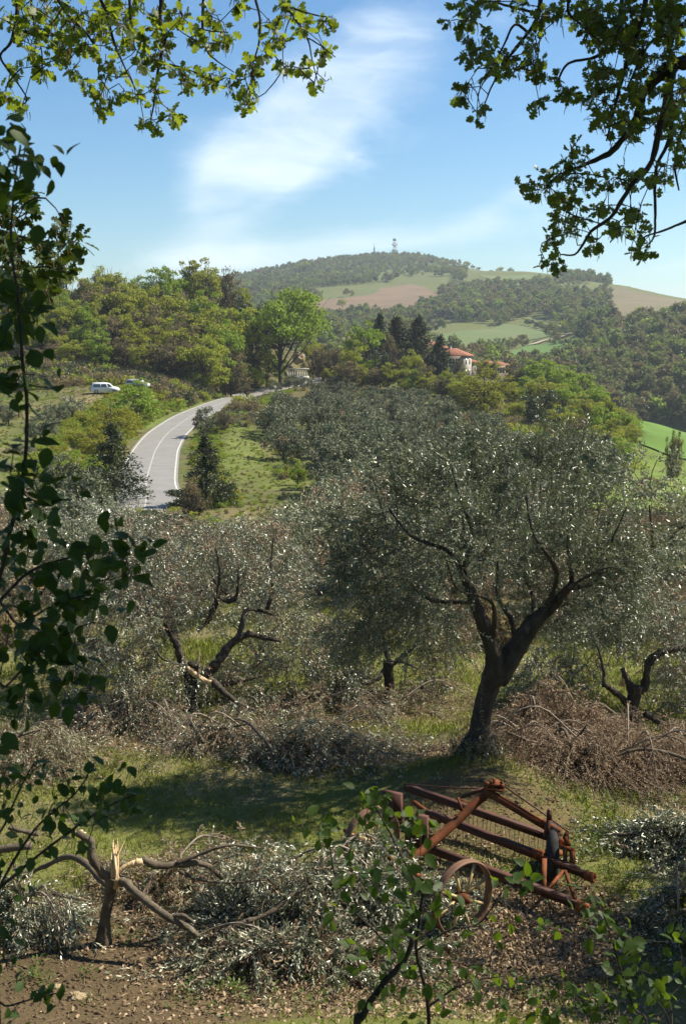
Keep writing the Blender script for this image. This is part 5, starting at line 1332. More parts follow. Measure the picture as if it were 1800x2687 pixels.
def bracket(b_):
    c0 = rk(1296, 2068, 14.75)
    b_.box(c0, (.26, .13, .035), np.array(Matrix.Rotation(-.5, 3, 'Z'))); b_.box(c0 + (.02, .02, .06), (.16, .16, .03), np.array(Matrix.Rotation(.4, 3, 'Z'))); b_.box(c0 + (-.08, .02, .04), (.09, .06, .07)); b_.box(c0 + (.1, -.02, .05), (.05, .12, .05)); b_.tube([c0 + (0, 0, -.05), c0 + (0, 0, .13)], .022, 8)
rpart('hitch_bracket', bracket, rust)
rpart('tie_rod', lambda b_: b_.tube([rk(1062, 2058, 16.05), rk(1180, 2067, 15.4), rk(1280, 2070, 14.8)], .011, 6), rust_dk)
rpart('tie_rod', lambda b_: b_.tube([rk(1318, 2060, 14.75), rk(1410, 2124, 14.4), rk(1492, 2184, 14.1)], .011, 6), rust_dk)
rpart('ram_tube', lambda b_: b_.tube([rk(1213, 2090, 15.0), rk(1270, 2070, 14.85)], .028, 8), rust_dk)
rpart('hinge_pin', lambda b_: (b_.bar(rk(1200, 2092, 14.6), rk(1213, 2128, 14.5), .025, .025), b_.bar(rk(1203, 2096, 14.6), rk(1228, 2106, 14.7), .02, .02)), rust)
rpart('side_tube', lambda b_: b_.tube([rk(1085, 2105, 15.5), rk(1155, 2156, 15.0)], .035, 8), rust)
rpart('axle_bar', lambda b_: b_.tube([rk(905, 2178, 14.3), rk(1050, 2270, 13.5), rk(1200, 2362, 12.72)], .034, 10), rust)
for (u, v, y, w, h, dp) in ((1030, 2118, 15.5, .28, .45, .08), (1093, 2190, 14.7, .32, .58, .08)):
    rpart('gear_plate', lambda b_: b_.box(rk(u, v, y), (w, dp, h), np.array(Matrix.Rotation(-.5, 3, 'Z'))), rust_dk)
rpart('end_frame', lambda b_: (b_.bar(rk(1481, 2225, 13.95), rk(1484, 2290, 13.9), .04, .05), b_.bar(rk(1500, 2232, 13.9), rk(1502, 2282, 13.85), .05, .08), b_.bar(rk(1470, 2222, 14), rk(1506, 2232, 13.9), .05, .045), b_.tube([rk(1484, 2196, 14.1), rk(1490, 2218, 14)], .04, 8), b_.bar(rk(1488, 2184, 14.1), rk(1480, 2202, 14.1), .04, .05)), rust)
rpart('upright', lambda b_: b_.bar(rk(1428, 2255, 13.7), rk(1426, 2344, 13.3), .06, .045), rust)
rpart('brace', lambda b_: b_.bar(rk(1478, 2286, 13.7), rk(1429, 2342, 13.3), .035, .04), rust)
rpart('brace', lambda b_: b_.bar(rk(1482, 2286, 13.7), rk(1508, 2360, 13.15), .035, .04), rust)
rpart('crank_post', lambda b_: (b_.bar(rk(1430, 2198, 14.2), rk(1440, 2150, 14.2), .08, .05), b_.tube([rk(1440, 2150, 14.2), rk(1441, 2128, 14.2)], .035, 10), b_.tube([rk(1436, 2128, 14.2), rk(1446, 2130, 14.2)], .03, 8)), rust_dk)
rpart('clamp', lambda b_: (b_.box(rk(1412, 2242, 14.0), (.14, .09, .09), np.array(Matrix.Rotation(-.4, 3, 'Z'))), b_.tube([rk(1398, 2234, 14.05), rk(1424, 2236, 13.95)], .035, 8)), rust)
def spoked(name, u, v, y, R_, n, pneu=False):
    c = rk(u, v, y); n = np.asarray(n, float); n /= np.linalg.norm(n)
    b_ = MB()
    if pneu: b_.ring(c, n, R_ - .09, [(.09 * math.cos(t), .085 * math.sin(t)) for t in np.linspace(0, 6.283, 13)[:-1]], 36)
    else: b_.ring(c, n, R_, [(0, -.055), (0.012, -.02), (0, 0), (0.012, .02), (0, .055), (-.018, .05), (-.018, -.05)], 48)
    w = b_.build(name, rubber if pneu else iron, rake, pneu)
    h = MB()
    h.tube([c - n * .10, c - n * .05, c + n * .03, c + n * .08, c + n * .13], (.045, .07, .07, .05, .02), 12)
    h.build('hub', rust, w, True)
    if pneu:
        d = MB(); d.ring(c, n, .12, [(.12, -.03), (.12, .02), (-.1, .05), (-.1, 0)], 24); d.build('rim', rust, w)
        return
    a = np.cross(n, (0, 0, 1)); a /= np.linalg.norm(a); bq = np.cross(n, a)
    for i in range(8):
        t = i * math.pi / 4 + .3; e = a * math.cos(t) + bq * math.sin(t)
        s_ = MB(); s_.bar(c + e * .05 + n * (.03 if i % 2 else -.03), c + e * (R_ - .015), .034, .02, n); s_.build('spoke', spoke_m, w)
spoked('spoked_wheel', 1213, 2356, 12.75, .45, (.62, -.78, 0))
spoked('spoked_wheel', 975, 2205, 14.35, .45, (.62, -.78, 0))
spoked('tyre', 1449, 2238, 14.3, .40, (1, -.18, 0), True)

# ------------------------------------------------------------------ road sign
sp_ = foot(512, 176); sg = empty('road_sign', sp_, 'triangular red bordered warning sign at the inner edge of the road bend', 'road sign', None, R(8))
white_p = surf('white_paint', (0.78, 0.78, 0.76), (0.70, 0.70, 0.68), 3, 0.5, 0); red_p = surf('red_paint', (0.50, 0.02, 0.02), (0.42, 0.03, 0.03), 3, 0.5, 0); black_p = surf('black_paint', (0.02, 0.02, 0.02), (0.03, 0.03, 0.03), 3, 0.5, 0)
grey_p = surf('galvanised_steel', (0.35, 0.36, 0.37), (0.28, 0.29, 0.30), 4, 0.5, 0, metal=0.4)
zs = top_z(1115, 176) - sp_[2]
b_ = MB(); b_.tube([(0, .03, -.5), (0, .03, zs + .6)], .03, 8); b_.build('post', grey_p, sg)
def tri(r_, y, th, z0=0):
    V = [(r_ * math.cos(a), y, zs + .30 + z0 + r_ * math.sin(a)) for a in (math.pi / 2, math.pi * 7 / 6, math.pi * 11 / 6)]
    V += [(x, yy + th, z) for x, yy, z in V]; b_ = MB(); b_.polys(V, [(0, 1, 2), (5, 4, 3), (0, 3, 4, 1), (1, 4, 5, 2), (2, 5, 3, 0)]); return b_
tri(.56, 0, .02).build('sign_plate', red_p, sg); tri(.36, -.006, .004).build('white_field', white_p, sg)
b_ = MB(); b_.bar((0, -.012, zs + .18), (0.02, -.012, zs + .34), .07, .004, (0, 1, 0)); b_.bar((0.02, -.012, zs + .34), (-.05, -.012, zs + .46), .06, .004, (0, 1, 0)); b_.build('symbol', black_p, sg)

# ------------------------------------------------------------------ cars in the clearing
car_w = surf('white_car_paint', (0.72, 0.73, 0.74), (0.66, 0.67, 0.68), 1, 0.3, 0, spec=0.6); glass = surf('car_glass', (0.05, 0.06, 0.07), (0.08, 0.09, 0.10), 1, 0.12, 0, spec=0.8)
car_g = surf('silver_car_paint', (0.46, 0.47, 0.48), (0.40, 0.41, 0.42), 1, 0.35, 0, spec=0.6)
lamp_r = surf('tail_lamp', (0.35, 0.01, 0.01), (0.28, 0.01, 0.01), 3, 0.3, 0)
def car(u, v, y, rz, label, paint, Ln=4.5, Hh=1.75):
    p_ = foot(u, y); root = empty('parked_car', p_, label, 'car', None, rz)
    W2 = .86
    prof = [(-Ln / 2, .38), (-Ln / 2 - .02, .85), (-Ln / 2 + .12, 1.15), (-Ln / 2 + .38, Hh - .05), (-Ln / 2 + .8, Hh), (.2, Hh), (.75, Hh - .12), (Ln / 2 - .95, 1.12), (Ln / 2 - .2, .95), (Ln / 2, .75), (Ln / 2, .38), (Ln / 2 - .5, .28), (-Ln / 2 + .5, .28)]
    V = []
    for (w, k) in ((-W2, 0), (-W2 + .1, 1), (W2 - .1, 1), (W2, 0)):
        for (x, z) in prof: V.append((x * (1 if k else .985), w * (1 if z < 1.0 else (.86 if z > 1.3 else .96)), z + (.02 if k else 0)))
    n_ = len(prof); F = [(j * n_ + i, j * n_ + (i + 1) % n_, (j + 1) * n_ + (i + 1) % n_, (j + 1) * n_ + i) for j in range(3) for i in range(n_)] + [tuple(range(n_))[::-1], tuple(range(3 * n_, 4 * n_))]
    b_ = MB(); b_.polys(V, F); body = b_.build('body', paint, root)
    for sd in (-1, 1):
        for (x0, x1, xt0, xt1) in ((-Ln / 2 + .3, -.75, -Ln / 2 + .5, -.75), (-.65, .3, -.65, .2), (.4, 1.15, .3, .62)):
            b_ = MB(); yb, yt = sd * (W2 * .97 + .012), sd * (W2 * .86 + .03)
            b_.polys([(x0, yb, 1.08), (x1, yb, 1.08), (xt1, yt, Hh - .18), (xt0, yt, Hh - .18)], [(0, 1, 2, 3)]); b_.build('side_window', glass, root)
        for x in (-Ln / 2 + .85, Ln / 2 - .85):
            b_ = MB(); b_.ring((x, sd * (W2 - .06), .33), (0, 1, 0), .22, [(.11, -.09), (.11, .09), (-.02, .1), (-.02, -.1)], 20); wh = b_.build('wheel', rubber, root)
            b_ = MB(); b_.ring((x, sd * (W2 - .02), .33), (0, 1, 0), .1, [(.1, -.02), (.1, .02), (-.09, .04), (-.09, 0)], 16); b_.build('hub_cap', grey_p, wh)
        b_ = MB(); b_.box((-Ln / 2 - .02, sd * .68, .95), (.06, .22, .32)); b_.build('tail_light', lamp_r, root)
        b_ = MB(); b_.box((Ln / 2 - .03, sd * .62, .75), (.08, .34, .14)); b_.build('headlight', white_p, root)
    b_ = MB(); b_.polys([(-Ln / 2 + .1, -.7, 1.14), (-Ln / 2 + .1, .7, 1.14), (-Ln / 2 + .34, .66, Hh - .14), (-Ln / 2 + .34, -.66, Hh - .14)], [(3, 2, 1, 0)]); b_.build('rear_window', glass, root)
    b_ = MB(); b_.polys([(.8, -.7, Hh - .17), (.8, .7, Hh - .17), (Ln / 2 - .98, .74, 1.17), (Ln / 2 - .98, -.74, 1.17)], [(3, 2, 1, 0)]); b_.build('windscreen', glass, root)
    b_ = MB(); b_.box((-Ln / 2 - .03, 0, .48), (.12, 1.6, .2)); b_.build('bumper', grey_p, root)
car(277, 1032, 184, R(14), 'white people carrier parked in the clearing before the wood', car_w)
car(362, 1012, 197, R(-5), 'silver car half hidden behind the green bush right of the white car', car_g, 4.0, 1.6)

# ------------------------------------------------------------------ balustrade, rock, low wall, houses, shed
stone_w = surf('white_render', (0.72, 0.70, 0.64), (0.60, 0.58, 0.52), 0.8, 0.85, 0, c3=(0.45, 0.43, 0.38))
yb = 284; bl = at(752, 986, yb); br_ = at(808, 986, yb - 2); z1 = top_z(966, yb)
root = empty('balustrade', (bl[0], bl[1], bl[2]), 'white balustrade with stout balusters behind dark olives at the far bend of the road', 'balustrade')
d = br_ - bl; Lb = np.linalg.norm(d[:2]); root.rotation_euler.z = math.atan2(d[1], d[0]); hb_ = z1 - bl[2]
b_ = MB(); b_.box((Lb / 2, 0, hb_ - .15), (Lb + .3, .5, .3)); b_.build('top_rail', stone_w, root)
b_ = MB(); b_.box((Lb / 2, 0, -.4), (Lb + .3, .5, .8)); b_.box((Lb / 2, 0.02, -2.3), (Lb, .4, 3.0)); b_.build('plinth', stone_w, root)
bm_ = MB(); bm_.tube([(0, 0, 0), (0, 0, hb_ * .2), (0, 0, hb_ * .45), (0, 0, hb_ * .7), (0, 0, hb_ - .3)], (.15, .2, .16, .11, .15), 8); bme = bm_.mesh('baluster', stone_w, True)
for i in range(9): put('baluster', bme, root, (Lb * (i + .5) / 9, 0, 0))
rockm = surf('ochre_rock', (0.36, 0.28, 0.17), (0.20, 0.16, 0.09), 0.6, 0.95, 0.8, 2, c3=(0.42, 0.33, 0.20), bdist=0.3)
def rock(name, c, size, label, seed, cat='rock'):
    import bmesh
    bm = bmesh.new(); bmesh.ops.create_icosphere(bm, subdivisions=4, radius=1)
    for v in bm.verts:
        q = v.co * 1.4 + Vector((seed, 0, 0)); k = 1 + .35 * mnoise.noise(q) + .18 * abs(mnoise.noise(q * 2.7)) + .06 * mnoise.noise(q * 7)
        v.co = Vector((v.co.x * size[0], v.co.y * size[1], v.co.z * size[2])) * k
    me = bpy.data.meshes.new(name); bm.to_mesh(me); bm.free(); me.materials.append(rockm)
    return tag(put(name, me, None, c), label, cat)
p_ = at(783, 940, 293); rock('rock_outcrop', p_, (1.5, 1.3, 1.5), 'ochre rock face showing above the white balustrade', 1.0)
p_ = at(731, 951, 288); rock('rock_outcrop', p_, (1.0, 1.0, .9), 'small ochre rock left of the rock face, at the foot of the large oak', 4.0)
for (u, v, s, lb_) in ((203, 2618, .085, 'largest pale stone on the bare earth at the lower left'), (150, 2590, .05, 'small stone left of the largest stone on the bare earth'), (860, 2340, .07, 'stone under the silvery heap near the rake wheel')):
    p_ = ground(u, v); rock('stone', p_, (s, s * .8, s * .6), lb_, u, 'stone')
a, e = at(826, 994, 290), at(852, 992, 292)
b_ = MB(); b_.bar(a + (0, 0, -.6), e + (0, 0, -.6), .4, 1.6); tag(b_.build('low_wall', stone_w), 'low pale wall along the road right of the white balustrade', 'wall')
roof_m = surf('roof_tiles', (0.27, 0.115, 0.07), (0.20, 0.085, 0.052), 0.9, 0.9, 0, c3=(0.38, 0.20, 0.13)); wall_m = surf('pale_render', (0.36, 0.33, 0.28), (0.29, 0.265, 0.225), 0.4, 0.9, 0); wall_p = surf('pink_render', (0.38, 0.29, 0.23), (0.31, 0.24, 0.19), 0.4, 0.9, 0)
shut = surf('shutter_paint', (0.10, 0.07, 0.05), (0.07, 0.05, 0.035), 2, 0.8, 0)
def house(u, y, veave, Wd, Dp, roof_h, rz, label, wall, nwin=3, chimney=True, floors=2):
    p_ = foot(u, y); p_[2] -= .5; h = top_z(veave, y) - p_[2]
    root = empty('house', p_, label, 'house', None, rz)
    b_ = MB(); b_.box((0, 0, h / 2), (Wd, Dp, h)); b_.build('wall', wall, root)
    o = .55; x, yy = Wd / 2 + o, Dp / 2 + o; rd = max(0, Wd / 2 - Dp / 2)
    b_ = MB(); b_.polys([(-x, -yy, h), (x, -yy, h), (x, yy, h), (-x, yy, h), (-rd, 0, h + roof_h), (rd + .01, 0, h + roof_h), (-x, -yy, h - .18), (x, -yy, h - .18), (x, yy, h - .18), (-x, yy, h - .18)],
                        [(0, 1, 5, 4), (1, 2, 5), (2, 3, 4, 5), (3, 0, 4), (6, 7, 1, 0), (7, 8, 2, 1), (8, 9, 3, 2), (9, 6, 0, 3), (9, 8, 7, 6)])
    rf = b_.build('roof', roof_m, root)
    if chimney: b_ = MB(); b_.box((-Wd * .2, .6, h + roof_h * .8), (.7, .7, 1.6)); b_.box((-Wd * .2, .6, h + roof_h * .8 + .85), (.95, .95, .14)); b_.build('chimney', wall, rf)
    for f in range(floors):
        zc = h - 1.6 - f * 3.0
        if zc < .8: continue
        for i in range(nwin):
            xw = (i + .5) / nwin * Wd - Wd / 2
            b_ = MB(); b_.box((xw, -Dp / 2 - .02, zc), (1.2, .1, 1.6)); w = b_.build('window', stone_w, root)
            b_ = MB(); b_.box((xw, -Dp / 2 - .075, zc), (.95, .03, 1.35)); b_.build('pane', glass, w)
            for sd in (-1, 1): b_ = MB(); b_.box((xw + sd * .85, -Dp / 2 - .04, zc), (.45, .06, 1.5)); b_.build('shutter', shut, w)
        for i in range(2):
            yw = (i - .5) * Dp * .45
            b_ = MB(); b_.box((Wd / 2 + .02, yw, zc), (.1, 1.1, 1.6)); w = b_.build('window', stone_w, root)
            b_ = MB(); b_.box((Wd / 2 + .075, yw, zc), (.03, .85, 1.35)); b_.build('pane', glass, w)
house(1191, 312, 932, 7.6, 6.5, 1.9, R(-24), 'grey rendered house with red hipped roof right of the small dark conifer', wall_m)
house(1138, 326, 912, 6.5, 6, 1.7, R(-20), 'pinkish house with red roof, mostly hidden behind the dark conifers', wall_p, 2)
house(1276, 336, 955, 5, 4.5, 1.2, R(-10), 'low pale house with red roof right of the grey house', wall_m, 2, False, 1)
house(1305, 330, 957, 4.5, 4, 1.0, R(15), 'small pinkish house at the right end of the hamlet', wall_p, 1, False, 1)
house(1233, 322, 950, 3.2, 4, .9, R(-24), 'narrow lean-to house attached right of the grey house', wall_p, 1, False, 1)
house(839, 330, 966, 3.2, 3, .7, R(10), 'little shed with an orange roof right of the white balustrade', wall_p, 1, False, 1)

# ------------------------------------------------------------------ towers on the summit
mast_m = surf('mast_steel', (0.42, 0.42, 0.43), (0.36, 0.36, 0.37), 1, 0.6, 0, metal=0.2); mast_r = surf('mast_red', (0.45, 0.16, 0.13), (0.38, 0.14, 0.11), 1, 0.6, 0); mast_d = surf('aerial_grey', (0.20, 0.21, 0.23), (0.15, 0.16, 0.18), 1, 0.6, 0)
p_ = foot(1035, 1945); hT = top_z(626, 1945) - p_[2]
tw_ = empty('radio_tower', p_, 'lattice radio tower with drum aerials and side arms on the summit of the far hill', 'radio tower')
b_ = MB()
q = 2.3
for sx in (-1, 1):
    for sy in (-1, 1): b_.bar((sx * q, sy * q, -1), (sx * q * .8, sy * q * .8, hT * .9), .4, .4)
nb = 7
for i in range(nb):
    z0, z1_ = hT * .9 * i / nb, hT * .9 * (i + 1) / nb; w0 = q * (1 - .2 * i / nb)
    for (ax, ay, bx, by) in ((-1, -1, 1, -1), (1, -1, 1, 1), (1, 1, -1, 1), (-1, 1, -1, -1)):
        b_.bar((ax * w0, ay * w0, z0), (bx * w0, by * w0, z1_), .24, .24); b_.bar((ax * w0, ay * w0, z1_), (bx * w0, by * w0, z1_), .24, .24)
b_.build('lattice', mast_m, tw_)
for zf, rr, hh, mt in ((.94, 2.9, 3.4, mast_d), (.62, 2.5, 1.6, mast_r), (.36, 2.6, 1.7, mast_d)):
    c_ = MB(); c_.tube([(0, 0, hT * zf - hh / 2), (0, 0, hT * zf + hh / 2)], rr, 16); c_.build('drum_aerial', mt, tw_)
for zf in (.74, .55, .30):
    c_ = MB(); c_.box((.8, 0, hT * zf), (8.6 if zf > .7 else 6.4, 5, .4)); c_.build('platform', mast_m, tw_)
for (x, zf) in ((-3.4, .66), (-3.3, .36), (4.2, .66), (4.4, .36)):
    c_ = MB(); c_.ring((x, -1.5, hT * zf), (0.3 * np.sign(x), -1, 0), .1, [(1.15, 0), (.7, .35), (-.09, .5), (-.09, .35), (.7, .2)], 14); c_.bar((x * .5, 0, hT * zf), (x, -1, hT * zf), .25, .25); c_.build('dish', mast_d if x < 0 else mast_m, tw_)
c_ = MB(); c_.tube([(0, 0, hT * .9), (0, 0, hT * 1.12)], .14, 6); c_.build('whip_aerial', mast_m, tw_)
p_ = foot(982, 1920); hM = top_z(637, 1920) - p_[2]
ms = empty('thin_mast', p_, 'thin radio mast with aerials half way up, left of the radio tower', 'mast')
b_ = MB(); b_.tube([(0, 0, -1), (0, 0, hM * .4), (0, 0, hM * .85), (0, 0, hM)], (.55, .5, .35, .15), 6); b_.build('pole', mast_d, ms)
for zf in (.52, .62): b_ = MB(); b_.tube([(0, 0, hM * zf - 1.1), (0, 0, hM * zf + 1.1)], 1.15, 8); b_.build('aerial', mast_d, ms)
# ------------------------------------------------------------------ grass, litter and weeds on the terrace
grass_m = leafmat('grass_blade', (0.14, 0.195, 0.022), (0.235, 0.245, 0.048), None, (0.22, 0.28, 0.03), 0.35, 0.6, 0.25, c3=(0.26, 0.21, 0.11))
litter_m = leafmat('dead_leaf', (0.42, 0.32, 0.205), (0.14, 0.095, 0.054), (0.36, 0.28, 0.19), (0.3, 0.18, 0.08), 0.12, 0.75, 0.2)
weed_m = leafmat('weed_leaf', (0.050, 0.090, 0.012), (0.085, 0.125, 0.018), None, (0.2, 0.28, 0.03), 0.35, 0.5, 0.3)
n_ = 190000
yy = np.sqrt(rng.uniform(8.2 ** 2, 33 ** 2, n_)); xx = rng.uniform(-.36, .36, n_) * yy
cv = cover(xx, yy); gn = cv[:, 1] / (cv[:, 0] + 1e-6)
den = np.clip((gn - .72) * 3.2, 0.03, 1) * (0.35 + .65 * sm(yy, 10.6, 13)) * (0.45 + 0.55 * sm(fbm(xx / .5, yy / .5, 2, 91), -.3, .15))
k_ = rng.uniform(size=n_) < den
xx, yy, den = xx[k_], yy[k_], den[k_]
Pg = np.column_stack([xx, yy, H(xx, yy) - .005]); hh = rng.uniform(.035, .105, len(xx)) * (0.6 + .7 * den) * (1 + .8 * (fbm(xx / 1.3, yy / 1.3, 2, 93) > .18))
D_ = norm(np.column_stack([rng.normal(0, .45, len(xx)), rng.normal(0, .45, len(xx)), np.ones(len(xx))]))
gb = MB(); gb.leaves(Pg, D_, rand_dirs(len(xx)) * np.array((1, 1, .2)), hh, rng.uniform(.008, .018, len(xx)), ([(0, -.5, 0), (0, .5, 0), (.55, .3, .05), (1, 0, .22), (.55, -.3, .05)], [(0, 1, 2, 3, 4)]))
tag(gb.build('grass', grass_m), 'short grass with dry blades growing over the terrace', kind='stuff')
lp = []
for (u, v, rx, ry, n_) in ((1180, 2480, 2.3, 1.25, 9500), (1330, 2400, 1.6, .9, 3500), (760, 2440, 2.4, 1.4, 3500), (480, 1935, 3.2, 1.1, 2200), (1450, 1990, 2.8, 1.3, 1800), (1010, 1870, 3.5, 1.2, 1600), (330, 2560, 2.4, 1.3, 120), (1180, 2300, 1.6, 1.1, 1800), (40, 2030, 1.6, 1.3, 700), (900, 2610, 2.5, .9, 1800), (1300, 2640, 2.6, .9, 2200), (400, 2660, 2.0, .8, 60)):
    c_ = ground(u, v); q = rand_dirs(n_)[:, :2] * np.sqrt(rng.uniform(0, 1, n_))[:, None] * 1.15
    lp.append(np.column_stack([c_[0] + q[:, 0] * rx, c_[1] + q[:, 1] * ry]))
n_ = 3000; y_ = np.sqrt(rng.uniform(8.4 ** 2, 30 ** 2, n_)); lp.append(np.column_stack([rng.uniform(-.34, .34, n_) * y_, y_]))
lp = np.concatenate(lp); lp = np.column_stack([lp, H(lp[:, 0], lp[:, 1]) + rng.uniform(.004, .035, len(lp))])
N_ = norm(rand_dirs(len(lp)) * .75 + np.array((0, 0, .7)))
lb_ = MB(); lb_.leaves(lp, np.cross(N_, rand_dirs(len(lp))), N_, rng.uniform(.022, .08, len(lp)), rng.uniform(.012, .042, len(lp)), ([(0, 0, 0), (.3, .5, .12), (.75, .38, .08), (1, 0, -.1), (.7, -.4, .1), (.3, -.5, .14)], [(0, 1, 2, 3), (0, 3, 4, 5)]))
tag(lb_.build('leaf_litter', litter_m), 'dry brown fallen leaves lying on the earth around the hay rake and heaps', kind='stuff')
n_ = 2600; y_ = np.sqrt(rng.uniform(10.4 ** 2, 24 ** 2, n_)); tq = np.column_stack([rng.uniform(-.34, .34, n_) * y_, y_]); tq = np.column_stack([tq, H(tq[:, 0], tq[:, 1]) + .012])
td = rand_dirs(n_) * np.array((1, 1, .12)); L_ = rng.uniform(.08, .35, n_)[:, None]
tb_ = MB(); strips(tb_, np.stack([tq, tq + td * L_ * .5 + rng.normal(0, .008, (n_, 3)), tq + td * L_], 1), rng.uniform(.002, .005, n_), 0)
tag(tb_.build('fallen_twigs', twig_dead), 'thin dead twigs scattered over the terrace floor', kind='stuff')
cp = []
for (u, v, rx, ry, n_) in ((230, 2600, 2.2, 1.6, 1500), (330, 2470, 1.8, .9, 700), (620, 2640, 1.8, .8, 500), (1280, 2120, 1.3, 1.0, 450)):
    c_ = ground(u, v); q = rng.normal(0, .5, (n_, 2)); cp.append(np.column_stack([c_[0] + q[:, 0] * rx, c_[1] + q[:, 1] * ry]))
cp = np.concatenate(cp); cp = np.column_stack([cp, H(cp[:, 0], cp[:, 1])])
ob = np.array([(1, 0, 0), (0, 1, 0), (-1, 0, 0), (0, -1, 0), (0, 0, 1), (0, 0, -1)], float); of = [(0, 1, 4), (1, 2, 4), (2, 3, 4), (3, 0, 4), (1, 0, 5), (2, 1, 5), (3, 2, 5), (0, 3, 5)]
cs_ = np.minimum(rng.exponential(.011, len(cp)) + .005, .05)
Vc = cp[:, None, :] + ob[None] * rng.uniform(.55, 1.3, (len(cp), 6, 1)) * cs_[:, None, None] * np.array((1.2, 1, .75))
k_ = MB(); k_.add(Vc.reshape(-1, 3), np.concatenate([np.arange(len(cp))[:, None] * 6 + np.array(f)[None] for f in of]))
tag(k_.build('soil_clods', surf('soil_crumbs', (0.135, 0.092, 0.053), (0.075, 0.052, 0.030), 6, 0.95, 0)), 'loose crumbs and clods of dry soil on the bare earth', kind='stuff')
wp = []
for (u, v, ru, rv, n_) in ((1560, 2200, 110, 70, 46), (1480, 2090, 90, 40, 22), (1690, 2100, 110, 60, 26), (770, 2600, 200, 60, 22), (1300, 2620, 300, 50, 36), (130, 2570, 110, 60, 14), (330, 2470, 60, 20, 5), (250, 2130, 200, 50, 24), (1180, 1935, 60, 20, 8), (1130, 1990, 60, 40, 10), (560, 2610, 260, 60, 20), (1560, 2300, 150, 60, 18)):
    for i in range(n_): wp.append(ground(u + rng.normal(0, ru * .6), min(2680, v + rng.normal(0, rv * .6))))
wp = np.array(wp); k = 14
Pw = np.repeat(wp, k, 0) + rng.normal(0, .045, (len(wp) * k, 3)) * np.array((1, 1, .3)); Pw[:, 2] = H(Pw[:, 0], Pw[:, 1]) + rng.uniform(.01, .12, len(Pw))
Dw = norm(rand_dirs(len(Pw)) * np.array((1, 1, .3)) + np.array((0, 0, .45)))
wb_ = MB(); wb_.leaves(Pw, Dw, norm(rand_dirs(len(Pw)) * .5 + np.array((0, 0, 1))), rng.uniform(.03, .065, len(Pw)), rng.uniform(.013, .028, len(Pw)), LANCE)
tag(wb_.build('weeds', weed_m), 'low green weeds in tufts among the grass and litter', kind='stuff')
# poles lying at the left edge
b_ = MB(); b_.tube(spline([at(-60, 2238, 13.7), at(20, 2226, 13.7), at(84, 2218, 13.7)], 8), .055, 8); tag(b_.build('fallen_pole', bark_grey, smooth=True), 'straight brown pole lying at the left edge behind the snapped stump', 'pole')

# ------------------------------------------------------------------ leaves close to the camera
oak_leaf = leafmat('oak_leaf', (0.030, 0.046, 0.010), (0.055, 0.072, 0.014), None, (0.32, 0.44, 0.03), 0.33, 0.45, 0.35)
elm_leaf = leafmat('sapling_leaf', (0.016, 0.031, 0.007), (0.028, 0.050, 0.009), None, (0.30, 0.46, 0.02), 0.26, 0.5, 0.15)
shade_oak = leafmat('oak_leaf_painted_shade', (0.018, 0.032, 0.007), (0.032, 0.050, 0.010), None, (0.2, 0.3, 0.02), 0.12, 0.55, 0.12)  # oak leaf with the shade of the left edge painted into its colour
oak_lit = leafmat('oak_leaf_painted_sun', (0.034, 0.056, 0.009), (0.060, 0.088, 0.013), None, (0.46, 0.58, 0.03), 0.36, 0.5, 0.25)  # brighter, greener oak leaf: sunlight painted into the blade colour
catkin_m = leafmat('oak_catkin', (0.13, 0.095, 0.035), (0.18, 0.125, 0.05), None, (0.3, 0.2, 0.05), 0.3, 0.8, 0.1)
def leaf_mesh(name, tmpl, L, Wd, mat):
    b_ = MB(); b_.leaves([(0, 0, 0)], [(0, 1, 0)], [(0, 0, 1)], L, Wd, tmpl); return b_.mesh(name, mat)
def put_leaves(root, name, meshes, P, D, N_, S_, limit, stuff_args, order=None):
    """the leaves that show largest as parts of their own, the rest joined"""
    D = norm(D); X = norm(np.cross(D, N_)); Z = np.cross(X, D)
    idx_ = np.arange(len(P)) if order is None else order
    for i in idx_[:limit]:
        o = put(name, meshes[i % len(meshes)], root)
        s = S_[i]
        o.matrix_basis = Matrix(((X[i, 0] * s, D[i, 0] * s, Z[i, 0] * s, P[i, 0]), (X[i, 1] * s, D[i, 1] * s, Z[i, 1] * s, P[i, 1]), (X[i, 2] * s, D[i, 2] * s, Z[i, 2] * s, P[i, 2]), (0, 0, 0, 1)))
    rest = idx_[limit:]
    if len(rest):
        tmpl, L, Wd, mat = stuff_args
        b_ = MB(); b_.leaves(P[rest], D[rest], Z[rest], L * S_[rest], Wd * S_[rest], tmpl)
        tag(b_.build('foliage', mat, root), kind='stuff')
oak_ms = [leaf_mesh('leaf', OAK, .085, .066, oak_leaf), leaf_mesh('leaf', OAK, .075, .056, oak_leaf), leaf_mesh('leaf', OAK, .07, .06, oak_leaf)]
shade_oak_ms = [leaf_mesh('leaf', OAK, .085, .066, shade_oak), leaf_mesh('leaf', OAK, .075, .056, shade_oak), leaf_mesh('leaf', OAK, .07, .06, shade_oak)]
oak_lit_ms = [leaf_mesh('leaf', OAK, .085, .066, oak_lit), leaf_mesh('leaf', OAK, .075, .056, oak_lit), leaf_mesh('leaf', OAK, .07, .06, oak_lit)]
shade_leaf = leafmat('sapling_leaf_painted_shade', (0.016, 0.032, 0.007), (0.028, 0.052, 0.010), None, (0.2, 0.36, 0.02), 0.14, 0.55, 0.12)  # sapling leaf with shade put into its dimmer see-through colour and gloss
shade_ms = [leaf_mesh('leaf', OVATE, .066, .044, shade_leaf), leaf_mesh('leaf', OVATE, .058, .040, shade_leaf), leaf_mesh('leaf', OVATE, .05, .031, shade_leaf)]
elm_ms = [leaf_mesh('leaf', OVATE, .066, .044, elm_leaf), leaf_mesh('leaf', OVATE, .058, .040, elm_leaf), leaf_mesh('leaf', OVATE, .05, .031, elm_leaf)]
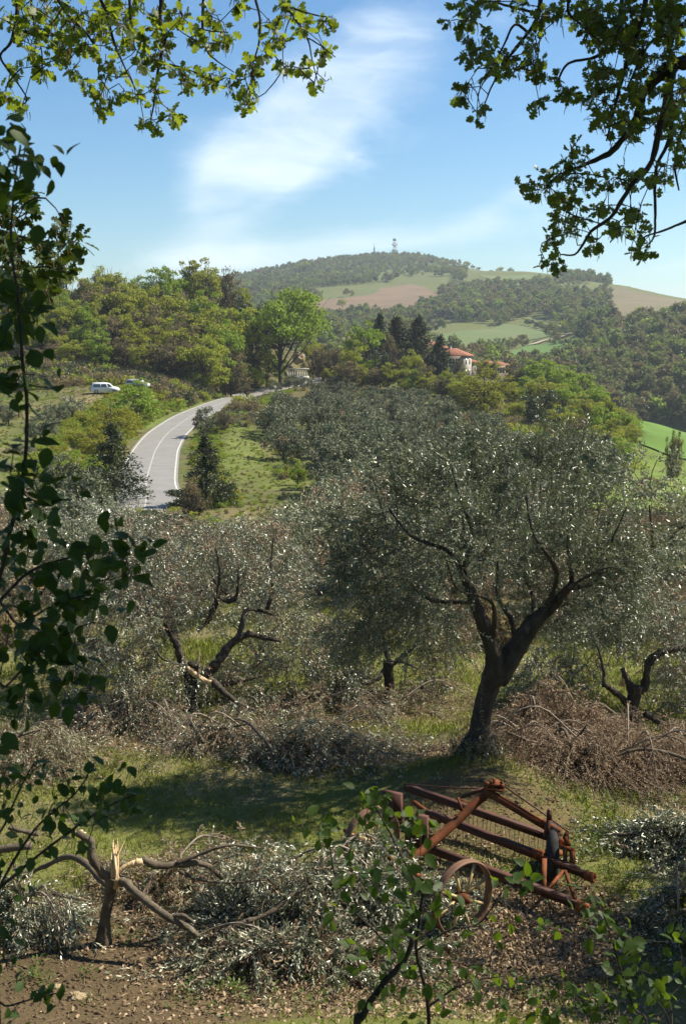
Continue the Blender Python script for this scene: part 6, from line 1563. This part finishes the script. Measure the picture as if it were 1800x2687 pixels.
def oak_bough(label, trunk, limbs, branches, clusters, y0, seed, shade_canopy, oak_ms=oak_ms, oak_leaf=oak_leaf, dens_=200):
    r = np.random.default_rng(seed)
    root = empty('oak_tree', (0, 0, 0), label, 'oak tree')
    tb = MB(); tp = [np.array(q, float) for q in trunk]; tp[0][2] = hz(tp[0][0], tp[0][1]) - .2
    tb.tube(spline(tp, 14), np.linspace(.24, .12, 14) + r.normal(0, .006, 14), 12)
    tb.build('trunk', bark_dark, root, True)
    bb_ = MB(); nodes = []
    for q in limbs: nodes += limb(bb_, [np.array(w, float) for w in q], .085, .035, 8, 0, lump=.05, r=r)
    for (pts, r0, r1) in branches: nodes += limb(bb_, [at(u, v, y0 + dy) for (u, v, dy) in pts], r0, r1, 6, 0, len(pts) * 5, .06, r)
    C_ = []
    for (u, v, ru, rv) in clusters:
        n = max(3, int(ru * rv / dens_))
        for i in range(n):
            a = r.uniform(0, 6.283); q = math.sqrt(r.uniform(0, 1))
            C_.append(at(u + ru * q * math.cos(a), v + rv * q * math.sin(a), y0 + r.normal(0, .35)))
    C_ = np.array(C_); vis = len(C_)
    d = grow(bb_, nodes, C_, .0028, .006, 0, .13, r, 4, .12)
    can = []
    for (c_, rr, n) in shade_canopy: can.append(ellipsoid_pts(n, c_, *rr, r, .1))  # unseen foliage over and behind the camera, added to shade the near leaves
    can = np.concatenate(can)
    bb_.build('branch', bark_dark, root)
    k = 7
    def ros(P, d, spread=1.0):
        D = norm(np.repeat(d, k, 0) * .55 + rand_dirs(len(P) * k, r) * .95 * spread + np.array((0, 0, -.22)))
        return np.repeat(P, k, 0) + r.normal(0, .012, (len(P) * k, 3)) + D * .012, D
    P, D = ros(C_, d)
    N_ = norm(rand_dirs(len(P), r) * .8 + np.array((0, 0, .8)))
    S_ = r.uniform(.5, 1.0, len(P))
    put_leaves(root, 'leaf', oak_ms, P, D, N_, S_, 300, (OAK, .078, .06, oak_leaf), np.argsort(-S_ / P[:, 1]))
    # hanging catkins
    cs = np.repeat(C_[r.uniform(size=vis) < .65], 5, 0); cs = cs + r.normal(0, .02, cs.shape)
    ce = cs + np.column_stack([r.normal(0, .012, len(cs)), r.normal(0, .012, len(cs)), -r.uniform(.025, .065, len(cs))])
    cb = MB(); strips(cb, np.stack([cs, (cs + ce) / 2 + r.normal(0, .003, cs.shape), ce], 1), .0035, 0)
    tag(cb.build('catkins', catkin_m, root), kind='stuff')
    ub = MB(); D = rand_dirs(len(can) * 5, r); Pc = np.repeat(can, 5, 0) + D * .05
    ub.leaves(Pc, D, rand_dirs(len(Pc), r), .14, .11, OAK); tag(ub.build('shade_canopy', oak_leaf, root), kind='stuff')
    return root
right_br = [([(1830, 150, .1), (1800, 161, 0), (1761, 172, 0), (1725, 201, 0), (1685, 250, .05), (1667, 312, .1), (1609, 393, .1), (1560, 420, .1), (1502, 446, .1), (1440, 480, .1)], .05, .005),
    ([(1765, 172, 0), (1754, 232, -.1), (1729, 339, -.1), (1707, 428, -.1), (1653, 491, -.15), (1604, 567, -.2), (1551, 607, -.2), (1511, 665, -.2), (1470, 668, -.2)], .024, .004),
    ([(1760, 200, .2), (1756, 357, .3), (1720, 446, .3), (1718, 571, .3), (1715, 620, .3), (1698, 643, .3)], .015, .004), ([(1840, 560, .2), (1800, 580, .2), (1740, 605, .2), (1694, 620, .2), (1670, 640, .2)], .012, .004),
    ([(1420, -30, .1), (1412, 36, .1), (1386, 85, .1), (1337, 147, .1), (1310, 192, .1), (1287, 232, .1), (1265, 290, .1)], .016, .004), ([(1386, 85, .1), (1350, 65, 0), (1325, 110, 0), (1300, 160, 0), (1262, 215, 0)], .009, .003),
    ([(1640, -40, .2), (1631, 0, .2), (1613, 112, .2), (1560, 150, .1), (1493, 165, .1), (1466, 205, .1), (1462, 235, .1)], .015, .004), ([(1412, 36, .1), (1330, 15, 0), (1270, 5, 0), (1215, 60, 0)], .009, .004),
    ([(1700, -40, 0), (1680, 60, 0), (1640, 180, 0), (1610, 290, 0), (1590, 370, 0)], .018, .005), ([(1830, 40, -.2), (1770, 80, -.2), (1700, 120, -.2), (1640, 240, -.2)], .02, .005), ([(1500, -30, 0), (1490, 30, 0), (1530, 70, 0), (1560, 100, 0)], .012, .004), ([(1830, 300, .3), (1790, 340, .3), (1770, 430, .3), (1780, 500, .3)], .015, .005)]
right_cl = [(1210, 50, 28, 52), (1250, 110, 38, 42), (1275, 165, 45, 34), (1215, 235, 26, 32), (1245, 290, 28, 22), (1330, 165, 36, 30), (1235, 20, 30, 20), (1390, 110, 30, 24), (1400, 150, 20, 20), (1440, 195, 34, 26), (1470, 240, 22, 20), (1410, 265, 18, 16), (1290, 5, 40, 15), (1360, 20, 40, 20),
    (1450, 30, 55, 30), (1530, 55, 55, 50), (1600, 50, 70, 50), (1700, 50, 80, 55), (1560, 180, 45, 40), (1620, 130, 55, 55), (1640, 230, 55, 55), (1720, 130, 75, 65), (1765, 250, 45, 70), (1580, 300, 48, 36), (1620, 335, 50, 32), (1700, 320, 50, 45), (1785, 330, 30, 55), (1780, 60, 40, 60),
    (1515, 400, 26, 20), (1480, 450, 52, 28), (1415, 472, 32, 26), (1405, 515, 26, 20), (1475, 530, 48, 36), (1495, 590, 42, 32), (1455, 622, 26, 16), (1450, 680, 30, 16), (1560, 480, 34, 22), (1620, 480, 40, 32), (1665, 470, 26, 22), (1720, 470, 36, 30), (1785, 440, 22, 50), (1660, 565, 36, 24), (1690, 625, 36, 20), (1678, 655, 20, 16), (1630, 602, 18, 10), (1560, 640, 10, 8), (1580, 540, 20, 16), (1550, 265, 22, 20)]
oak_bough('oak bough hanging in from the upper right corner, dark against the sky', [(6.2, 6.6, 0), (5.8, 6.7, 6.5), (5.2, 6.8, 9.0), (4.4, 6.6, 11.5)], [[(5.3, 6.8, 8.7), (3.6, 7.0, 9.2), tuple(at(1830, 150, 7.1))], [(4.8, 6.7, 10.4), (3.0, 7.0, 10.6), tuple(at(1640, -40, 7.2))], [(4.6, 6.6, 11), (2.4, 7.0, 10.9), tuple(at(1420, -30, 7.1))], [(5.4, 6.8, 8.4), (3.4, 7.2, 8.6), tuple(at(1840, 560, 7.2))]],
    right_br, right_cl, 7.0, 41, [((2.6, 4.2, 11.4), (1.9, 1.9, .9), 330), ((1.2, 3.6, 11.2), (1.4, 1.6, .7), 200), ((4.2, 5.2, 11.8), (1.2, 2, .8), 130), ((2.7, 4.1, 9.3), (1.2, .8, 1.5), 420), ((3.9, 7.8, 10.9), (1.4, .9, 1.2), 420), ((0, .5, 11), (5, 2.5, 1), 1300), ((0, -4, 8.5), (7, 1.5, 3.5), 1300)])
left_br = [([(428, -40, 0), (425, 0, 0), (420, 60, 0), (435, 95, 0), (420, 160, 0), (410, 220, 0), (405, 270, 0), (395, 320, 0)], .017, .004), ([(470, -30, .1), (476, 34, .1), (500, 65, .1), (545, 80, .1), (600, 85, .1)], .01, .003), ([(534, -30, .1), (534, 0, .1), (533, 90, .1), (545, 135, .1), (570, 160, .1), (615, 190, .1)], .012, .003),
    ([(668, -30, 0), (671, 0, 0), (682, 45, 0), (680, 110, 0), (665, 165, 0), (658, 215, 0), (640, 262, 0)], .010, .003), ([(735, -20, .1), (746, 11, .1), (790, 70, .1), (810, 110, .1), (820, 160, .1), (838, 230, .1)], .010, .003), ([(48, -30, 0), (45, 40, 0), (30, 110, 0), (2, 145, 0), (20, 180, 0), (50, 222, 0), (72, 262, 0), (48, 280, 0)], .012, .003),
    ([(130, -40, .1), (180, 40, .1), (230, 90, .1), (262, 150, .1), (260, 195, .1), (290, 245, .1)], .012, .003), ([(250, -40, -.1), (280, 40, -.1), (300, 110, -.1), (330, 180, -.1), (360, 240, -.1)], .014, .003), ([(80, -30, .2), (90, 60, .2), (110, 130, .2), (110, 190, .2)], .009, .003), ([(410, 165, 0), (450, 170, 0), (500, 185, 0), (545, 205, 0), (570, 215, 0)], .007, .003), ([(690, 110, 0), (720, 145, 0), (750, 180, 0)], .005, .003), ([(340, -30, .2), (345, 60, .2), (355, 130, .2)], .011, .003), ([(760, 20, .1), (830, 40, .1), (870, 45, .1)], .006, .003), ([(810, 100, .1), (850, 125, .1), (880, 150, .1)], .005, .003)]
left_cl = [(15, 40, 30, 30), (75, 55, 45, 45), (150, 60, 65, 50), (225, 90, 50, 50), (105, 125, 30, 32), (110, 185, 20, 18), (190, 180, 28, 26), (170, 125, 55, 38), (290, 60, 50, 42), (340, 130, 42, 42), (310, 180, 42, 28), (380, 60, 50, 42), (450, 40, 38, 32), (430, 115, 38, 30), (400, 175, 26, 26), (470, 185, 28, 24), (482, 226, 18, 14), (252, 222, 24, 22), (300, 252, 36, 20), (268, 272, 20, 14), (350, 232, 28, 18), (402, 252, 20, 22), (388, 322, 24, 18), (450, 296, 18, 16),
    (540, 192, 20, 18), (568, 215, 20, 16), (610, 210, 30, 22), (650, 192, 20, 22), (660, 228, 16, 14), (648, 266, 24, 9), (540, 60, 36, 28), (592, 92, 34, 24), (562, 112, 26, 20), (700, 60, 18, 24), (735, 95, 18, 18), (750, 20, 36, 22), (800, 60, 28, 28), (860, 42, 20, 20), (772, 42, 28, 25), (705, 142, 18, 14), (750, 182, 12, 10), (800, 170, 15, 16), (855, 135, 24, 16), (838, 218, 20, 22), (35, 190, 26, 18), (15, 245, 8, 8), (55, 274, 18, 9), (620, 10, 20, 14), (500, 100, 20, 16), (340, 20, 60, 25), (230, 20, 80, 25), (120, 10, 80, 20)]
oak_bough('oak bough hanging in from the upper left corner, with yellow green sunlit leaves', [(-5.6, 6.6, 0), (-5.4, 6.8, 6), (-4.8, 7, 9.5), (-3.8, 7.2, 11.6)], [[(-4.6, 7, 10), (-3.0, 7.2, 10.6), (-1.8, 7.2, 10.4), tuple(at(250, -40, 7.1))], [(-4.2, 7.1, 10.9), (-2.2, 7.3, 11.2), (-1.2, 7.3, 10.6), tuple(at(428, -40, 7.2))], [(-3.9, 7.2, 11.3), (-1.8, 7.4, 11.4), tuple(at(668, -30, 7.2))], [(-4.8, 7, 9.4), (-3.3, 7.2, 9.9), tuple(at(48, -30, 7.2))]],
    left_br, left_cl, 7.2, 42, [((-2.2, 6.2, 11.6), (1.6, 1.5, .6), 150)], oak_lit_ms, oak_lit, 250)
side_br = [([(-60, 600, 0), (0, 606, 0), (45, 618, 0), (100, 630, 0), (150, 640, 0), (178, 600, 0)], .012, .003), ([(-60, 700, .1), (0, 700, .1), (60, 705, .1), (120, 700, .1), (150, 715, .1)], .010, .003), ([(-60, 500, 0), (0, 540, 0), (40, 570, 0), (70, 560, 0)], .009, .003), ([(-60, 790, 0), (0, 780, 0), (60, 790, 0), (100, 770, 0)], .009, .003)]
side_cl = [(30, 530, 40, 25), (75, 520, 18, 14), (20, 580, 28, 24), (70, 570, 16, 12), (170, 600, 10, 20), (185, 625, 20, 18), (175, 660, 24, 16), (120, 645, 28, 20), (60, 650, 38, 22), (20, 690, 36, 28), (100, 690, 34, 22), (150, 700, 26, 16), (30, 740, 40, 26), (90, 745, 32, 24), (20, 800, 36, 28), (80, 800, 24, 22), (130, 720, 24, 16), (10, 640, 26, 26), (110, 770, 18, 14)]
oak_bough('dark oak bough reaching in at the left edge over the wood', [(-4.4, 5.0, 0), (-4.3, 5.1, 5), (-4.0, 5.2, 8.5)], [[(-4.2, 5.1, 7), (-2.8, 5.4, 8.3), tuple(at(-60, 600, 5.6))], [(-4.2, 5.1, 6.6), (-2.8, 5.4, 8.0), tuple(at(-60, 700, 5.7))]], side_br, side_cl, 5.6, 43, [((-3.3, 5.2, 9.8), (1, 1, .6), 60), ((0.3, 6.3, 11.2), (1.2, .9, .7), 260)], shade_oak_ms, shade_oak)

def sapling(label, y0, stems, clusters, seed, sc=1.0, per=4, cat='sapling', jit=16, name='sapling', dyv=.15, ms=elm_ms, lm=elm_leaf):
    """a young tree on the bank: stems rising from the bank, each of its leaves its own"""
    r = np.random.default_rng(seed)
    root = empty(name, (0, 0, 0), label, cat)
    nodes = []
    for (pts, r0, r1) in stems:
        sb = MB(); q = [at(u, v, y0 + dy) for (u, v, dy) in pts]
        if pts[0][1] > 2640 or pts[0][0] < -20:
            f = q[0].copy(); f[2] = hz(f[0], f[1]) - .05; q = [f] + q
        nodes += limb(sb, q, r0, r1, 6, 0, len(q) * 6, .04, r); sb.build('stem', bark_dark, root)
    P, D = [], []
    tw = MB(); C_ = np.array([at(u + r.normal(0, 6), v + r.normal(0, 6), y0 + r.normal(0, dyv)) for (u, v) in clusters])
    d = grow(tw, nodes, C_, .0016, .003, 0, .1, r, 4, .1)
    tag(tw.build('twig', bark_dark, root), kind='stuff')
    for c_, dd in zip(C_, d):
        for j in range(per):
            P.append(c_ - dd * .03 * j + r.normal(0, jit / FPX * y0, 3)); D.append(dd * .5 + r.normal(0, .6, 3) + (0, 0, -.3))
    P, D = np.array(P), np.array(D)
    N_ = norm(rand_dirs(len(P), r) * .7 + np.array((0, 0, 1.0)) + np.array((0, -.35, 0))); S_ = r.uniform(.6, 1.15, len(P)) * sc
    put_leaves(root, 'leaf', ms, P, D, N_, S_, 300, (OVATE, .06, .04, lm))
    return root
sapling('slender dark leaved sapling rising along the left edge of the picture', 3.0,
    [([(-80, 2600, 0), (-60, 2100, 0), (-20, 1650, 0), (20, 1430, 0), (62, 1250, 0), (72, 1080, 0), (60, 940, 0), (48, 780, 0), (30, 640, 0), (40, 480, 0), (55, 380, 0)], .008, .0025), ([(-60, 1900, 0), (20, 1800, 0), (120, 1700, 0), (220, 1640, 0)], .006, .002), ([(-20, 1600, 0), (80, 1500, .1), (200, 1460, .1), (300, 1450, .1)], .005, .002), ([(-40, 1750, 0), (60, 1640, -.1), (160, 1580, -.1), (240, 1560, -.1)], .005, .002)],
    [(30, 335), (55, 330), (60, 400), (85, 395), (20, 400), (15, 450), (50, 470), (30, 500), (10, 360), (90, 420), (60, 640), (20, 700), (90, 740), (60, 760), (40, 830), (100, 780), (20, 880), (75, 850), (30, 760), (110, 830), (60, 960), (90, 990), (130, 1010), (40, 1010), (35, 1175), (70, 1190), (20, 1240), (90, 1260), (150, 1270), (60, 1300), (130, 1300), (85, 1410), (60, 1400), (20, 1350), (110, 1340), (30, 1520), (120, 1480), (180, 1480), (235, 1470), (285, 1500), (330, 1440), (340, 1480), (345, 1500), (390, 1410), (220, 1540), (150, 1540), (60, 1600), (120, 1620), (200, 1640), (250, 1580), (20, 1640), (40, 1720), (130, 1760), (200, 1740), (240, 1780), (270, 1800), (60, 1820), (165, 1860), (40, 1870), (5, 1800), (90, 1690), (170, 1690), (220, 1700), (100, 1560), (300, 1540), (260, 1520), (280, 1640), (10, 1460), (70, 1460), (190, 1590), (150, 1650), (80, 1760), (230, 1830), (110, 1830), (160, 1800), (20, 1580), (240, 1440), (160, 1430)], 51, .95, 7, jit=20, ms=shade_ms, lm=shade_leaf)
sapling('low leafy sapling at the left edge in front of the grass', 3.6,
    [([(-60, 2500, 0), (0, 2330, 0), (90, 2180, 0), (200, 2080, 0), (250, 2000, 0)], .008, .002), ([(0, 2330, 0), (120, 2230, .1), (260, 2130, .1), (370, 2080, .1)], .006, .002), ([(-60, 2400, 0), (20, 2150, 0), (80, 2020, 0), (110, 1990, 0)], .006, .002), ([(-60, 2650, 0), (20, 2640, 0), (90, 2620, 0), (150, 2605, 0)], .005, .002)],
    [(20, 1990), (60, 2000), (100, 2010), (150, 2010), (235, 2030), (252, 2005), (245, 2060), (300, 2060), (330, 2080), (365, 2090), (345, 2110), (200, 2080), (270, 2120), (140, 2080), (60, 2100), (180, 2160), (90, 2170), (40, 2200), (20, 2280), (60, 2350), (310, 2120), (250, 2160), (120, 2130), (10, 2120), (140, 2230), (200, 2210), (80, 2260), (30, 2420), (140, 2610), (20, 2560), (60, 2660), (100, 2650), (20, 2500), (15, 2620), (280, 2080), (170, 2120), (30, 2050)], 52, .8, 6, ms=shade_ms, lm=shade_leaf)
sapling('green sapling growing up in front of the hay rake, its top leaves sunlit', 3.9,
    [([(935, 2720, 0), (950, 2670, 0), (992, 2598, 0), (1060, 2520, 0), (1085, 2460, 0)], .017, .010), ([(1125, 2720, .1), (1116, 2600, .1), (1092, 2495, .1), (1100, 2420, .1), (1110, 2350, .1), (1140, 2315, .1)], .010, .004), ([(1110, 2350, .1), (1060, 2260, .1), (1020, 2180, .1), (985, 2120, .1), (960, 2085, .1)], .005, .002), ([(1060, 2520, 0), (980, 2440, 0), (920, 2380, 0), (880, 2300, 0), (860, 2180, 0)], .005, .002), ([(1092, 2495, .1), (1180, 2440, .1), (1260, 2420, .1), (1340, 2300, .1)], .005, .002), ([(1125, 2640, .1), (1220, 2580, .1), (1330, 2560, .1)], .005, .002)],
    [(958, 2085), (975, 2102), (1005, 2110), (1042, 2135), (962, 2150), (1000, 2158), (1062, 2172), (1098, 2165), (1112, 2148), (1122, 2192), (878, 2172), (850, 2165), (840, 2190), (972, 2210), (925, 2175), (1000, 2330), (1040, 2282), (1062, 2300), (1100, 2312), (1132, 2332), (1192, 2360), (1050, 2380), (950, 2380), (1000, 2440), (1050, 2460), (1122, 2430), (1182, 2392), (1232, 2420), (1000, 2500), (950, 2500), (1080, 2540), (1062, 2600), (1232, 2560), (1252, 2600), (1332, 2560), (1352, 2285), (1366, 2305), (1372, 2335), (1342, 2300), (1440, 2430), (1470, 2440), (900, 2260), (880, 2320), (930, 2300), (980, 2270), (1150, 2480), (1180, 2520), (1020, 2560), (960, 2580), (1130, 2600), (1180, 2640), (1060, 2660), (900, 2440), (1290, 2440), (1010, 2380), (1090, 2380), (1140, 2400)], 53, .86, 6)
sapling('leafy shoots at the lower right corner, a few leaves catching the sun', 4.1,
    [([(1700, 2730, 0), (1660, 2640, 0), (1620, 2520, 0), (1590, 2420, 0), (1555, 2350, 0)], .006, .002), ([(1760, 2740, 0), (1720, 2620, 0), (1690, 2560, 0)], .005, .002), ([(1560, 2740, 0), (1530, 2650, 0), (1490, 2590, 0)], .005, .002), ([(1840, 2700, 0), (1800, 2560, 0), (1780, 2480, 0)], .005, .002)],
    [(1540, 2335), (1570, 2352), (1560, 2400), (1600, 2420), (1610, 2480), (1642, 2470), (1620, 2550), (1682, 2540), (1702, 2562), (1480, 2590), (1540, 2592), (1550, 2612), (1660, 2590), (1702, 2602), (1782, 2472), (1792, 2520), (1640, 2640), (1752, 2620), (1500, 2642), (1420, 2655), (1600, 2670), (1560, 2450), (1650, 2510), (1580, 2560), (1720, 2650), (1780, 2600), (1460, 2670), (1360, 2670), (1690, 2680), (1640, 2430), (1510, 2560), (1400, 2610), (1290, 2660)], 54, .86, 6)
# an olive just outside the frame on the right; its crown shades the lower right corner
pr, h = OM[0]
p_ = np.array((7.4, 12.3, hz(7.4, 12.3))); place(pr, 'grove_olive', p_, 1.25, 'olive tree standing off the right edge beside the silvery boughs', 'olive tree')
p_ = np.array((7.9, 12.0, hz(7.9, 12.0))); place(FP['dark1'][0], 'holm_oak', p_, .68, 'dark holm oak standing off the right edge, shading the lower right corner', 'tree')
p_ = np.array((6.6, 11.0, hz(6.6, 11.0))); place(OM[4][0], 'grove_olive', p_, .9, 'shading olive tree at the lower right corner', 'olive tree')
# ------------------------------------------------------------------ the air: pale haze over the valley
hm, N, Lk = newmat('haze_air')
pv = N.new('ShaderNodeVolumePrincipled')
pv.inputs['Color'].default_value = (0.80, 0.90, 1.0, 1)
pv.inputs['Density'].default_value = HAZE
pv.inputs['Anisotropy'].default_value = 0.3
o_ = N.new('ShaderNodeOutputMaterial'); Lk.new(pv.outputs[0], o_.inputs['Volume'])
zmin = float(np.min(gzv)) - 1.0
zmax = float(np.max(gzv)) + 48
hb = MB(); hb.box((0, 4450, (zmin + zmax) / 2), (30000, 9400, zmax - zmin))
tag(hb.build('haze', hm), 'thin blue spring haze filling the valley and veiling the far hill', kind='stuff')
